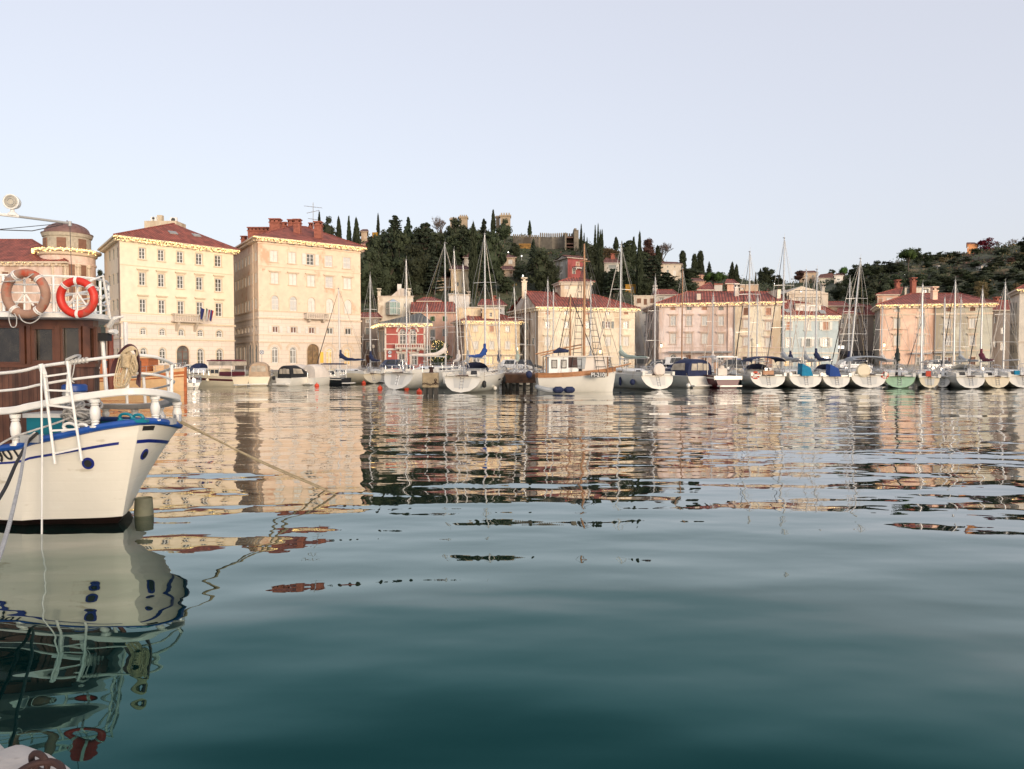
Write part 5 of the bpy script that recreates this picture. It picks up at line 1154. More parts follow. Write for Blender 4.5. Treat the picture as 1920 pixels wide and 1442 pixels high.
for (px, top, w, base) in ((1605, 495, 28, 525), (1622, 491, 27, 522), (1640, 488, 30, 520), (1660, 489, 28, 515), (1682, 491, 24, 512), (1570, 528, 28, 566), (1592, 520, 30, 562), (1612, 516, 32, 560), (1634, 514, 34, 560), (1655, 512, 32, 556), (1676, 510, 30, 552), (1604, 536, 30, 572), (1628, 536, 30, 572), (1660, 532, 30, 566), (1700, 508, 26, 540), (1722, 512, 28, 545), (1745, 520, 28, 550)):
    tree(r2_.choice(['broad', 'broad', 'olive', 'broad']), px, top, w, base, "rounded dark tree in the wood on the slope above the alley houses", "trees wooded together on the right slope")
for i in range(60):
    px = 1735 + i * 3.4 + r2_.uniform(-6, 6); t = r2_.random(); base = interp(RIDGE, px) + 3 + (98 - (px - 1700) * .06) * t; h_ = 9 + 12 * t * r2_.random() + 3
    tree(r2_.choice(['broad', 'broad', 'olive', 'red', 'broad', 'broad', 'olive', 'tanb', 'broad', 'broad']), px, base - h_, h_ * r2_.uniform(1.3, 2.0), base, "low bushy tree among the scrub on the terraced right hillside", "low trees on the terraced right hillside")
for (px, top, w, base) in ((457, 447, 9, 476), (470, 446, 8, 476)): tree('bare' if px < 460 else 'broad', px, top, w, base, "small leafless tree in the gap between the two palaces" if px < 460 else "small dark tree peeping between the two palaces")
for (px, top, w, base, lb) in ((192, 500, 20, 560, "dark tree behind the gap between the rotunda and the yellow palace"), (186, 545, 22, 600, "lower dark tree behind the gap beside the rotunda")): tree('broad', px, top, w, base, lb)
# the tree hung with lights beside the red house
rt = tree('broad', 822, 636, 40, 690, "dark rounded tree hung with yellow lights beside the red house", Y=106)
def bulbs_tree():
    q = MB(); c = W(822, 660, 106)
    for _ in range(64):
        u = rnd.uniform(-.8, 1); a = rnd.uniform(math.pi, 2 * math.pi); s_ = math.sqrt(1 - u * u); p = c + Vector((1.3 * s_ * math.cos(a), 1.45 * s_ * math.sin(a), 1.6 * u)); z = .04
        q.add([p + Vector(v) * z for v in ((1, 0, 0), (-1, 0, 0), (0, 1, 0), (0, -1, 0), (0, 0, 1), (0, 0, -1))], [(0, 2, 4), (2, 1, 4), (1, 3, 4), (3, 0, 4), (2, 0, 5), (1, 2, 5), (3, 1, 5), (0, 3, 5)])
    tag(q.build("tree_lights", M_bulb), "yellow fairy lights scattered over the dark tree beside the red house", "string lights")
bulbs_tree()
# scrub over both hills
q = MB(); r3_ = random.Random(3)
for i in range(3600):
    px = r3_.uniform(560, 2050); t = r3_.random() ** .8; Yr = ridge_Y(px); Y_ = HY0 + 4 + (Yr - HY0 - 4) * (t * .99); g = ground_z(px, Y_); x = XY(px, Y_); sz = r3_.uniform(.5, 1.5) * (1 + (Y_ - 130) / 160)
    q.mi(r3_.choice([0, 0, 0, 0, 0, 1, 1, 2, 3] if px > 1650 or r3_.random() < .25 else [0, 0, 0, 1]))
    for _ in range(22):
        p = Vector((x + r3_.gauss(0, sz * .6), Y_ + r3_.gauss(0, sz * .5), g + abs(r3_.gauss(0, sz * .3)) - .1)); l = r3_.uniform(.14, .36) * sz * .6
        a_ = Vector((r3_.gauss(0, 1), r3_.gauss(0, 1), r3_.gauss(0, .7))).normalized(); b_ = a_.orthogonal().normalized(); b_ = (b_ + a_.cross(b_) * r3_.uniform(-1, 1)).normalized()
        q.add([p - a_ * l, p + b_ * l * .7, p + a_ * l, p - b_ * l * .7], [(0, 1, 2, 3)])
tag(q.build("undergrowth", [L_brd, L_olv, L_red, L_tan]), "low scrub and bushes covering both hills", None, None, "stuff")
M_terr = mat("mossy_dry_stone", (.12, .10, .07), .95, var=.4, vscale=.6, stain=[((.04, .05, .025), .5, .4, (1, 1, 1))])
# terrace walls of the right hillside
for i, (xa, xb, ya, yb_) in enumerate(((1705, 1900, 503, 486), (1700, 1860, 510, 498), (1720, 1900, 524, 507))):
    pts = []
    for k in range(15):
        px = xa + (xb - xa) * k / 14; py = ya + (yb_ - ya) * k / 14 + math.sin(k * 1.1) * 1.2; Y_ = ground_Y(px, py); pts.append(Vector((XY(px, Y_), Y_, ground_z(px, Y_) + .5)))
    m = MB()
    for a, b_ in zip(pts, pts[1:]): m.box2(a, b_, .6, .9)
    tag(m.build("terrace_wall", M_terr), ["dry-stone terrace wall highest on the right hillside", "middle dry-stone terrace wall on the right hillside", "lowest dry-stone terrace wall on the right hillside"][i], "wall", "terrace walls on the right hillside")
# ---------------------------------------------------------------- boats in the harbour
def text_obj(name, cu, m):
    tmp = bpy.data.objects.new(name, cu); COL.objects.link(tmp); dg = bpy.context.evaluated_depsgraph_get(); me = bpy.data.meshes.new_from_object(tmp.evaluated_get(dg)); bpy.data.objects.remove(tmp)
    me.materials.clear(); me.materials.append(m); o = bpy.data.objects.new(name, me); COL.objects.link(o); return o
M_gel = mat("white_gelcoat", (0.72, 0.68, 0.60), .25, var=.06, vscale=.8, coat=.3, stain=[((.55, .50, .40), .28, 1.2, (1, 1, .5))])
M_gelg = mat("grey_white_gelcoat", (0.55, 0.53, 0.48), .3, var=.06, vscale=.8, coat=.2, stain=[((.42, .38, .30), .3, 1.2, (1, 1, .5))])
M_cream = mat("cream_gelcoat", (0.70, 0.60, 0.43), .3, var=.06, vscale=.8, coat=.2)
M_green = mat("pale_green_hull", (0.34, 0.50, 0.33), .3, var=.06, coat=.2); M_greend = mat("green_hull_side", (0.17, 0.27, 0.16), .3, var=.08, coat=.2)
M_maroon = mat("maroon_hull", (0.075, 0.006, 0.012), .4, var=.1); M_blackh = mat("black_hull", (0.012, 0.013, 0.016), .3, var=.1, coat=.3)
M_anti = mat("antifouling", (0.015, 0.02, 0.03), .7, var=.2); M_antib = mat("antifouling_brown", (0.07, 0.022, 0.015), .6, var=.2)
M_alu = mat("mast_aluminium", (0.58, 0.57, 0.55), .4, metal=.3, var=.05); M_steel = mat("stainless_steel", (0.6, 0.6, 0.6), .25, metal=.8, var=.03)
M_navy = mat("navy_canvas", (0.012, 0.02, 0.065), .8, var=.25, vscale=4); M_teal = mat("turquoise_canvas", (0.0, 0.18, 0.32), .8, var=.2); M_black = mat("black_canvas", (0.012, 0.012, 0.014), .8, var=.3)
M_beigec = mat("beige_canvas", (0.42, 0.30, 0.20), .85, var=.12); M_whitec = mat("white_canvas", (0.66, 0.58, 0.50), .8, var=.1, vscale=1.2); M_burg = mat("burgundy_canvas", (0.12, 0.012, 0.03), .85, var=.2); M_greyc = mat("grey_canvas", (0.35, 0.36, 0.36), .85, var=.1)
M_greenc = mat("pale_green_canvas", (0.40, 0.46, 0.38), .85, var=.12); M_blackg = mat("dark_green_canvas", (0.01, 0.02, 0.015), .85, var=.2); M_bluec = mat("blue_canvas", (0.01, 0.05, 0.22), .85, var=.15)
M_teak = banded("teak_planks", (0.34, 0.15, 0.06), (0.12, 0.05, 0.02), .14, axis='v', duty=.9, bump=.004, var=.2, rough=.45)
M_deck = mat("deck_nonskid", (0.52, 0.49, 0.43), .7, var=.1); M_rub = mat("black_rubber", (0.012, 0.012, 0.012), .7, var=.1); M_clear = mat("clear_plastic_window", (0.42, 0.36, 0.28), .15, var=.35, vscale=1.5, spec=.7)
M_port = mat("dark_port_glass", (0.02, 0.022, 0.025), .1, var=.2, spec=.8); M_wood = mat("varnished_mast_wood", (0.38, 0.20, 0.10), .4, var=.2, vscale=3); M_rope = mat("old_rope", (0.30, 0.24, 0.15), .9, var=.25, vscale=8); M_dline = mat("dark_rigging", (0.05, 0.045, 0.045), .6, var=.1)
M_wire = mat("rigging_wire", (0.34, 0.33, 0.32), .5, metal=.3, var=.05)

class Hull:
    def __init__(s, root, L, B, fb, bow=1.3, mats=None, rnd_=False, tr=.25, rake=.10, tw=.8, full=.75, deck=M_deck, z_boot=.12, stripe=None, transom=None, mid=.38, nst=15):
        s.L, s.B, s.fb, s.bow, s.tw, s.full, s.mid, s.tr, s.rake, s.root = L, B, fb, bow, tw, full, mid, tr, rake, root
        s.rnd = rnd_
        mats = mats or [M_anti, M_gel, M_gel]
        lv = [-.35, -.02, z_boot] + [z_boot + (1 - z_boot) * k for k in (.25, .5, .72, .86, 1.0)]
        rings = []
        for i in range(nst + 1):
            t = i / nst; rings.append([s.pt(t, z, -1) for z in reversed(lv)] + [s.pt(t, z, 1) for z in lv])
        q = MB(); n = len(rings[0]); o = 0
        for r_ in rings: q.v += r_
        for i in range(nst):
            for k in range(n - 1):
                lo = min(k if k < n / 2 else n - 1 - k, (k + 1) if k + 1 < n / 2 else n - 2 - k); d = min(abs(k - (n / 2 - 1)), 9)
                j = int(abs(k + .5 - (n - 1) / 2)); m_ = 0 if j <= 1 else (1 if j < 2 else 2)
                if j == 2: m_ = 2
                if stripe is not None and j == stripe: m_ = 3
                a, b_ = i * n, (i + 1) * n; q.f.append((a + k, b_ + k, b_ + k + 1, a + k + 1)); q.m.append(m_)
        s.hull = q.build("hull", mats, root, smooth=True, angle=.9)
        q = MB(); q.poly([v for v in rings[0]], 0); s.transom = q.build("transom", transom or mats[2], root)
        q = MB()
        for i in range(nst):
            a, b_ = s.pt(i / nst, .97, -1), s.pt(i / nst, .97, 1); c, d = s.pt((i + 1) / nst, .97, 1), s.pt((i + 1) / nst, .97, -1)
            m1_, m2_ = (a + b_) / 2 + Vector((0, 0, .06)), (c + d) / 2 + Vector((0, 0, .06)); q.quad(a, m1_, m2_, d); q.quad(m1_, b_, c, m2_)
        q.build("deck", deck, root)
        q = MB()
        for sd in (-1, 1): q.tube([s.pt(i / nst, 1, sd) + Vector((0, 0, .01)) for i in range(nst + 1)], .03, 4)
        q.build("toe_rail", mats[1] if len(mats) < 5 else mats[4], root)
    def hb(s, t):
        if t < s.mid: return s.B / 2 * (s.tw + (1 - s.tw) * math.sin(t / s.mid * math.pi / 2))
        u = (t - s.mid) / (1 - s.mid); return max(.02, s.B / 2 * math.cos(u * math.pi / 2) ** s.full)
    def zs(s, t): return s.fb * (1 + (s.bow - 1) * t ** 1.7)
    def pt(s, t, f, sd):
        """f: height as a share of the freeboard (below 0: metres under water)"""
        z = f if f < 0 else f * s.zs(t)
        if s.rnd:                                          # round bilges, the run rising to a U-shaped transom
            zk = -.38 + .40 * max(0, 1 - t) ** 3; z = max(z, zk); k = (z - zk) / (s.zs(t) - zk); g0 = (1 - (1 - k) ** 2.3) ** .5; g = g0 * (1 - t * t) + (k ** .85) * t * t; k = (z + .38) / (s.zs(t) + .38)
        else: k = (z + .38) / (s.zs(t) + .38); g = k ** (.30 + .55 * t * t)
        y = t * s.L - (1 - k) * s.rake * s.L * t ** 5 + k * s.tr * s.fb * (1 - t) ** 8
        return Vector((sd * s.hb(t) * g, y, z))
    def rail(s, h=.6, n=9, t0=.0, t1=1.0, mat_=None, name="guard_rail"):
        q = MB()
        for sd in (-1, 1):
            top = []
            for i in range(n + 1):
                t = t0 + (t1 - t0) * i / n; b_ = s.pt(t, 1, sd); b_.x *= .97; top.append(b_ + Vector((0, 0, h))); q.cyl(b_, b_ + Vector((0, 0, h)), .016, 4)
            q.tube(top, .014, 4); q.tube([v - Vector((0, 0, h * .5)) for v in top], .009, 4)
        a, b_ = s.pt(t0, 1, -1) + Vector((0, 0, h)), s.pt(t0, 1, 1) + Vector((0, 0, h)); q.tube([a, b_], .016, 4)
        q.build(name, mat_ or M_steel, s.root)
    def fender(s, t, sd, label, m=None, r=.12, h=.6, ball=False, z=.5):
        """hangs outside the hull; a thing of its own"""
        p = s.pt(t, z, sd); p.x += sd * (r + .02); Mw = Matrix.Translation(s.root.location) @ s.root.rotation_euler.to_matrix().to_4x4(); w = Mw @ p; tp = Mw @ (s.pt(t, 1, sd) + Vector((0, 0, .3)))
        rt = thing("fender", label, "fender", tuple(w), 0, "fenders hanging on the boats"); q = MB()
        if ball: q.ball(w, r, 10, (1, 1, 1.1))
        else: q.lathe(w, [(.02, -h / 2 - .03), (r * .7, -h / 2), (r, -h / 2 + .08), (r, h / 2 - .08), (r * .7, h / 2), (.03, h / 2 + .06)], 10)
        q.build("body", m or M_gel, rt, world=True, smooth=True); q = MB(); q.tube([w + Vector((0, 0, h / 2 if not ball else r)), tp], .012, 4); q.build("rope", M_rope, rt, world=True)

def arch_canvas(q, y0, y1, w0, w1, z0, h0, h1, n=8, seg=3, mi=0, thick=False):
    rings = []
    for j in range(seg + 1):
        u = j / seg; w = w0 + (w1 - w0) * u; h = h0 + (h1 - h0) * u; y = y0 + (y1 - y0) * u
        rings.append([(math.cos(math.pi * (1 - k / n)) * w / 2, y, z0 + h * max(0, math.sin(math.pi * k / n)) ** .55) for k in range(n + 1)])
    q.loft(rings, cap=False, open_ring=True, mi=mi)

def sailboat(label, px, wl, mast_px, mast_top, L=11, B=3.5, fb=1.05, hull=None, cover=None, bim=None, hood=None, furl='w', tr=.55, transom=None, side=None, Y=None, head=None, lean=0.0, extras=(), group="sailing yachts moored along the quay", mast_m=None, name="sailboat", boom=True, spreaders=2, wheel=True):
    Yb = Y or YW(wl); X = XY(px, Yb); best = None
    for i in range(-120, 151):
        th = R(i * .6); m_ = X + math.sin(th) * L * .56, Yb + math.cos(th) * L * .56
        e = abs(PX(m_[0], m_[1]) - mast_px) if mast_px else 0
        if best is None or e < best[0] - .3: best = (e, th)
    th = R(head) if head is not None else best[1]
    rt = thing(name, label, "sailboat", (X, Yb, 0), -th, group)
    hm = hull or M_gel
    H_ = Hull(rt, L, B, fb, mats=[M_anti, side or hm, hm, M_anti], tr=tr, transom=transom or hm, tw=.84, rnd_=True)
    dk = fb
    # cabin trunk with dark windows
    q = MB(); ys = (.30, .36, .52, .66, .74); hs_ = (.28, .46, .44, .30, .05); ws = (.58, .62, .60, .46, .30)
    rings = []
    for y_, h_, w_ in zip(ys, hs_, ws):
        w = B * w_; z = H_.zs(y_) ; rings.append([(-w / 2, y_ * L, z - .02), (-w / 2 * .92, y_ * L, z + h_ * .85), (-w / 2 * .7, y_ * L, z + h_), (w / 2 * .7, y_ * L, z + h_), (w / 2 * .92, y_ * L, z + h_ * .85), (w / 2, y_ * L, z - .02)])
    q.loft(rings, open_ring=True, cap=False); q.poly([Vector(v) for v in rings[0]]); cab = q.build("cabin", M_gel, rt)
    q = MB()
    for sd in (-1, 1):
        for (ya, yb_) in ((.37, .44), (.46, .52), (.55, .60)):
            for yy, z1 in ((0, 0),):
                wa = B * .615 / 2 if ya < .5 else B * .56 / 2; za = H_.zs(ya); q.quad((sd * (wa + .03), ya * L, za + .12), (sd * (wa + .03), yb_ * L, za + .12), (sd * (wa * .97 + .02), yb_ * L, za + .28), (sd * (wa * .97 + .02), ya * L, za + .28))
    q.quad((-.3, ys[0] * L - .02, dk + .0), (.3, ys[0] * L - .02, dk + .0), (.25, ys[0] * L - .02, dk + .4), (-.25, ys[0] * L - .02, dk + .4)); q.build("cabin_window", M_port, cab)
    q = MB()                                              # long windows let into the topsides
    for sd in (-1, 1):
        for (ta, tb) in ((.42, .50), (.60, .65)): a, b_, c, d = H_.pt(ta, .62, sd), H_.pt(tb, .62, sd), H_.pt(tb, .72, sd), H_.pt(ta, .72, sd); q.quad(*[v + Vector((sd * .012, 0, 0)) for v in (a, b_, c, d)])
    q.build("hull_window", M_port, rt)
    q = MB(); w = B * .40
    for sd in (-1, 1): q.box((sd * w, .16 * L, dk + .14), (.25, .26 * L, .34)); q.box((sd * w * .62, .16 * L, dk + .06), (.7, .24 * L, .12))
    q.build("cockpit_coaming", M_gel, rt)
    q = MB(); q.quad((-w * .4, .02 * L, dk + .055), (w * .4, .02 * L, dk + .055), (w * .4, .29 * L, dk + .06), (-w * .4, .29 * L, dk + .06)); q.build("cockpit_sole", M_teak, rt)
    # flat panel; on white hulls the scoop's shade is put into greyer colour
    q = MB(); a = H_.pt(0, .95, -1); pts = [H_.pt(0, f, sd) for sd, f in ((-1, .30), (1, .30), (1, .9), (-1, .9))]; pts = [Vector((v.x * .52, v.y - .02, v.z)) for v in pts]; q.poly(pts); q.build("transom_scoop_panel", M_gelg if hm is M_gel else hm, rt)
    q = MB()                                              # folded bathing ladder
    for sx in (-.14, .14): q.cyl((sx, H_.pt(0, .3, 1).y - .08, fb * .22), (sx, H_.pt(0, .95, 1).y - .06, fb * .95), .018, 4)
    for i in range(4): z = fb * (.3 + .18 * i); q.cyl((-.14, H_.pt(0, z / fb, 1).y - .07, z), (.14, H_.pt(0, z / fb, 1).y - .07, z), .015, 4)
    q.build("bathing_ladder", M_steel, rt)
    if wheel: q = MB(); q.torus((0, .09 * L, dk + .75), (0, 1, .1), .42, .02, 18, 4); [q.cyl((0, .09 * L, dk + .75), (math.cos(a_) * .42, .09 * L, dk + .75 + math.sin(a_) * .42), .012, 4) for a_ in (0.5, 1.6, 2.7, 3.8, 4.9, 5.9)]; q.box((0, .10 * L, dk + .4), (.25, .2, .7)); q.build("steering_wheel", M_steel, rt)
    H_.rail(.62, 9)
    # spars
    my = .56 * L; mz0 = H_.zs(.56) + .35
    Mw = Matrix.Translation(rt.location) @ rt.rotation_euler.to_matrix().to_4x4(); base_w = Mw @ Vector((0, my, mz0))
    if mast_top:
        mt = ZY(mast_top, base_w.y); top = Vector((lean, my - .1, mt)); mh = mt - mz0
        q = MB(); q.tube([(0, my, mz0 - .4), (lean * .5, my, (mz0 + mt) / 2), top], [.085, .08, .055], 8); mast = q.build("mast", mast_m or M_alu, rt, smooth=True)
        q = MB(); q.cyl(top, top + Vector((.05, .05, .55)), .012, 3); q.box(top + Vector((0, .2, .15)), (.05, .5, .03)); q.ball(top + Vector((0, 0, .08)), .08, 6); q.build("masthead", M_wire, mast)
        q = MB(); sw = B * .36; chn = []
        for k in range(spreaders):
            f = (k + 1) / (spreaders + 1.1); c = Vector((lean * f, my, mz0 + mh * f)); s_ = sw * (1 - .22 * k); q.box2(c - Vector((s_, .12, 0)), c + Vector((0, 0, .05)), .07, .03); q.box2(c + Vector((s_, -.12, 0)), c + Vector((0, 0, .05)), .07, .03); chn.append((c, s_))
        q.build("spreader", mast_m or M_alu, mast)
        q = MB(); rw = .012
        for sd in (-1, 1):
            ch = H_.pt(.54, 1, sd); q.tube([ch] + [c + Vector((sd * s_, -.12, 0)) for c, s_ in chn] + [top], rw, 3)
            if chn: q.tube([ch + Vector((0, .2, 0)), chn[0][0]], rw, 3); q.tube([chn[0][0] + Vector((sd * chn[0][1], -.12, 0)), chn[-1][0] + Vector((0, 0, .1))], rw, 3)
        q.tube([(0, H_.pt(0, 1, 1).y + .1, fb), top], rw, 3); fs = Vector((0, L * .985, H_.zs(1) + .05)); q.tube([fs, top], rw, 3); q.tube([(0.05, my - .15, mz0), top + Vector((.08, -.12, -.2))], rw, 3)
        q.build("rigging", M_wire, rt)
        if furl:
            q = MB(); q.tube([fs.lerp(top, .03), fs.lerp(top, .10), fs.lerp(top, .5), fs.lerp(top, .94)], [.025, .06, .045, .02], 6); q.build("furled_sail", {'w': M_whitec, 'd': M_dline, 'n': M_navy, 'g': M_greyc}[furl], rt, smooth=True)
        if boom:
            bz = mz0 + .95; be = Vector((0, my - L * .40, bz + .1)); q = MB(); q.tube([(0, my - .1, bz), be], .07, 6); bo = q.build("boom", mast_m or M_alu, rt)
            if cover:
                q = MB(); pts = []; rr = []
                for i in range(9): f = i / 8; pts.append(Vector((0, my - .12 - L * .37 * f, bz + .16 + .55 * (1 - f) ** 6 + .03 * math.sin(i * 2.1)))); rr.append(.09 + .17 * (1 - f) ** 1.3 + .015 * math.sin(i * 3.3))
                q.tube(pts, rr, 7); q.tube([(0, my - .13, bz + .3), (0, my - .12, bz + 1.3)], [.16, .12], 7); q.build("sail_cover", cover, bo, smooth=True)
            q = MB(); q.tube([be, (0, H_.pt(0, 1, 1).y + .8, fb + .2)], .015, 3); q.tube([be + Vector((0, .2, 0)), top], .012, 3); q.build("sheet", M_rope, rt)
    if hood:
        q = MB(); arch_canvas(q, .33 * L, .45 * L, B * .62, B * .5, dk + .2, .95, .35); o = q.build("sprayhood", hood, rt); 
    if bim:
        q = MB(); zc = dk + 1.35
        rings = [[(math.cos(math.pi * (1 - k / 8)) * B * .42, y_ * L, zc + .5 * max(0, math.sin(math.pi * k / 8)) ** .6 - (.12 if j in (0, 4) else 0)) for k in range(9)] for j, y_ in enumerate((.03, .08, .16, .24, .29))]
        q.loft(rings, cap=False, open_ring=True); o = q.build("bimini", bim, rt, smooth=True)
        q = MB()
        for y_ in (.03, .16, .29):
            for sd in (-1, 1): q.tube([(sd * B * .42, y_ * L, zc), (sd * B * .44, .16 * L, dk + .1)], .018, 4)
        q.build("bimini_frame", M_steel, rt)
    for e in extras:
        if e[0] == 'disc':                                 # a covered shape lashed on the stern rail
            q = MB(); q.lathe((0, 0, 0), [(.1, -.12), (.45, -.12), (.55, 0), (.45, .12), (.1, .12)], 18); Mx = Matrix.Translation((e[1], H_.pt(0, 1, 1).y - .1, fb + .45)) @ Matrix.Rotation(R(90), 4, 'X'); q.v = [Mx @ (v * e[3]) for v in q.v]; q.build("stern_cover", e[2], rt, smooth=True)
        if e[0] == 'dodger':
            q = MB(); x0 = e[1]; q.quad((x0 - .05, .02 * L, fb), (x0 - .05, .12 * L, fb), (x0, .12 * L, fb + 1.2), (x0, .02 * L, fb + 1.15)); q.quad((x0, .02 * L, fb + 1.15), (x0 + .75, .02 * L, fb + .75), (x0 + 1.0, .02 * L, fb), (x0 - .05, .02 * L, fb)); q.build("stern_cloth", e[2], rt)
        if e[0] == 'box': q = MB(); q.box((e[1], .05 * L, fb + e[3] / 2 + .1), (e[4], .35, e[3])); q.build("locker", e[2], rt)
    return rt, H_

def lifering(label, c, ax, R_, r_, m, parent=None, strap=True, tilt=0, bands=None):
    rt = thing("life_ring", label, "life ring", tuple(c), 0, None); q = MB(); q.torus(c, ax, R_, r_, 40, 12); q.build("ring", m, rt, world=True, smooth=True)
    a = Vector(ax).normalized(); x = a.cross(Vector((0, 0, 1))).normalized(); y = a.cross(x)
    if strap:
        q = MB()
        for k in range(4):
            an = math.pi * (.25 + .5 * k) if bands is None else bands[k]; d = x * math.cos(an) + y * math.sin(an); t = -x * math.sin(an) + y * math.cos(an)
            q.torus(Vector(c) + d * R_, t, r_ * 1.03, r_ * .12, 12, 4)
            for s_ in (-1, 0, 1): q.torus(Vector(c) + d * R_ + t * s_ * r_ * .25, t, r_ * 1.02, r_ * .13, 12, 4)
        q.build("strap", M_wht, rt, world=True)
    return rt
M_orange = mat("orange_ring", (.50, .06, .02), .5, var=.15)

# right-hand row, sterns towards the viewer
o, h = sailboat("white yacht with two navy fenders and a pale round stern cover beside the motorsailer", 1240, 731, 1163, 461, L=13, B=3.9, fb=1.3, cover=M_greenc, extras=(('disc', .2, M_whitec, 1.1),))
h.fender(.30, -1, "navy oblong fender on the yacht beside the white motorsailer", M_navy, .13, .75); h.fender(.12, -1, "round navy fender nearest the stern of the yacht beside the motorsailer", M_navy, .26, ball=True); h.fender(.52, -1, "cream oblong fender forward on the yacht beside the motorsailer", M_gel, .14, .7)
o, h = sailboat("white yacht with a large navy bimini and an orange horseshoe buoy", 1444, 728, 1404, 474, L=11.5, B=3.9, fb=1.15, bim=M_navy, hood=M_navy, furl='d', extras=(('box', 0, M_teak, .4, 1.0),))
h.fender(.25, -1, "black pear-shaped fender on the yacht with the large navy bimini", M_rub, .16, .7); lifering("orange-red horseshoe buoy on the stern rail of the navy-bimini yacht", W(1416, 704, YW(728) + .6), (0, 1, 0), .30, .11, M_orange)
o, h = sailboat("white yacht with a turquoise stern cloth under the tallest mast", 1515, 728, 1468, 448, L=12.5, B=3.6, fb=1.15, cover=M_greyc, furl='d', extras=(('dodger', -.4, M_teal),))
o, h = sailboat("white yacht with a deep blue cloth and navy sprayhood on its stern", 1573, 728, 1529, 507, L=10.5, B=3.0, fb=1.1, cover=M_navy, hood=M_navy, furl='w', extras=(('dodger', -.7, M_bluec),))
h.fender(.12, -1, "navy fender on the yacht with the deep blue stern cloth", M_navy, .18, .6)
o, h = sailboat("white yacht with a round cream cover on its transom and a brown life ring", 1633, 728, 1593, 487, L=12, B=3.7, fb=1.2, bim=M_greyc, furl='w', lean=.9, extras=(('disc', -.5, M_cream, 1.2),))
h.fender(.30, -1, "cream fender on the yacht with the round cream stern cover", M_gel, .14, .6); lifering("brownish-red life ring on the rail of the yacht with the round cream cover", W(1659, 704, YW(728) + .4), (0, 1, 0), .28, .08, M_orange)
sailboat("pale green yacht with dark green boom cover and dark mast", 1688, 728, 1683, 577, L=9.5, B=3.0, fb=1.1, hull=M_green, side=M_greend, cover=M_blackg, mast_m=M_blackg, furl=None)
sailboat("yacht with a buff transom marked by one dark badge", 1745, 728, 1727, 535, L=10.5, B=2.0, fb=1.0, hull=M_gelg, transom=M_cream, cover=None, furl='w', extras=(('box', -.1, M_orange, .5, .4),))
sailboat("small white yacht squeezed beside the buff-transomed one", 1768, 727, 1769, 560, L=8, B=1.6, fb=1.0, furl=None, boom=False)
o, h = sailboat("grey-hulled yacht with a white rounded stern and cream fenders", 1824, 729, 1788, 528, L=11, B=2.8, fb=1.1, hull=M_gelg, transom=M_gel, hood=M_greyc, furl='d')
h.fender(.28, -1, "cream fender amidships on the grey-hulled yacht", M_gel, .14, .6); h.fender(.62, -1, "cream fender near the bow of the grey-hulled yacht", M_gel, .14, .6)
sailboat("beige-hulled yacht with a burgundy sail cover and small stern dinghy", 1874, 728, 1839, 545, L=10.5, B=2.4, fb=1.05, hull=M_cream, cover=M_burg, furl='d')
sailboat("white yacht with blue cockpit bags at the frame edge", 1925, 728, 1882, 532, L=11.5, B=3.2, fb=1.15, hull=M_gelg, transom=M_gel, furl='w', extras=(('box', -.6, M_teal, .4, .4),))
# second row, behind, bows to the quay
for (px, top, Yb, lb, cv, L_) in ((1247, 522, 86, "yacht with a thin mast hidden behind the navy-canopied cruiser", None, 9), (1362, 553, 86, "yacht moored close behind the maroon boat", M_whitec, 9), (1450, 556, 87, "yacht moored behind the navy-bimini yacht", None, 9), (1512, 562, 87, "yacht moored behind the turquoise-clothed one", M_navy, 8), (1554, 508, 87, "yacht with a tall plain mast behind the deep blue cloth", M_greyc, 11), (1641, 525, 88, "yacht with a tall straight mast behind the round cream cover", M_navy, 11),
                             (1697, 577, 88, "small yacht behind the pale green one", M_whitec, 9), (1773, 590, 89, "little yacht behind the buff transom", None, 8), (1697 + 155, 560, 89, "yacht tucked behind the burgundy sail cover", M_greyc, 9)):
    sailboat(lb, px, 0, px, top, L=L_, B=2.9, fb=1.0, hull=M_gelg, cover=cv, Y=Yb - 5, head=-2, furl=('d' if px % 2 else 'w'))
sailboat("slender wooden-masted yacht moored behind the cruisers", 1304, 0, 1304, 505, L=10, B=2.8, fb=1.0, cover=None, Y=80, head=-2, furl=None, mast_m=M_wood)
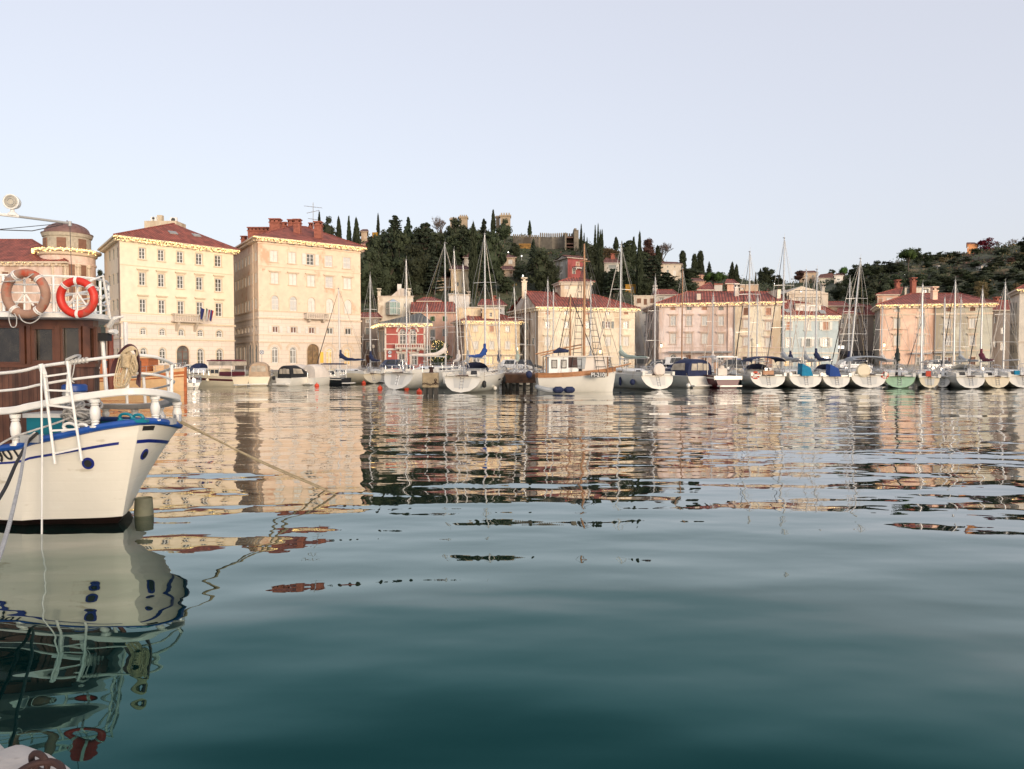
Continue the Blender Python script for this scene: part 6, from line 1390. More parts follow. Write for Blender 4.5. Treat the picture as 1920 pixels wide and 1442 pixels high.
# middle group
o, h = sailboat("white yacht with a bright blue sail cover and dark fenders, just right of the piling", 862, 737, 910, 441, L=12, B=3.7, fb=1.35, cover=M_bluec, hood=M_navy, furl='w')
h.fender(.08, 1, "black fender beside the transom of the blue-covered yacht", M_rub, .17, .5); h.fender(.85, 1, "black fender at the bow of the blue-covered yacht", M_rub, .15, .6); h.fender(.42, 1, "small white ball fender low on the blue-covered yacht", M_gel, .17, ball=True, z=.15); h.fender(.97, 1, "cream fender at the stem of the blue-covered yacht", M_gel, .17, .7)
o, h = sailboat("long white yacht partly hidden behind the piling", 738, 731, 836, 458, L=14.5, B=3.9, fb=1.5, cover=M_whitec, furl='w')
h.fender(.35, 1, "white fender on the long white yacht's side", M_gel, .13, .7)
for (px, top, Yb, lb, cv, L_, ln) in ((747, 489, 84, "yacht with a lone slim mast behind the long white yacht", None, 9, 0), (791, 571, 84, "small yacht behind the piling with a short mast", None, 7, 0), (847, 471, 80, "yacht with a second tall white mast behind the piling", M_whitec, 12, -.5), (868, 498, 82, "yacht with a leaning white mast beside the blue sail cover", M_greyc, 11, -.6), (932, 560, 84, "yacht moored behind the blue-covered one", M_navy, 8, 0),
                                 (968, 541, 84, "yacht with a pale green sail cover behind the brown jetty", M_greenc, 9, -.4), (983, 546, 82, "yacht with a bright white mast behind the brown jetty", None, 10, 0), (1028, 527, 85, "yacht mast rising behind the motorsailer's wheelhouse", M_greyc, 10, 0), (1039, 545, 87, "yacht with a grey mast behind the motorsailer", None, 9, 0), (1114, 528, 85, "yacht with a white mast behind the motorsailer's bow", M_greyc, 10, 0)):
    sailboat(lb, px, 0, px, top, L=L_, B=2.9, fb=1.0, cover=cv, Y=Yb - 5, head=2, furl=('w' if px % 2 else None), lean=ln)
sailboat("cream yacht with a navy sail cover before the peeling palace corner", 704, 719, 660, 543, L=11, B=3.2, fb=1.1, hull=M_cream, cover=M_navy, furl='d', head=-52, lean=-.2)
sailboat("small yacht with a navy boom cover before the dark narrow house", 722, 718, 693, 518, L=9, B=2.8, fb=1.0, cover=M_navy, furl=None, head=-30)

# ---- motor boats
def cruiser(label, px, wl, L, B, fb, head, mats=None, canopy=None, top=1.5, name="motor_boat", group="motor boats moored along the quay", tw=.95, Y=None, cab=True, kind='tent', win=M_clear, stripe=None, tr=.1, wind=True, y0=.04, y1=.38):
    Yb = Y or YW(wl); rt = thing(name, label, "motor boat", (XY(px, Yb), Yb, 0), -R(head), group)
    H_ = Hull(rt, L, B, fb, mats=mats or [M_anti, M_gel, M_gel, M_gel], tr=tr, tw=tw, stripe=stripe, full=.6, bow=1.35)
    q = MB(); q.box((0, -.25, .22), (B * .82, .6, .12)); q.build("bathing_platform", M_gel, rt)
    if cab:
        q = MB(); rings = []
        for y_, h_, w_ in ((.36, .75, .8), (.5, .75, .74), (.62, .5, .6), (.8, .1, .3)): z = H_.zs(y_) - .03; w = B * w_; rings.append([(-w / 2, y_ * L, z), (-w / 2 * .85, y_ * L, z + h_), (w / 2 * .85, y_ * L, z + h_), (w / 2, y_ * L, z)])
        q.loft(rings, open_ring=True, cap=False); q.poly([Vector(v) for v in rings[0]]); c = q.build("cabin", M_gel, rt)
        q = MB()
        for sd in (-1, 1): z = H_.zs(.45); q.quad(*[(sd * (B * w_ + .02), y_ * L, z + h_) for w_, y_, h_ in ((.385, .38, .25), (.365, .55, .25), (.345, .52, .6), (.355, .38, .6))])
        q.build("cabin_window", M_port, c)
    z0 = fb - .02
    if kind == 'tent':
        q = MB(); rings = []; n = 10
        for y_, h_, w_ in ((y0, top * .92, .80), (y0 + .03, top, .84), (y0 + (y1 - y0) * .6, top * 1.02, .84), (y1, top * .72, .8), (y1 + .1, top * .25, .72)):
            w = B * w_; rings.append([(math.cos(math.pi * (1 - k / n)) * w / 2 * (1 if k not in (0, n) else 1.04), y_ * L, z0 + h_ * max(0, math.sin(math.pi * k / n)) ** .38) for k in range(n + 1)])
        q.loft(rings, open_ring=True, cap=False); q.poly([Vector(v) for v in rings[0]]); c = q.build("canopy", canopy, rt, smooth=True, angle=.7)
        q = MB(); h = top * .92; w = B * .8 / 2; yy = y0 * L - .015
        def rw(x0, x1, za, zb_): q.quad((x0, yy, za), (x1, yy, za), (x1 * .93, yy + .002, zb_), (x0 * .93, yy + .002, zb_))
        if win: rw(-w * .75, -w * .28, z0 + h * .38, z0 + h * .80); rw(-w * .22, w * .22, z0 + h * .38, z0 + h * .84); rw(w * .28, w * .75, z0 + h * .38, z0 + h * .80)
        for sd in (-1, 1):
            if win: q.quad(*[(sd * (B * .42 + .02 - (0 if zz < .5 else .05)), (y0 + f * (y1 - y0)) * L, z0 + top * zz) for f, zz in ((.12, .36), (.75, .36), (.65, .72), (.12, .78))])
        if q.v: q.build("canopy_window", win, c)
    q = MB()
    if kind == 'top':                                     # hard or cloth top on posts
        q.box((0, (y0 + y1) / 2 * L, z0 + top + .05), (B * .82, (y1 - y0) * L, .1)); q.box((0, (y0 + y1) / 2 * L, z0 + top + .12), (B * .6, (y1 - y0) * L * .85, .06)); c = q.build("hardtop", canopy, rt); q = MB()
        for sd in (-1, 1):
            for y_ in (y0 + .01, (y0 + y1) / 2, y1 - .01): q.cyl((sd * B * .38, y_ * L, z0), (sd * B * .38, y_ * L, z0 + top), .03, 5)
        q.build("post", M_wht, rt)
    H_.rail(.5, 6, .4, 1.0)
    return rt, H_
cruiser("white motor cruiser with a navy canopy framing a wide clear stern window", 1318, 727, 9.5, 3.7, 1.1, -28, canopy=M_navy, top=1.65)[1].fender(.02, -1, "white ball fender at the stern corner of the navy-canopied cruiser", M_gel, .22, ball=True, z=.2)
rt, h = cruiser("maroon open boat with a white hardtop on posts", 1366, 728, 7.5, 2.7, 1.15, -12, mats=[M_maroon, M_maroon, M_maroon, M_gel], canopy=M_wht, top=1.75, kind='top', cab=False, stripe=6, y1=.55)
q = MB(); q.box((0, h.pt(0, .9, 1).y - .06, .98), (2.85, .1, .36)); q.build("transom_band", M_gel, rt)
q = MB(); q.box((.1, 1.6, 1.5), (.9, .5, .7)); q.ball((.1, 1.5, 1.95), .28, 8, (1, .7, .7)); q.build("covered_seat", M_whitec, rt); q = MB(); q.box((-.6, 3.2, 1.9), (.5, .06, 1.1)); q.box((.5, 3.4, 1.9), (.35, .06, 1.1)); q.build("wheelhouse_door", M_wood, rt)
o, h = cruiser("cream and maroon motor yacht with a covered white dinghy on its foredeck", 452, 725, 7.4, 2.5, 1.0, -68, mats=[M_anti, M_cream, M_cream, M_maroon], canopy=M_burg, kind='top', top=1.55, stripe=5, cab=False, y0=.04, y1=.46)
q = MB(); q.box((0, 2.9, 1.35), (1.6, 1.7, .85)); q.box((0, 4.1, 1.15), (1.3, .9, .4)); hs2 = q.build("wheelhouse", M_cream, o); q = MB()
for i in range(3):
    for sd in (-1,): q.box((sd * .81, 2.35 + i * .55, 1.5), (.04, .42, .36))
q.build("window", M_port, hs2)
q = MB(); q.box((0, 1.1, 1.28), (2.0, 1.5, .4)); q.build("cockpit_side", M_maroon, o)
q = MB(); q.box((0, 1.7, 2.3), (2.0, 3.0, .42)); q.build("awning_side_curtain", M_clear, o)
q = MB(); rings = [[(math.cos(a_) * w_, y_, 1.35 + max(-.12, math.sin(a_)) * h_ * 1.0) for a_ in [k * math.pi / 5 for k in range(10)]] for y_, w_, h_ in ((3.9, .12, .12), (4.1, .55, .4), (4.8, .7, .5), (5.8, .6, .45), (6.4, .15, .15))]; q.loft(rings); q.build("covered_dinghy", M_wht, o, smooth=True)
for t, lb, m_, b_ in ((.82, "cream fender nearest the bow of the maroon-striped yacht", M_gel, 0), (.70, "white ball fender on the maroon-striped yacht", M_gel, 1), (.56, "black fender amidships on the maroon-striped yacht", M_rub, 0), (.42, "beige ball fender on the maroon-striped yacht", M_cream, 1)): h.fender(t, -1, lb, m_, .11 if not b_ else .16, .55, ball=bool(b_), z=.6)
o, h = cruiser("cabin cruiser closed in with beige canvas", 484, 724, 6.5, 2.35, .95, -12, canopy=M_beigec, top=1.5, mats=[M_anti, M_cream, M_cream, M_cream])
o, h = cruiser("white speedboat under a black canvas canopy", 530, 724, 5.8, 2.3, .8, 28, canopy=M_black, top=1.3, y1=.42)
h.fender(.0, -1, "round black cover hanging at the stern corner of the black-canopied speedboat", M_black, .2, ball=True, z=1.0)
cruiser("white speedboat shrouded in whitish canvas", 576, 723, 5.8, 2.2, .8, 30, canopy=M_whitec, top=1.4, win=None)
cruiser("smaller boat under pale canvas between the black and the whitish canopies", 551, 722, 6, 2.3, .9, 15, canopy=M_whitec, top=1.25, Y=80)
o, h = cruiser("black-hulled work boat with a small white wheelhouse and navy sunshade", 650, 722, 4.6, 1.9, .72, -66, mats=[M_blackh, M_blackh, M_blackh, M_gel], canopy=M_navy, kind='top', top=1.45, stripe=6, cab=False, y0=.12, y1=.6)
q = MB(); q.box((0, 2.6, 1.2), (1.2, 1.1, .95)); w_ = q.build("wheelhouse", M_cream, o); q = MB(); [q.box((sd * .61, 2.6 + dy, 1.4), (.04, .38, .4)) for sd in (-1, 1) for dy in (-.26, .26)]; q.box((0, 2.04, 1.35), (.7, .04, .45)); q.build("window", MATS["bay_glass_green"], w_)
h.fender(.78, -1, "white fender at the bow of the black-hulled work boat", M_gel, .14, .55); h.fender(.55, -1, "white fender amidships on the black-hulled work boat", M_gel, .14, .55)
cruiser("boat under a blue tarpaulin moored against the quay", 384, 0, 3.6, 2.0, 1.3, -80, canopy=M_navy, top=1.0, win=None, Y=82)
# small white boat with outboards behind the hero boat's bow
o, h = cruiser("little white dinghy with chrome-topped outboards beside the orange wooden boat", 357, 729, 3.6, 1.7, .55, -20, canopy=M_whitec, kind='none', cab=False)
q = MB(); q.box((-.35, -.1, .75), (.3, .4, .4)); q.box((.3, -.1, .75), (.3, .4, .4)); q.cyl((-.35, -.2, -.3), (-.35, -.1, .6), .06, 6); q.cyl((.3, -.2, -.3), (.3, -.1, .6), .06, 6); q.build("outboard_motor", M_steel, o)

# ---- orange wooden boat behind the hero's bow, pointing right
M_varn = banded("varnished_hull", (0.42, 0.12, 0.035), (0.30, 0.08, 0.02), .22, axis='v', duty=.92, bump=.003, var=.12, rough=.3)
M_buff = mat("buff_hull_paint", (0.66, 0.42, 0.22), .35, var=.08)
Yb = 63; rt = thing("wooden_motor_boat", "varnished orange-brown wooden boat with a cabin, bow seen past the railing", "motor boat", (XY(174, Yb), Yb, 0), -R(86), "motor boats moored along the quay")
h = Hull(rt, 7.6, 2.9, 1.35, mats=[M_antib, M_buff, M_buff, M_varn], stripe=6, tr=0, rake=.02, full=.55, tw=.85, bow=1.45)
q = MB()
for sd in (-1, 1): q.tube([h.pt(t / 12, .66, sd) + Vector((sd * .02, 0, 0)) for t in range(0, 13)], .05, 5)
q.box((0, 7.58, 1.0), (.16, .22, 2.1)); q.build("stem", M_varn, rt)
q = MB(); q.box((0, 3.0, 2.15), (2.1, 3.9, 1.3)); c = q.build("cabin", M_varn, rt); q = MB(); q.box((0, 3.0, 2.86), (2.5, 4.4, .12)); q.build("cabin_roof", M_buff, rt)
q = MB(); [q.box((sd * 1.06, 1.8 + i * 1.1, 2.3), (.04, .8, .6)) for sd in (-1, 1) for i in range(3)]; q.build("window", M_port, c)
q = MB(); q.box((0, 5.6, 1.95), (1.1, .9, .5)); q.build("hatch", M_buff, rt); h.rail(.5, 5, .55, 1.0)

# ---- white motorsailer with a wheelhouse, wood bulwark and wooden masts
Yb = YW(736) + .6; rt = thing("motorsailer", "white wooden motorsailer with a varnished bulwark and white wheelhouse", "motorsailer", (XY(1012, Yb), Yb + .8, 0), -R(84))
Lk = (1160 - 1012) * Yb / F; h = Hull(rt, Lk, 2.8, 1.15, mats=[M_blackg, M_gel, M_gel, M_gel], tr=-.2, rake=.05, full=.5, tw=.6, bow=1.45, mid=.45)
q = MB(); N = 14
for sd in (-1, 1):
    rings = [[h.pt(t / N, 1.0, sd) + Vector((sd * .01, 0, .001)), h.pt(t / N, 1.0, sd) + Vector((sd * .06, 0, .42)), h.pt(t / N, 1.0, sd) + Vector((sd * -.03, 0, .42)), h.pt(t / N, 1.0, sd) + Vector((sd * -.06, 0, .001))] for t in range(N + 1)]; q.loft(rings)
q.build("bulwark", M_teak, rt)
q = MB(); z0 = 1.2; wy0, wy1 = .10 * Lk, .48 * Lk; q.box((0, (wy0 + wy1) / 2, z0 + .95), (1.9, wy1 - wy0, 1.5)); wh = q.build("wheelhouse", M_wht, rt)
q = MB(); q.box((0, .50 * Lk, z0 + 1.76), (2.3, .86 * Lk, .08)); q.build("wheelhouse_roof", M_whitec, rt)
q = MB()
for yy in (.17, .29): q.box((.955, yy * Lk, z0 + 1.12), (.05, .5, .72)); q.box((-.955, yy * Lk, z0 + 1.12), (.05, .5, .72))
w_ = q.build("window", M_port, wh); q = MB(); [q.box((.985, yy * Lk, z0 + 1.12), (.02, .34, .55)) for yy in (.17, .29)]; q.build("window_pane", M_glassw, w_)
q = MB(); q.box((.955, .42 * Lk, z0 + 1.25), (.06, .9, .85)); q.build("doorway", mat("dark_cabin_opening", (.06, .03, .025), .8, var=.3), wh)
q = MB(); q.quad((1.0, .47 * Lk, z0 + .75), (1.0, .56 * Lk, z0 + .7), (1.0, .58 * Lk, z0 + 1.7), (1.0, .46 * Lk, z0 + 1.7)); q.build("hanging_cloth", M_greyc, rt)
q = MB(); q.box((0, .70 * Lk, z0 + 1.05), (1.8, .34 * Lk, 1.3)); q.build("deck_awning", M_whitec, rt)
q = MB()
for y_ in (.07, .86):
    for sd in (-1, 1): q.cyl((sd * .95, y_ * Lk, 1.3), (sd * .95, y_ * Lk, z0 + 1.74), .05, 5)
q.build("awning_post", M_wood, rt)
q = MB(); my = .58 * Lk; Mw = Matrix.Translation(rt.location) @ rt.rotation_euler.to_matrix().to_4x4(); wv = Mw @ Vector((0, my, 1)); t1 = ZY(457, wv.y); q.tube([(0, my, 1.0), (0, my + .02, t1 * .7), (0, my, t1)], [.13, .11, .06], 8); ms = q.build("mast", M_wood, rt, smooth=True)
q = MB(); my2 = .40 * Lk; t2 = ZY(552, wv.y); q.tube([(0, my2, 1.0), (0, my2, t2)], [.10, .05], 8); q.build("mizzen_mast", M_wood, rt, smooth=True)
q = MB(); q.tube([(0, -.05 * Lk, z0 + 1.95), (0, my - .2, z0 + 2.75)], .07, 6); q.tube([(0, .1, z0 + 1.85), (0, my - .2, z0 + 2.5)], .06, 6); bm = q.build("boom", M_wood, rt)
q = MB(); q.tube([(0, .18 * Lk, z0 + 2.1), (0, .26 * Lk, z0 + 2.28), (0, .38 * Lk, z0 + 2.2)], [.1, .24, .12], 7); q.build("sail_bundle", M_navy, bm, smooth=True)
q = MB(); top = Vector((0, my, t1)); sp_ = Vector((0, my, t1 - (ZY(457, wv.y) - ZY(490, wv.y)))); q.cyl(sp_ - Vector((.9, 0, 0)), sp_ + Vector((.9, 0, 0)), .04, 4); q.cyl(sp_ - Vector((0, .5, 0)), sp_ + Vector((0, .5, 0)), .04, 4); q.build("crosstree", M_wood, ms)
for (yb_, yt_, zt_) in ((my - .85, my - .35, t1 * .72), (my + 1.3, my + .25, t1 * .66)):     # rope ladders up to the masts
    q = MB(); N = 13; bw = .85
    for k in range(N): f = k / N; z = 1.6 + (zt_ - 1.6) * f; y_ = yb_ + (yt_ - yb_) * f; x_ = 1.2 * (1 - f); q.box2((x_, y_ - bw * (1 - f * .65) / 2, z), (x_, y_ + bw * (1 - f * .65) / 2, z), .05, .05)
    for s_ in (-1, 1): q.tube([(1.2, yb_ + s_ * bw / 2, 1.5), (0, yt_ + s_ * bw * .17, zt_)], .02, 4)
    q.build("ratline_ladder", M_iron, rt)
q = MB()
for yy in (my - 2.2, my - 1.3, my + 1.0, my + 2.2, .97 * Lk, 1.1 * Lk, .02 * Lk):
    for sd in ((-1, 1) if abs(yy - my) < 2.5 else (0,)): q.tube([(sd * 1.3, yy, 1.6), sp_ if abs(yy - my) < 2.5 else top], .018, 3)
for yy in (my2 - 1.0, my2 + 2.6): q.tube([(0, yy, 1.6 if yy > my2 else 3.0), (0, my2, t2)], .035, 4)
q.build("rigging", M_dline, rt)
q = MB(); q.tube([(0, .9 * Lk, 1.9), (0, 1.20 * Lk, 2.35)], .07, 6); q.build("bowsprit", M_wood, rt)
h.rail(.35, 8, .04, .6, name="guard_rail")
t_ = thing("name_board", "dark board of pale letters below the motorsailer's bulwark", "name board", tuple(W(1121, 703, Yb - .9)))
cu = bpy.data.curves.new("lettering", 'FONT'); cu.body = "PI-210"; cu.size = .45; cu.extrude = .01; cu.align_x = 'CENTER'; cu.align_y = 'CENTER'; to = text_obj("lettering", cu, M_wht)
to.parent = t_; to.rotation_euler = (R(90), 0, R(3)); to.location = (0, -.05, 0); q = MB(); q.box(W(1121, 703, Yb - .9), (1.2, .05, .42), rz=R(3)); q.build("board", M_iron, t_, world=True)
# inflatable tender alongside
Yi = Yb - 1.6; rt2 = thing("inflatable_dinghy", "grey inflatable dinghy alongside the white motorsailer", "dinghy", (XY(1037, Yi), Yi, 0)); q = MB(); x0, x1 = W(1007, 730, Yi).x, W(1070, 730, Yi).x
q.tube(curve([(x1, Yi - .55, .22), (x0 + 1.0, Yi - .55, .24), (x0 + .2, Yi - .3, .42), (x0, Yi, .5), (x0 + .2, Yi + .3, .42), (x0 + 1.0, Yi + .55, .24), (x1, Yi + .55, .22)], 4), .19, 8); q.build("tube", M_greyc, rt2, world=True, smooth=True); q = MB(); q.box(((x0 + x1) / 2 + .2, Yi, .12), (x1 - x0 - .6, .9, .1)); q.build("floor", M_grey, rt2, world=True)
for px, m_, lb in ((1045, M_navy, "blue-ended fender floating first along the inflatable"), (1066, M_navy, "blue-ended fender floating second along the inflatable")):
    c = W(px, 731, Yi - .75); rt3 = thing("fender", lb, "fender", tuple(c), 0, "fenders hanging on the boats"); q = MB(); q.tube([c - Vector((.35, 0, 0)), c - Vector((.15, 0, 0)), c + Vector((.3, 0, 0)), c + Vector((.5, 0, 0))], [.1, .27, .27, .1], 10); q.build("body", m_, rt3, world=True, smooth=True)
c = W(992, 702, Yb); rt3 = thing("fender", "big round navy fender hanging at the brown jetty's end", "fender", tuple(c), 0, "fenders hanging on the boats"); q = MB(); q.ball(c, .26, 10, (1, 1, 1.2)); q.build("body", M_navy, rt3, world=True, smooth=True); q = MB(); q.cyl(c + Vector((0, 0, .3)), c + Vector((0, 0, .8)), .015, 4); q.build("rope", M_rope, rt3, world=True)

# ---- brown jetty, concrete piling, buoys
M_jet = mat("weathered_jetty_timber", (0.13, 0.065, 0.035), .9, var=.35, vscale=1.5, bump=.03, stain=[((.04, .025, .018), .45, 1.0, (1, 1, 2))])
M_pil = mat("weathered_piling", (0.30, 0.23, 0.14), .9, var=.25, vscale=1.5, bump=.04, bscale=5, stain=[((.07, .055, .03), .38, 1.3, (1, 1, .5)), ((.10, .13, .05), .3, .8, (1, 1, 1))]); M_wet = mat("wet_piling_foot", (.035, .028, .02), .4, var=.3); M_rust = mat("rusty_iron", (.034, .013, .010), .8, var=.35, vscale=20, bump=.005, bscale=40)
rt = thing("jetty", "low brown timber jetty between the blue-covered yacht and the motorsailer", "jetty", (XY(975, 70), 70, 0)); q = MB(); a, b_ = XY(938, 70), XY(1016, 70); q.box(((a + b_) / 2, 79, 1.05), (b_ - a, 18, .5)); q.build("deck", M_jet, rt, world=True)
q = MB(); q.box(((a + b_) / 2, 69.95, .85), (b_ - a + .1, .12, .7)); q.build("fascia", M_jet, rt, world=True)
for i in range(6): q = MB(); q.cyl((a + .3 + (b_ - a - .6) * i / 5, 70.4, -1), (a + .3 + (b_ - a - .6) * i / 5, 70.4, .8), .16, 8); q.build("pile", M_wet, rt, world=True)
Yp = YW(741); w_ = 29 * Yp / F; c = W(806, 720, Yp); rt = thing("piling", "square weathered mooring block on legs with a rusty bollard", "mooring piling", (c.x, Yp + w_ / 2, 0)); zb, zt_ = ZY(727, Yp), ZY(699, Yp)
q = MB(); q.box((c.x, Yp + w_ / 2, (zb + zt_) / 2), (w_, w_, zt_ - zb)); o = q.build("block", M_pil, rt, world=True); bv = o.modifiers.new("edge", 'BEVEL'); bv.width = .06; bv.segments = 2
for sx in (-1, 0, 1):
    for sy in (0, 1): q = MB(); q.box((c.x + sx * w_ * .35, Yp + w_ * (.2 + .6 * sy), zb / 2 - .5), (w_ * .22, w_ * .22, zb + 1.0 - .002)); q.build("leg", M_wet, rt, world=True)
q = MB(); q.lathe((c.x + .05, Yp + w_ / 2, 0), [(.19, zt_ + .001), (.15, zt_ + .08), (.14, zt_ + .28), (.22, zt_ + .32), (.22, zt_ + .42), (.1, zt_ + .45)], 12); q.build("bollard", M_rust, rt, world=True)
q = MB(); pc = Vector((c.x + w_ * .38, Yp - .02, zt_ - .55))
for i in range(3): q.torus(pc - Vector((0, .02, i * .12)), (1 if i % 2 else 0, 1 if not i % 2 else 0, 0), .09, .025, 12, 5)
for i in range(12): q.torus((c.x - w_ * .45 + i * .11, Yp - .04, zt_ - .85 + .05 * math.sin(i * .9)), (0, 1, 0) if i % 2 else (0, .3, 1), .06, .018, 10, 4)
q.build("chain", M_rust, rt, world=True)
M_buoy = mat("orange_buoy", (.62, .06, .02), .5, var=.1)
for i, (px, py, Yq) in enumerate(((682, 718, 0), (762, 729, 0), (786, 735, 0), (594, 723, 0), (712.5, 728, 0))):
    Yq = YW(py + 1.5); c = W(px, py, Yq); q = MB(); q.ball((c.x, Yq, .08), .24, 10, (1, 1, .9)); q.cyl((c.x, Yq, .25), (c.x, Yq, .38), .05, 6); tag(q.build("buoy", M_buoy, smooth=True), ["small orange buoy below the cream yacht with the navy sail cover", "orange buoy by the long white yacht's side", "orange buoy at the foot of the piling", "pale red buoy before the whitish-canopied speedboat", "tiny faded buoy near the long white yacht's transom"][i], "buoy", "mooring buoys")

# ---- cars along the promenade
def car(label, px, Y, c, L=4.3, suv=False, rz=0.0, name="parked_car"):
    rt = thing(name, label, "car", (XY(px, Y), Y, GZ), R(rz), "cars parked along the quay"); W_ = 1.8; h = 1.75 if suv else 1.45; b1 = .95 if suv else .82; pm = mat("car_paint_%d_%d_%d" % tuple(int(v * 99) for v in c), c, .3, var=.03, coat=.6)
    q = MB(); prof = [(-L / 2, .35), (-L / 2, b1 - .1), (-L / 2 + .1, b1), (L / 2 - 1.0, b1), (L / 2 - .12, b1 - .18), (L / 2, .55), (L / 2, .3)]
    q.loft([[(x, s_ * W_ / 2 * (1 if z < .9 else .97), z) for x, z in prof] for s_ in (-1, 1)], cap=True); q.build("body", pm, rt)
    q = MB(); cp = [(-L / 2 + .12, b1 - .01), (-L / 2 + (.3 if suv else .65), h - .05), (-L / 2 + (.6 if suv else 1.2), h), (L * .05, h), (L * .12, h - .06), (L / 2 - 1.15, b1 - .01)]
    q.loft([[(x, s_ * (W_ / 2 - .05 - (.16 if z > b1 + .1 else 0)), z) for x, z in cp] for s_ in (-1, 1)], cap=True); q.build("cabin", pm, rt)
    for s_ in (-1, 1):
        q = MB()
        for xa, xb in ((-L / 2 + .75, -.15), (-.05, L * .16)): q.quad((xa, s_ * (W_ / 2 - .03), b1 + .06), (xb + .25 * (xb > 0), s_ * (W_ / 2 - .03), b1 + .06), (xb, s_ * (W_ / 2 - .17), h - .1), (xa + .2, s_ * (W_ / 2 - .17), h - .1))
        q.build("side_window", M_port, rt)
    for sx in (-L / 2 + .8, L / 2 - .85):
        for s_ in (-1, 1):
            q = MB(); q.cyl((sx, s_ * (W_ / 2 - .18), .32), (sx, s_ * (W_ / 2 + .02), .32), .32, 16); w = q.build("wheel", M_rub, rt); q = MB(); q.cyl((sx, s_ * (W_ / 2 + .021), .32), (sx, s_ * (W_ / 2 + .03), .32), .19, 12); q.build("rim", M_steel, w)
for a in (("white estate car on the quay behind the pale green sail cover", 966, 94, (.6, .6, .6)), ("dark car beside the white estate on the quay", 985, 95, (.03, .03, .035)), ("big white off-road car on the quay before the pink house", 1277, 95, (.65, .64, .62), 4.7, True), ("black car on the quay beside the white off-road car", 1243, 95, (.02, .02, .025)), ("black car on the quay below the pale yellow house", 1382, 96, (.02, .02, .02)),
          ("silver car seen through the hero boat's rails", 200, 91, (.4, .4, .42), 4.3, True), ("white car before the alley mouth", 1600, 98, (.55, .55, .55)), ("grey car before the sage house", 1762, 98, (.2, .2, .2)), ("dark blue car before the red house", 745, 97, (.03, .04, .08))): car(*a)
# sea-wall clutter: the lit shops' street lamp posts
for i, (px, top, Y_) in enumerate(((1547 - 137, 640, 99), (1858, 648, 99), (700, 652, 99))):
    rt = thing("street_lamp", ["slim street lamp before the pale yellow house", "slim street lamp at the sage house's end", "slim street lamp before the dark narrow house"][i], "street lamp", (XY(px, Y_), Y_, GZ), 0, "street lamps along the quay"); p = W(px, top, Y_); q = MB(); q.tube([(p.x, Y_, GZ), (p.x, Y_, p.z)], [.08, .05], 6); q.build("post", M_iron, rt, world=True); q = MB(); q.lathe(p, [(.1, -.05), (.17, .3), (.03, .42)], 6); q.build("lantern", M_clear, rt, world=True)
rt = thing("road_sign", "blue square parking sign on the quay before the pale yellow house", "sign", (XY(1385, 96.5), 96.5, GZ)); p = W(1385, 676, 96.5); q = MB(); q.cyl((p.x, 96.5, GZ), p, .035, 5); q.build("pole", M_grey, rt, world=True); q = MB(); q.box((p.x, 96.45, p.z), (.55, .04, .55)); q.build("sign_face", mat("sign_blue", (.03, .10, .35), .4, var=.05), rt, world=True)
# ---------------------------------------------------------------- the big old wooden boat alongside
M_hw = mat("old_cream_hull_paint", (0.69, 0.64, 0.54), .42, var=.05, vscale=.9, bump=.006, bscale=3, stain=[((.42, .35, .24), .36, 1.1, (1, 1, 3.2)), ((.72, .68, .58), .42, 2.0, (.6, .6, 3)), ((.30, .22, .14), .20, 3.0, (1, 1, .6))])
_nt = M_hw.node_tree; _b = _nt.nodes["Principled BSDF"]; _w = _nt.nodes.new("ShaderNodeTexWave"); _w.bands_direction = 'Z'; _w.inputs["Scale"].default_value = 1.9; _w.inputs["Distortion"].default_value = .6; _w.inputs["Detail"].default_value = 2
_tc = _nt.nodes.new("ShaderNodeTexCoord"); _nt.links.new(_tc.outputs["Object"], _w.inputs["Vector"]); _pw = _nt.nodes.new("ShaderNodeMath"); _pw.operation = 'POWER'; _pw.inputs[1].default_value = 14; _nt.links.new(_w.outputs["Fac"], _pw.inputs[0])
_bp = _nt.nodes.new("ShaderNodeBump"); _bp.invert = True; _bp.inputs["Distance"].default_value = .0009; _nt.links.new(_pw.outputs[0], _bp.inputs["Height"]); _old = _b.inputs["Normal"].links[0].from_socket; _nt.links.new(_old, _bp.inputs["Normal"]); _nt.links.new(_bp.outputs[0], _b.inputs["Normal"])   # plank seams
M_hw2 = mat("white_rail_paint", (0.74, 0.72, 0.67), .4, var=.06, vscale=6, stain=[((.48, .42, .33), .24, 5.0, (1, 1, 1))]); M_blue = mat("blue_gunwale_paint", (0.012, 0.07, 0.30), .4, var=.2, vscale=4, stain=[((.05, .16, .38), .3, 5, (1, 1, 1))]); M_bstripe = mat("navy_stripe_paint", (0.008, 0.018, 0.16), .4, var=.1)
M_boot = mat("brown_black_boot_top", (.022, .010, .008), .5, var=.3, vscale=4); M_wh = banded("wheelhouse_planks", (0.095, 0.040, 0.024), (0.02, 0.008, 0.006), .115, duty=.93, bump=.012, var=.30, soft=.06, rough=.5)
M_wf = mat("varnished_frame_wood", (0.10, 0.036, 0.018), .4, var=.25, vscale=5); M_turq = mat("turquoise_paint", (0.0, 0.16, 0.22), .4, var=.12); M_wg = mat("wheelhouse_glass", (0.035, 0.03, 0.022), .08, var=.8, vscale=2.5, spec=.8)
M_hose = mat("brown_rubber_hose", (.07, .02, .022), .45, var=.15); M_crope = mat("cream_rope", (.55, .43, .27), .9, var=.25, vscale=25, bump=.004, bscale=90); M_grope = mat("grey_white_rope", (.45, .43, .40), .9, var=.2, vscale=25, bump=.004, bscale=90); M_grdeck = mat("grey_deck_paint", (.28, .29, .30), .7, var=.15)
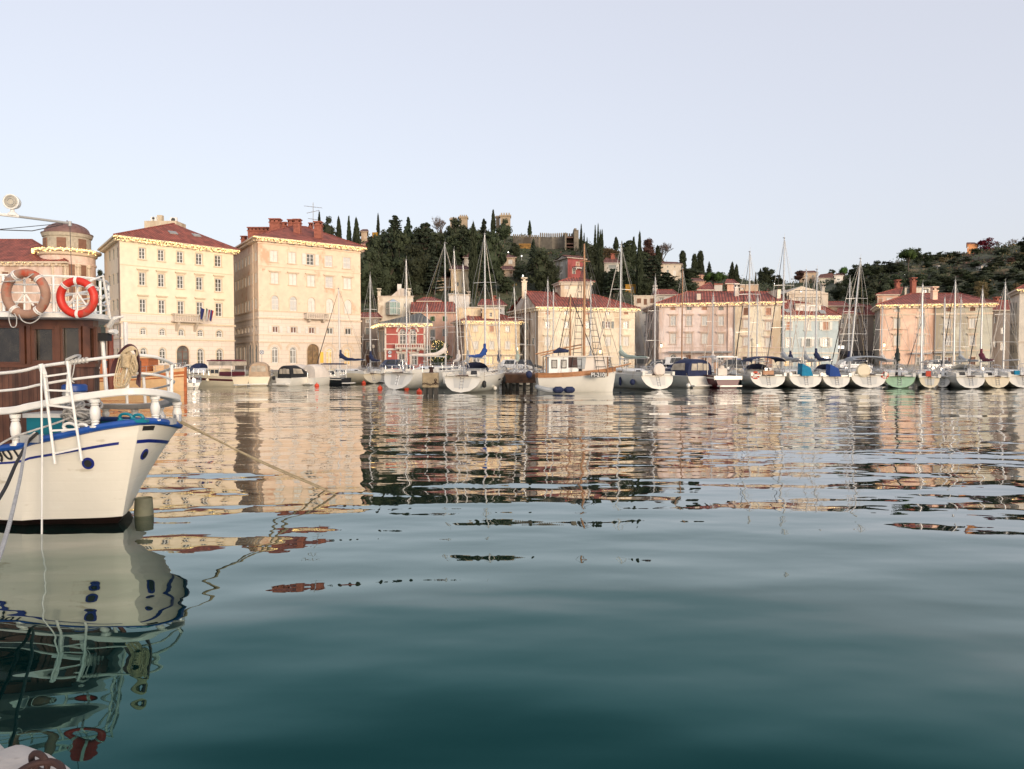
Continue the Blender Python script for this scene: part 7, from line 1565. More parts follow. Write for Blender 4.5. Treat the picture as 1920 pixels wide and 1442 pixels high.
M_ring = mat("faded_life_ring", (0.33, 0.19, 0.13), .7, var=.2, vscale=6, stain=[((.42, .07, .03), .40, 3.2, (1, 1, 1)), ((.30, .29, .30), .36, 4.2, (1, 1, 1))]); M_ringr = mat("red_life_ring", (0.55, 0.025, 0.010), .5, var=.12, vscale=5, stain=[((.40, .09, .06), .42, 4, (1, 1, 1))])

g_near = [Vector(v) for v in ((-21.5, 19.6, 1.6), (-19.5, 17.8, 1.35), (-16.5, 15.6, 1.16), (-13.5, 13.7, 1.07), (-11, 12.5, 1.10))]
G_ = g_near + [W(0, 843, 11.95), W(60, 830, 11.85), W(120, 818, 11.8), W(180, 805, 11.8), W(222, 798, 11.86), W(262, 793, 12.0), W(287, 792, 12.2), W(308, 794, 12.45), W(326, 797, 12.8), W(336, 800, 13.2), W(333, 799, 13.7), W(312, 795, 14.4), W(270, 790, 15.2), W(215, 788, 16.0), W(140, 786, 17.1)] + [Vector(v) for v in ((-11.8, 19.0, 1.38), (-14.5, 20.9, 1.42), (-18.3, 22.6, 1.62), (-21, 22.4, 1.85), (-22, 21.2, 1.9))]
wy = lambda px, Y: Vector((XY(px, Y), Y, 0))
Wl = [Vector(v) for v in ((-20.6, 20.2, 0), (-18.9, 18.6, 0), (-16.1, 16.2, 0), (-13.3, 14.2, 0), (-11, 12.9, 0))] + [wy(0, 12.0), wy(60, 12.0), wy(120, 12.02), wy(175, 12.05), wy(205, 12.08), wy(222, 12.12), wy(229, 12.35), wy(233, 12.6), wy(237, 12.9), wy(240, 13.2), wy(236, 13.6), wy(224, 14.2), wy(200, 15.0), wy(160, 15.8), wy(100, 16.8)] + [Vector(v) for v in ((-12.2, 18.6, 0), (-14.7, 20.2, 0), (-18.0, 21.7, 0), (-20.2, 21.6, 0), (-20.9, 21.0, 0))]
NS = len(G_)
def hs(s, f):
    i = min(int(s), NS - 2); t = s - i
    def cr(A):
        a, b_, c, d = A[max(i - 1, 0)], A[i], A[i + 1], A[min(i + 2, NS - 1)]
        return 0.5 * ((2 * b_) + (c - a) * t + (2 * a - 5 * b_ + 4 * c - d) * t * t + (3 * b_ - a - 3 * c + d) * t ** 3)
    g, w = (cr(G_), cr(Wl)) if abs(s - 10) > 1.01 else (G_[i].lerp(G_[i + 1], t), Wl[i].lerp(Wl[i + 1], t))
    e = .78 if s < 8 else (.78 + (s - 8) * .13 if s < 12 else 1.25)
    p = w + (g - w) * (max(f, 0) ** e); p.z = g.z * f if f >= 0 else f
    if f < 0: p = w + (Vector((-9.5, 15.5, 0)) - w) * .05; p.z = f
    return p
def hull_at(px, py, s0, s1):
    best = None
    for i in range(121):
        for j in range(90):
            s = s0 + (s1 - s0) * i / 120; f = .3 + .68 * j / 89; p = hs(s, f); e = (PX(p.x, p.y, p.z) - px) ** 2 + (PY(p.z, p.y) - py) ** 2
            if best is None or e < best[0]: best = (e, s, f)
    s, f = best[1:]; p = hs(s, f); n = (hs(s + .05, f) - hs(s - .05, f)).cross(hs(s, f + .02) - hs(s, f - .02)).normalized()
    if n.dot(Vector((0, 0, EYE)) - p) < 0: n = -n
    return p, n, s, f
big = thing("fishing_boat", "big old cream wooden boat with blue gunwale, balustered rail and brown wheelhouse", "boat", (-9, 14.5, 0))
lv = [-.5, -.02] + [.085] + [.2 + .8 * k / 9 for k in range(10)]
ss = [i / 3 for i in range((NS - 1) * 3 + 1)]
q = MB(); rings = [[hs(s, f) for f in lv] for s in ss]
n = len(lv)
for r_ in rings: q.v += r_
for i in range(len(ss)):
    i2 = (i + 1) % len(ss)
    for k in range(n - 1): q.f.append((i * n + k, i2 * n + k, i2 * n + k + 1, i * n + k + 1)); q.m.append(1 if k < 2 else 0)
o = q.build("hull", [M_hw, M_boot], big, world=True, smooth=True, angle=R(24))
q = MB(); q.tube([hs(s, 1.0) + Vector((0, 0, .02)) for s in ss], .058, 8, closed=True); q.build("gunwale", M_blue, big, world=True, smooth=True)
q = MB(); cen = Vector((-11.5, 16.5, 1.0)); pts = [hs(s, .84) for s in ss]
for i in range(len(pts)): a, b_ = pts[i], pts[(i + 1) % len(pts)]; a2, b2 = a.lerp(cen, .5), b_.lerp(cen, .5); a2.z = b2.z = 1.1; q.quad(a, b_, b2, a2); q.add([a2, b2, Vector((cen.x, cen.y, 1.12))], [(0, 1, 2)])
q.build("deck", M_grdeck, big, world=True)
q = MB()
for i in range(len(ss)):
    s, s2 = ss[i], ss[(i + 1) % len(ss)]
    if s2 > s:
        a, b_, c, d = hs(s, .84), hs(s2, .84), hs(s2, .99), hs(s, .99); mv = lambda v: v + (cen - v).normalized() * .07; q.quad(*[Vector((mv(v).x, mv(v).y, v.z)) for v in (a, b_, c, d)])
q.build("bulwark_lining", M_turq, big, world=True)
def strip(s0, s1, fa, fb_, m, name, N=24, off=.006):
    q = MB()
    for i in range(N):
        vs = []
        for s, f in ((s0 + (s1 - s0) * i / N, fa), (s0 + (s1 - s0) * (i + 1) / N, fa), (s0 + (s1 - s0) * (i + 1) / N, fb_), (s0 + (s1 - s0) * i / N, fb_)):
            p = hs(s, f); nn = (hs(s + .05, f) - hs(s - .05, f)).cross(hs(s, f + .02) - hs(s, f - .02)).normalized()
            if nn.dot(Vector((p.x - (-9.5), p.y - 15.5, 0))) < 0: nn = -nn
            vs.append(p + nn * off)
        q.quad(*vs)
    return q.build(name, m, big, world=True)
_, _, sa, _ = hull_at(223, 827, 8, 9.98); strip(0, sa, .811, .838, M_bstripe, "hull_stripe", 60)
_, _, sb, fb2 = hull_at(257, 824, 10.02, 12); strip(sb, 15, .80, .835, M_bstripe, "hull_stripe", 30)
_, _, sc_, _ = hull_at(268, 796, 9, 12); strip(sc_, sc_ + .95, .925, .97, M_rub, "chafing_plate", 8, .012)
for px, py, s0, s1 in ((166, 868, 6, 9.9), (270, 852, 10.1, 14)):           # painted eyes with dark hawse holes
    p, nn, s, f = hull_at(px, py, s0, s1); q = MB(); q.cyl(p + nn * .001, p + nn * .014, .095, 28); e = q.build("hawse_ring", M_bstripe, big, world=True)
    q = MB(); q.cyl(p + nn * .0141, p + nn * .022, .05, 20); q.torus(p + nn * .02, nn, .055, .006, 20, 4); q.build("hawse_hole", M_rub, big, world=True)
# registration number
cu = bpy.data.curves.new("hull_number", 'FONT'); cu.body = "901"; cu.size = .30; cu.extrude = .002; cu.shear = -.45; cu.space_character = 1.05; cu.offset = .004
to = text_obj("hull_number", cu, M_rub); pL, nL, _, _ = hull_at(2, 866, 4.9, 6); pR, nR, _, _ = hull_at(40, 857, 5, 7); dx = (pR - pL).normalized(); nz = nL; up = nz.cross(dx).normalized()
nz = dx.cross(up).normalized(); to.parent = big; mw = Matrix((dx, up, nz)).transposed().to_4x4(); mw.translation = pL + nz * .02 - dx * .03 + up * .0 - big.location; to.matrix_local = mw
wid = max(v.co.x for v in to.data.vertices)
# white cap rail on turned balusters
def plank(path, w, h, name, m, closed=False):
    P_ = curve(path, 5); rings = []
    for i, p in enumerate(P_):
        t = (P_[min(i + 1, len(P_) - 1)] - P_[max(i - 1, 0)]); t.z = 0; t.normalize(); nn = Vector((-t.y, t.x, 0)); rings.append([p + nn * a * w / 2 + Vector((0, 0, b_ * h / 2)) for a, b_ in ((-1, -.7), (-.85, -1), (.85, -1), (1, -.7), (1, .7), (.85, 1), (-.85, 1), (-1, .7))])
    q = MB(); q.loft(rings); return q.build(name, m, big, world=True)
cap = [Vector((-19.5, 17.9, 2.35)), Vector((-16.5, 15.7, 2.12)), Vector((-13.5, 13.8, 1.70)), Vector((-11, 12.6, 1.73)), W(0, 771, 11.97), W(60, 762, 11.87), W(139, 747, 11.82), W(200, 738, 11.87), W(250, 734, 11.97), W(285, 736, 12.25), W(312, 741, 12.65), W(327, 747, 13.2), W(322, 753, 13.9), W(298, 759, 14.7), W(263, 762, 15.4), W(222, 762, 16.1), W(150, 758, 17.1), Vector((-11.9, 18.9, 2.0)), Vector((-14.6, 20.7, 2.1)), Vector((-18.3, 22.4, 2.3))]
plank(cap, .20, .115, "cap_rail", M_hw2)
capc = curve(cap, 12)
def near_pt(path, px, far=False):
    c = [(abs(PX(p.x, p.y, p.z) - px), i) for i, p in enumerate(path) if (p.y > 13.35) == far]; return path[min(c)[1]]
def baluster(px, far=False):
    t = near_pt(capc, px, far); b_ = min((hs(s, 1.0) for s in ss), key=lambda v: (v.x - t.x) ** 2 + (v.y - t.y) ** 2); z0, z1 = b_.z + .03, t.z - .06; h = z1 - z0; c = Vector(((t.x + b_.x) / 2, (t.y + b_.y) / 2, 0)); q = MB()
    q.lathe(c, [(.085, z0), (.085, z0 + .05 * h), (.055, z0 + .07 * h), (.05, z0 + .16 * h), (.065, z0 + .2 * h), (.05, z0 + .24 * h), (.07, z0 + .34 * h), (.078, z0 + .55 * h), (.062, z0 + .72 * h), (.05, z0 + .76 * h), (.068, z0 + .8 * h), (.05, z0 + .84 * h), (.075, z0 + .88 * h), (.082, z1)], 14); q.build("baluster", M_hw2, big, world=True, smooth=True, angle=.5)
for px in (-160, -70, 19, 178, 287, 328): baluster(px)
for px in (300, 252, 205, 150): baluster(px, True)
top = [Vector((-19.5, 18.0, 3.15)), Vector((-16.5, 15.8, 2.98)), Vector((-13.5, 13.9, 2.34)), Vector((-11, 12.7, 2.36)), W(0, 700, 12.0), W(76, 687, 11.9), W(125, 680, 11.86), W(200, 670.5, 11.9), W(245, 666, 12.0), W(285, 668.5, 12.25), W(310, 676, 12.65), W(325, 685, 13.2), W(318, 692, 13.9), W(295, 699.5, 14.7), W(263, 705.5, 15.4), W(222, 709, 16.1)]
mid = [Vector((-19.5, 18.0, 2.8)), Vector((-16.5, 15.8, 2.6)), Vector((-13.5, 13.9, 2.02)), Vector((-11, 12.7, 2.05)), W(0, 733, 12.0), W(76, 721, 11.9), W(130, 712, 11.86), W(200, 704, 11.9), W(245, 700, 12.0), W(285, 702, 12.25), W(310, 707.5, 12.65), W(326, 715, 13.2), W(319, 721, 13.9), W(298, 727, 14.7), W(265, 732, 15.4), W(224, 735, 16.1)]
q = MB(); q.tube(curve(top, 6), .026, 8); q.tube(curve(mid, 6), .021, 8); q.build("pipe_rail", M_hw2, big, world=True, smooth=True)
topc = curve(top, 12)
for px, far in ((-120, 0), (128, 0), (238, 0), (322, 0), (314, 1), (270, 1), (236, 1)):
    t = near_pt(topc, px, bool(far)); b_ = near_pt(capc, px + (3 if far else 0), bool(far)); q = MB(); q.cyl((b_.x, b_.y, b_.z + .05), t, .03, 8); q.build("rail_post", M_hw2, big, world=True)

# wheelhouse
zd, zs_, zh, zt_ = 1.05, 2.56, 3.29, 3.40
plan = [Vector(v) for v in ((-18.5, 18.4, 0), (-14.5, 15.7, 0), (-11.8, 14.0, 0))] + [wy(-40, 13.12), wy(60, 13.14), wy(110, 13.16), wy(156, 13.22), wy(176, 13.4), wy(186, 13.7), wy(186, 14.3), wy(176, 14.9), wy(150, 15.6)] + [Vector(v) for v in ((-10.2, 16.6, 0), (-12.6, 18.4, 0), (-15.5, 20.3, 0))]
wheelhouse = thing("wheelhouse_dummy", None, None, (0, 0, 0)); COL.objects.unlink(wheelhouse); bpy.data.objects.remove(wheelhouse)
def ringz(pl, z): return [Vector((p.x, p.y, z)) for p in pl]
def inset(pl, d):
    c = Vector((-11.5, 16.2, 0)); return [p + (Vector((c.x, c.y, p.z)) - p).normalized() * d for p in pl]
q = MB(); q.loft([ringz(plan, zd), ringz(plan, zs_)], cap=False); q.build("wheelhouse_wall", M_wh, big, world=True)
q = MB()
for (za, zb, d) in ((zs_ + .001, zs_ + .06, -.04), (zh, zt_, 0.0)): o_ = inset(plan, d); i_ = inset(plan, .1); q.loft([ringz(o_, za), ringz(o_, zb), ringz(i_, zb), ringz(i_, za)], cap=False, closed=True)
def on_plan(px):
    for a, b_ in zip(plan, plan[1:]):
        pa, pb = PX(a.x, a.y, 3), PX(b_.x, b_.y, 3)
        if pa <= px <= pb: t = (px - pa) / (pb - pa); return a.lerp(b_, t), (b_ - a).normalized()
for xa, xb in ((-110, -98), (42, 49), (53, 60), (106, 115), (153, 164), (177, 184)):
    a, _ = on_plan(xa); b_, _ = on_plan(xb); q.box2((a.x, a.y, (zs_ + zh) / 2 + .03), (b_.x, b_.y, (zs_ + zh) / 2 + .03), .10, zh - zs_ - .062)
q.build("window_post", M_wf, big, world=True)
for xa, xb, fr in ((-98, 42, 0), (60, 106, 1), (115, 153, 0), (164, 177, 0)):
    a, d = on_plan(xa); b_, _ = on_plan(xb); nn = Vector((d.y, -d.x, 0)); off = -nn * .05 if nn.y < 0 else nn * .05; q = MB(); f = .03 if fr else .018
    A0, B0 = Vector((a.x, a.y, 0)) , Vector((b_.x, b_.y, 0)); up = lambda z: Vector((0, 0, z))
    for u0, u1, za, zb in ((0, 1, zs_ + .062, zs_ + .062 + f * 2), (0, 1, zh - f * 2, zh - .002)): q.box2(A0.lerp(B0, u0) + up((za + zb) / 2), A0.lerp(B0, u1) + up((za + zb) / 2), .06, zb - za)
    L_ = (B0 - A0).length
    for u in (f / L_, 1 - f / L_): p = A0.lerp(B0, u); q.box((p.x, p.y, (zs_ + zh) / 2 + .03), (f * 2, .06, zh - zs_ - .07 - f * 4), rz=math.atan2(d.y, d.x))
    w_ = q.build("window", M_wf, big, world=True); q = MB(); q.quad(A0 + off + up(zs_ + .05), B0 + off + up(zs_ + .05), B0 + off + up(zh), A0 + off + up(zh)); c = q.build("pane", M_wg, w_); c.data.transform(Matrix.Translation(-big.location))
q = MB(); pi_ = inset(plan, .35); q.loft([ringz(pi_, 1.2), ringz(pi_, zt_ - .02)], cap=False); q.build("cabin_lining", mat("cabin_interior", (.06, .035, .02), .8, var=.5, vscale=1.2), big, world=True)
# upper deck and its rail
dk = [Vector(v) for v in ((-19, 18.0, 0), (-15, 15.2, 0), (-12, 13.5, 0))] + [wy(-40, 12.72), wy(60, 12.76), wy(120, 12.85), wy(165, 13.05), wy(196, 13.4), wy(210, 13.9), wy(211, 14.5), wy(200, 15.2), wy(165, 16.0)] + [Vector(v) for v in ((-10.3, 17.2, 0), (-12.8, 19, 0), (-15.6, 20.8, 0))]
dkc = curve(dk + [dk[0]], 4)[:-1]; z0, z1 = 3.401, 3.52
q = MB(); di = [p + (Vector((-11.5, 16.2, 0)) - p).normalized() * .12 for p in dkc]
q.loft([ringz(di, z0), ringz(dkc, z0 + .02), ringz(dkc, z1 - .02), ringz(di, z1)], cap=True); q.build("upper_deck", M_hw2, big, world=True)
rl = curve([p + (Vector((-11.5, 16.2, 0)) - p).normalized() * .1 for p in dk[:13]], 8)
q = MB()
for z, r_ in ((4.13, .024), (3.98, .016), (3.84, .016), (3.68, .016)): q.tube([Vector((p.x, p.y, z)) for p in rl], r_, 6)
q.build("upper_rail", M_hw2, big, world=True, smooth=True)
q = MB()
for px, far in ((-90, 0), (0, 0), (98, 0), (188, 0), (204, 1), (180, 1), (140, 1), (90, 1), (40, 1)):
    c = [(abs(PX(p.x, p.y, 4) - px), i) for i, p in enumerate(rl) if (p.y > 13.9) == bool(far)]; p = rl[min(c)[1]]; p0 = Vector((p.x, p.y, z1)); p1 = Vector((p.x, p.y, 4.13)); q2 = MB(); q2.cyl(p0, p1, .024, 6); q2.build("upper_rail_post", M_hw2, big, world=True)
a, b_ = W(193, 517, 13.35), W(207, 598, 13.7); q.tube([W(168, 527, 13.1), a, b_], .022, 6); q.tube([W(190, 560, 13.4), W(202, 553, 14.2), W(206, 560, 14.6), W(192, 570, 13.5), W(203, 578, 14.3)], .02, 6)
q.build("rail_brace", M_hw2, big, world=True)
for cx_ in (46, 145):
    q = MB()
    for (x_, y_) in ((cx_ - 17, 573), (cx_ + 17, 573)): q.tube([W(cx_, 549, 12.85), W(x_, y_, 12.85)], .02, 5)
    q.tube([W(cx_, 522, 12.86), W(cx_, 592, 12.86)], .018, 5)
    q.build("ring_bracket", M_hw2, big, world=True)
# under-deck brackets, downlight, horn, posts
q = MB(); q.tube([W(204, 612, 13.6), W(215, 597, 13.5), W(222, 595, 13.5), W(231, 594, 13.5)], [.05, .04, .025, .02], 6); q.build("deck_bracket", M_hw2, big, world=True)
q = MB(); c = W(206, 622, 13.5); q.loft([[c + Vector((x_ * k * .11 + (1 - k) * .08, math.sin(a_) * k * .09, math.cos(a_) * k * .045)) for a_ in [i * math.pi / 5 for i in range(10)]] for x_, k in ((-1, .15), (-.5, .7), (.2, 1), (1, 1))]); q.build("floodlight", M_hw2, big, world=True)
q = MB(); q.tube([W(192, 636, 13.6), W(200, 742, 13.5)], .035, 8); q.build("stanchion", M_hw2, big, world=True)
q = MB(); q.tube([W(207, 628, 14.3), W(208, 735, 14.3)], .055, 8); q.build("brown_post", mat("red_brown_post", (.22, .055, .03), .5, var=.2), big, world=True)
q = MB(); q.tube([W(235, 604, 17.5), W(237, 700, 17.5)], .05, 8); q.build("white_post", M_hw2, big, world=True)
q = MB(); q.box(W(197, 632, 13.55), (.16, .16, .14)); q.build("horn", M_rub, big, world=True)
# spotlight and boom above the upper deck
Yl = 13.0; q = MB(); q.tube([W(-230, 385, 12.2), W(0, 402, 12.9), W(36, 406, Yl)], .028, 8); q.build("boom_sleeve", M_hw2, big, world=True); q = MB(); q.tube([W(30, 405.5, Yl), W(131, 418.5, 13.6)], .022, 8); q.tube([W(131, 415, 13.6), W(131, 424, 13.6)], .03, 6); q.build("boom", M_grey, big, world=True)
q = MB(); q.cyl(W(131, 420, 13.6), W(137, 595, 13.45), .006, 4); q.tube([W(-40, 433, 12.9), W(0, 431, 13.0), W(60, 433, 13.2), W(118, 421, 13.5)], .008, 4); q.tube([W(0, 430, 13.0), W(118, 419, 13.5)], .006, 4); q.build("wire", M_dline, big, world=True)
c = W(23, 379, Yl); sp = thing("searchlight", "round white searchlight on the boom above the old boat", "lamp", tuple(c)); q = MB(); dirv = Vector((.15, -1, -.05)).normalized()
q.tube([c - dirv * .12, c - dirv * .08, c, c + dirv * .05], [.05, .11, .125, .125], 20); q.torus(c + dirv * .05, dirv, .118, .014, 24, 6); q.build("housing", M_hw2, sp, world=True, smooth=True); q = MB(); q.cyl(c + dirv * .0505, c + dirv * .056, .105, 24); q.build("lens", mat("lamp_lens", (.42, .38, .30), .1, var=.3, vscale=9, spec=.8), sp, world=True)
q = MB(); q.torus(c + dirv * .06, dirv, .055, .006, 18, 4); q.torus(c + dirv * .06, dirv, .085, .004, 18, 4); q.build("lens_ring", M_grey, sp, world=True)
q = MB(); q.lathe(Vector((c.x, c.y, 0)), [(.03, c.z - .12), (.035, c.z - .16), (.08, c.z - .20), (.10, c.z - .235)], 12); q.build("foot", M_hw2, sp, world=True)
# life rings on the upper rail
lifering("faded grey and tan life ring patched with orange on the upper rail", W(48.5, 551, 12.55), (0.06, 1, .05), .345, .075, M_ring, bands=(math.pi * .72, math.pi * .30, math.pi * 1.35, math.pi * 1.75))
lifering("bright red life ring hanging on the upper rail", W(145, 558, 12.62), (-.04, 1, .04), .278, .066, M_ringr, bands=(math.pi * .5, math.pi * 1.25, math.pi * 1.78, math.pi * 1.5))
rt = thing("hanging_line", "thin line looped below the faded life ring", "rope", tuple(W(30, 610, 12.5))); q = MB(); q.tube(curve([W(18, 585, 12.45), W(17, 600, 12.45), W(22, 613, 12.45), W(30, 611, 12.45), W(31, 596, 12.45), W(27, 588, 12.45)], 6), .008, 5); q.tube(curve([W(35, 590, 12.45), W(43, 602, 12.45), W(58, 606, 12.45), W(72, 598, 12.45), W(78, 588, 12.45)], 6), .009, 5); q.tube(curve([W(3, 528, 12.45), W(25, 527, 12.42), W(45, 524, 12.42), W(63, 513, 12.45)], 5), .01, 5); q.build("line", M_grope, rt, world=True)
# ladder over the side, with a long pole
rt = thing("rope_ladder", "white wooden ladder hanging over the rail of the old boat", "ladder", tuple(W(100, 690, 11.7))); q = MB(); la, lb_ = [W(81, 684, 11.74), W(88, 750, 11.66), W(103, 870, 11.6)], [W(126, 677, 11.74), W(138, 765, 11.66), W(153, 864, 11.6)]; q.tube(la, .021, 8); q.tube(lb_, .021, 8); q.build("ladder_side", M_hw2, rt, world=True)
def lp(P_, t): return P_[0].lerp(P_[1], t * 2) if t < .5 else P_[1].lerp(P_[2], t * 2 - 1)
for t in (.15, .34, .52, .72, .90): q = MB(); q.box2(lp(la, t + .02), lp(lb_, t - .02), .045, .028); q.build("rung", M_hw2, rt, world=True)
q = MB(); q.tube([W(76, 683, 11.72), W(82, 700, 11.72), W(90, 752, 11.9)], [.04, .045, .035], 8); q.build("ladder_hook", M_hw2, rt, world=True)
rt = thing("boat_hook_pole", "long thin pale pole standing down into the water beside the ladder", "pole", tuple(W(80, 900, 11.55))); q = MB(); q.tube([W(77, 688, 11.6), W(79, 850, 11.56), Vector((W(81, 990, 11.5).x, 11.45, -.3))], .014, 6); q.build("pole", M_hw2, rt, world=True)
# hose and rope coils over the rail
rt = thing("hose_coil", "brown rubber hose looped over the bow rail", "hose", tuple(W(240, 668, 12.0))); q = MB()
for i in range(7): d = i * 2.4; q.tube(curve([W(206 + d * .9, 706 - i, 12.0), W(213 + d * .9, 680, 11.98), W(228 + d * .6, 656 + d * .3, 11.95), W(243 + d * .2, 646 + d * .35, 11.93), W(257 - d * .1, 656 + d * .5, 11.95), W(263 - d * .2, 690, 12.0 + .02 * i), W(262 - d * .4, 726 - i, 12.02)], 5), .013, 6)
q.build("hose", M_hose, rt, world=True, smooth=True)
def coil(label, x0, x1, yt, yb, Yc, n, r_, m, seed, sway=0, thk=.5):
    rt = thing("rope_coil", label, "rope", tuple(W((x0 + x1) / 2, yt, Yc)), 0, "rope coils on the old boat"); rr = random.Random(seed); q = MB()
    for i in range(n):
        a = rr.uniform(x0, (x0 + x1) / 2); b_ = rr.uniform((x0 + x1) / 2, x1); e = yb - rr.uniform(0, (yb - yt) * .18); y0 = yt + rr.uniform(-3, 4); o1, o2 = rr.uniform(-.12, .04), rr.uniform(-.12, .04)
        q.tube(curve([W((a + b_) / 2, y0 - 2, Yc + o1), W(a + 4, y0 + 6, Yc + o1), W(a + sway * .4, (y0 + e) / 2, Yc + o1 * .6), W(a + sway + 2, e - 4, Yc + o2), W((a + b_) / 2 + sway, e, Yc + o2), W(b_ + sway - 2, e - 5, Yc + o2), W(b_ + sway * .4, (y0 + e) / 2, Yc + o1), W(b_ - 3, y0 + 6, Yc + o1)], 4), r_, 5, closed=True)
    for k in range(int(5 * thk)): q.torus(W((x0 + x1) / 2, yt + 6 + k * 2.5, Yc - .03), (.1, .1, 1), (x1 - x0) * .26 * Yc / F, r_ * 1.1, 16, 5)
    q.build("rope", m, rt, world=True, smooth=True)
coil("thick cream rope coil hanging from the bow rail", 222, 254, 660, 729, 11.9, 7, .0105, M_crope, 3, -10, 2)
rt = thing("rope_coil", "cream rope bundle flung over the top of the brown hose", "rope", tuple(W(245, 655, 11.85)), 0, "rope coils on the old boat"); q = MB()
for i in range(6): q.tube(curve([W(224 + i * 1.7, 672 - i * .5, 11.9), W(232 + i * .5, 658 + i * .6, 11.84), W(246, 650 + i * 1.3, 11.82), W(256, 656 - i * .1, 11.84), W(258 - i * .6, 664 + i, 11.9)], 5), .012, 5)
q.build("rope", M_crope, rt, world=True, smooth=True)
coil("short knotted cream rope hanging right of the brown hose", 243, 258, 668, 703, 11.88, 9, .010, M_crope, 8, 0, 1)
rt = thing("rope_lashing", "grey rope lashed round the top rail near the ladder", "rope", tuple(W(140, 680, 11.85))); q = MB(); tcv = [near_pt(topc, x_) for x_ in range(124, 166, 3)]
for i, p in enumerate(tcv): q.torus(p, Vector((1, 0, .15 * (-1) ** i)), .038, .012, 10, 5)
q.tube(curve([W(124, 675, 11.8), W(140, 668, 11.82), W(150, 667, 12.2), W(146, 675, 11.85)], 5), .022, 6); q.tube(curve([W(140, 682, 11.82), W(137, 700, 11.8), W(134, 712, 11.82), W(139, 718, 11.82)], 5), .01, 5); q.build("rope", M_grope, rt, world=True, smooth=True)
# windlass with blue cap, and the heap of rope on it
rt = thing("windlass", "rope-wound windlass with a bright blue cap on the old boat's foredeck", "windlass", tuple(Vector((W(140, 760, 12.9).x, 12.9, 1.2)))); c = W(140, 740, 12.9); q = MB(); q.lathe(Vector((c.x, c.y, 0)), [(.19, ZY(734, 12.9)), (.20, ZY(732, 12.9)), (.195, ZY(723, 12.9)), (.17, ZY(720.5, 12.9)), (.02, ZY(720, 12.9))], 24); q.build("cap", M_blue, rt, world=True, smooth=True, angle=.5)
q = MB(); q.lathe(Vector((c.x, c.y, 0)), [(.16, ZY(780, 12.9)), (.12, ZY(765, 12.9)), (.12, ZY(745, 12.9)), (.18, ZY(735, 12.9))], 16); q.build("drum", M_grey, rt, world=True)
q = MB()
for k in range(5): q.torus((c.x, c.y, ZY(736 + k * 2.4, 12.9)), (.04 * (-1) ** k, .05, 1), .17 + .008 * (k % 2), .015, 26, 6)
q.build("wound_rope", M_grope, rt, world=True, smooth=True)
rt = thing("rope_heap", "tangled heap of grey mooring rope below the windlass", "rope", tuple(W(150, 790, 12.6)), 0, "rope coils on the old boat"); q = MB(); rr = random.Random(4)
for i in range(16):
    a = rr.uniform(0, 6.3); cc = W(148 + rr.uniform(-12, 14), 778 + rr.uniform(-20, 12), 12.55 + rr.uniform(-.2, .2)); q.torus(cc, (rr.gauss(0, .7), rr.gauss(0, .8), 1), rr.uniform(.14, .25), .017, 22, 6, ell=(1, rr.uniform(.5, 1)))
q.tube(curve([W(120, 745, 12.5), W(122, 765, 12.45), W(128, 785, 12.4), W(150, 792, 12.3), W(172, 788, 12.3)], 5), .016, 6); q.build("rope", M_grope, rt, world=True, smooth=True)
rt = thing("deck_chest", "turquoise deck chest with a white lid on the old boat", "chest", (W(85, 800, 12.6).x, 12.75, 1.1)); a, b_ = W(45, 783, 12.5), W(122, 783, 12.5); q = MB(); q.box(((a.x + b_.x) / 2, 12.8, (a.z + 1.05) / 2), (b_.x - a.x - .08, .6, a.z - 1.05)); q.build("chest_body", M_turq, rt, world=True); q = MB(); q.box(((a.x + b_.x) / 2, 12.8, a.z + .035), (b_.x - a.x, .68, .07)); q.build("lid", M_hw2, rt, world=True)
q = MB()
for i, (px, m_) in enumerate(((140, M_hw2), (248, M_turq))):
    p, nn, s, f = hull_at(px, 797 if i == 0 else 790, 6, 10.5); p = hs(s, 1.0); q = MB()
    for dx_ in (-.12, .08): q.torus(p + Vector((dx_, .02, .10)), (.1, 1, .2), .085 if dx_ < 0 else .065, .024, 20, 6, ell=(1.25, .75))
    q.box(p + Vector((0, .02, .045)), (.46, .10, .05)); q.build("fairlead", m_, big, world=True, smooth=True)
for p, z_ in ((W(60, 822, 11.8), (.3, .14, .12)), (W(319, 790, 12.6), (.16, .14, .1))): q = MB(); q.box(p, z_); q.build("chafe_guard", M_grey, big, world=True)
q = MB(); p = W(334, 790, 13.0); q.cyl(p, p + Vector((0, 0, .12)), .06, 10); q.cyl(W(305, 786, 12.6), W(305, 778, 12.6), .05, 10); q.build("bow_roller", M_steel, big, world=True)
# mooring lines
def rope(label, pts, r_, m, name="mooring_line"):
    rt = thing(name, label, "rope", tuple(pts[0]), 0, "mooring lines of the old boat"); q = MB(); q.tube(curve(pts, 8), r_, 6); q.build("line", m, rt, world=True, smooth=True)
def wp(px, py): Yw_ = YW(py); return Vector((XY(px, Yw_), Yw_, -.02))
e1, e2 = wp(631, 927), wp(613, 917); s1, s2 = W(336, 788, 13.05), W(318, 783, 12.8)
rope("lower bow line running down into the water", [s1, s1.lerp(e1, .5) - Vector((0, 0, .06)), e1, e1 + (e1 - s1) * .25], .019, M_rope); rope("upper bow line running down into the water", [s2, s2.lerp(e2, .5) - Vector((0, 0, .03)), e2, e2 + (e2 - s2) * .25], .015, M_rope)
rope("pale dirty line slanting from the gunwale towards the near quay", [W(66, 811, 11.75), W(50, 828, 11.5), W(36, 905, 9.0), W(0, 1040, 6.4), W(-80, 1190, 4.2)], .02, M_grope); rope("black hose-like line slanting from the gunwale to the frame edge", [W(70, 812, 11.75), W(52, 830, 11.5), W(30, 870, 10.0), W(0, 932, 8.6), W(-120, 1090, 5.5)], .024, M_rub)
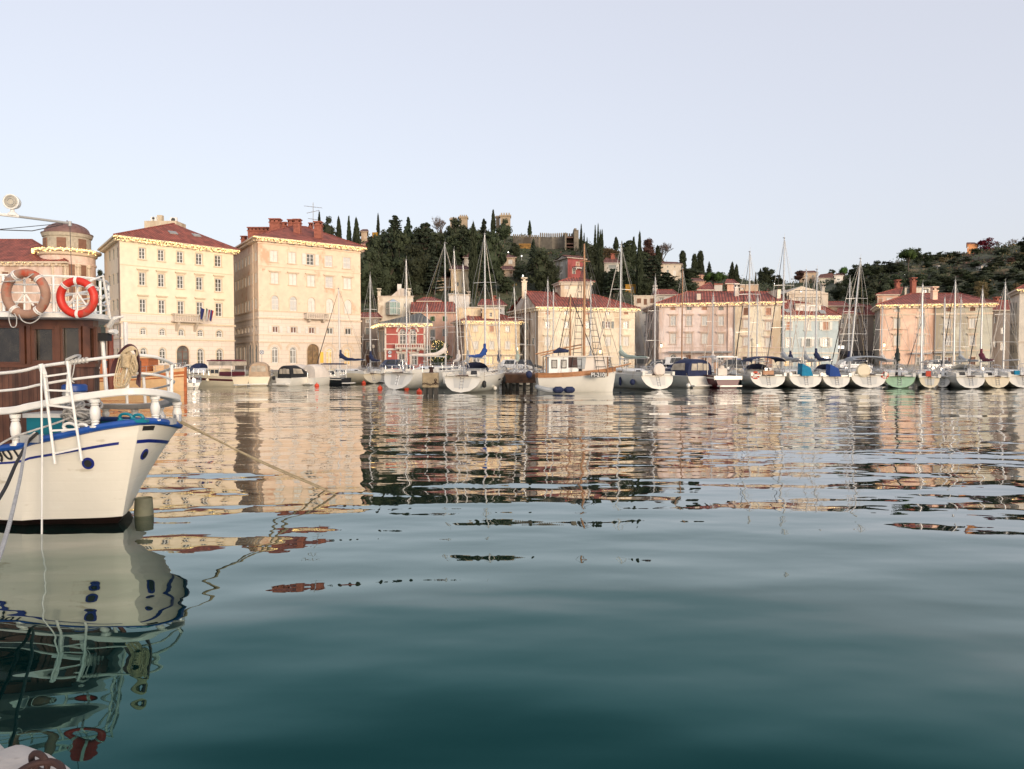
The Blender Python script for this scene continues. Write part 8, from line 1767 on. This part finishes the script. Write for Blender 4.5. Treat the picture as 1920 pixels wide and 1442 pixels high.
rope("grey line lying along the gunwale to the chest", [W(-20, 846, 11.75), W(20, 822, 11.78), W(60, 808, 11.8), W(100, 795, 12.0), W(135, 782, 12.3)], .017, M_grope)
rt = thing("mooring_post", "worn grey-green post stub standing in the water beyond the bow", "mooring post", (XY(264, 12.9), 12.9, 0)); q = MB(); q.lathe(Vector((XY(265, 12.9), 12.9, 0)), [(.17, -1), (.155, .05), (.14, .30), (.135, ZY(946, 12.9))], 16); q.build("shaft", mat("algae_post", (.13, .13, .085), .7, var=.3, vscale=3, stain=[((.28, .25, .17), .4, 2.5, (1, 1, .4))]), rt, world=True, smooth=True, angle=.5); q = MB(); q.lathe(Vector((XY(265, 12.9), 12.9, 0)), [(.135, ZY(946, 12.9) + .001), (.11, ZY(939, 12.9)), (.02, ZY(937, 12.9))], 16); q.build("cap", M_rub, rt, world=True, smooth=True)

# ---------------------------------------------------------------- the near quay's stone edge with a rusty ring
M_nq = mat("white_quay_limestone", (0.50, 0.44, 0.38), .8, var=.12, vscale=6, bump=.008, bscale=18, stain=[((.42, .20, .09), .30, 5, (1, 1, 1)), ((.34, .28, .22), .34, 9, (1, 1, 1))])
def quay_block(p0, p1, name, topz, rad=.10, seed=1):
    p0, p1 = Vector((p0[0], p0[1], 0)), Vector((p1[0], p1[1], 0)); d = (p1 - p0).normalized(); nn = Vector((-d.y, d.x, 0)); nn = nn if nn.y > 0 else -nn; rr = random.Random(seed); q = MB(); rings = []; N = 14
    L_ = (p1 - p0).length
    for i in range(N + 1):
        u = i / N; e = min(u, 1 - u) * L_; drop = .06 * max(0, 1 - e / .09) ** 2; base = p0.lerp(p1, u); w = .018 * math.sin(u * 9 + seed) + .012 * math.sin(u * 23 + seed * 2)
        prof = [(-2.6, topz - drop), (-1.2, topz - drop), (-.5, topz + .004 - drop)] + [(-rad + rad * math.sin(a_) + w, topz - rad + rad * math.cos(a_) - drop) for a_ in [k * math.pi / 12 for k in range(7)]] + [(w, topz - .5), (w, -1.5)]
        rings.append([base + nn * x_ + Vector((0, 0, z_)) for x_, z_ in prof])
    q.loft(rings, open_ring=True, cap=False); return tag(q.build(name, M_nq, smooth=True, angle=.8), kind="structure")
eA = [W(-260, 1190, 1), None]
def gp(px, py, z=1.25):
    ray = W(px, py, 1) - Vector((0, 0, EYE)); t = (z - EYE) / ray.z; return Vector((0, 0, EYE)) + ray * t
a, b_, c = gp(-6, 1371, 1.25), gp(24, 1392, 1.25), gp(162, 1452, 1.27); dv = (c - gp(20, 1388, 1.27)).normalized()
quay_block(gp(28, 1366, 1.27), gp(212, 1437, 1.27) + dv * 1.2, "quay_edge", 1.27, .09, 2); quay_block(a + (a - b_).normalized() * 2.0 + Vector((0, -.1, 0)), b_, "quay_edge", 1.245, .06, 5)
q = MB(); q.quad((-14, -12, 1.15), (8, -12, 1.15), (8, -.6, 1.15), (-14, 2.0, 1.15)); tag(q.build("near_quay", M_nq), kind="structure")
p = gp(74, 1436, 1.30); rt = thing("mooring_ring", "rusty iron ring and shackle on the near quay stone", "ring", tuple(p)); q = MB(); q.torus(p + Vector((0, 0, .012)), (.35, 1, .2), .036, .0105, 26, 8); q.build("shackle", M_rust, rt, world=True, smooth=True); q = MB(); q.torus(gp(68, 1462, 1.30), (.1, -.3, 1), .075, .0125, 32, 8); q.build("ring", M_rust, rt, world=True, smooth=True)
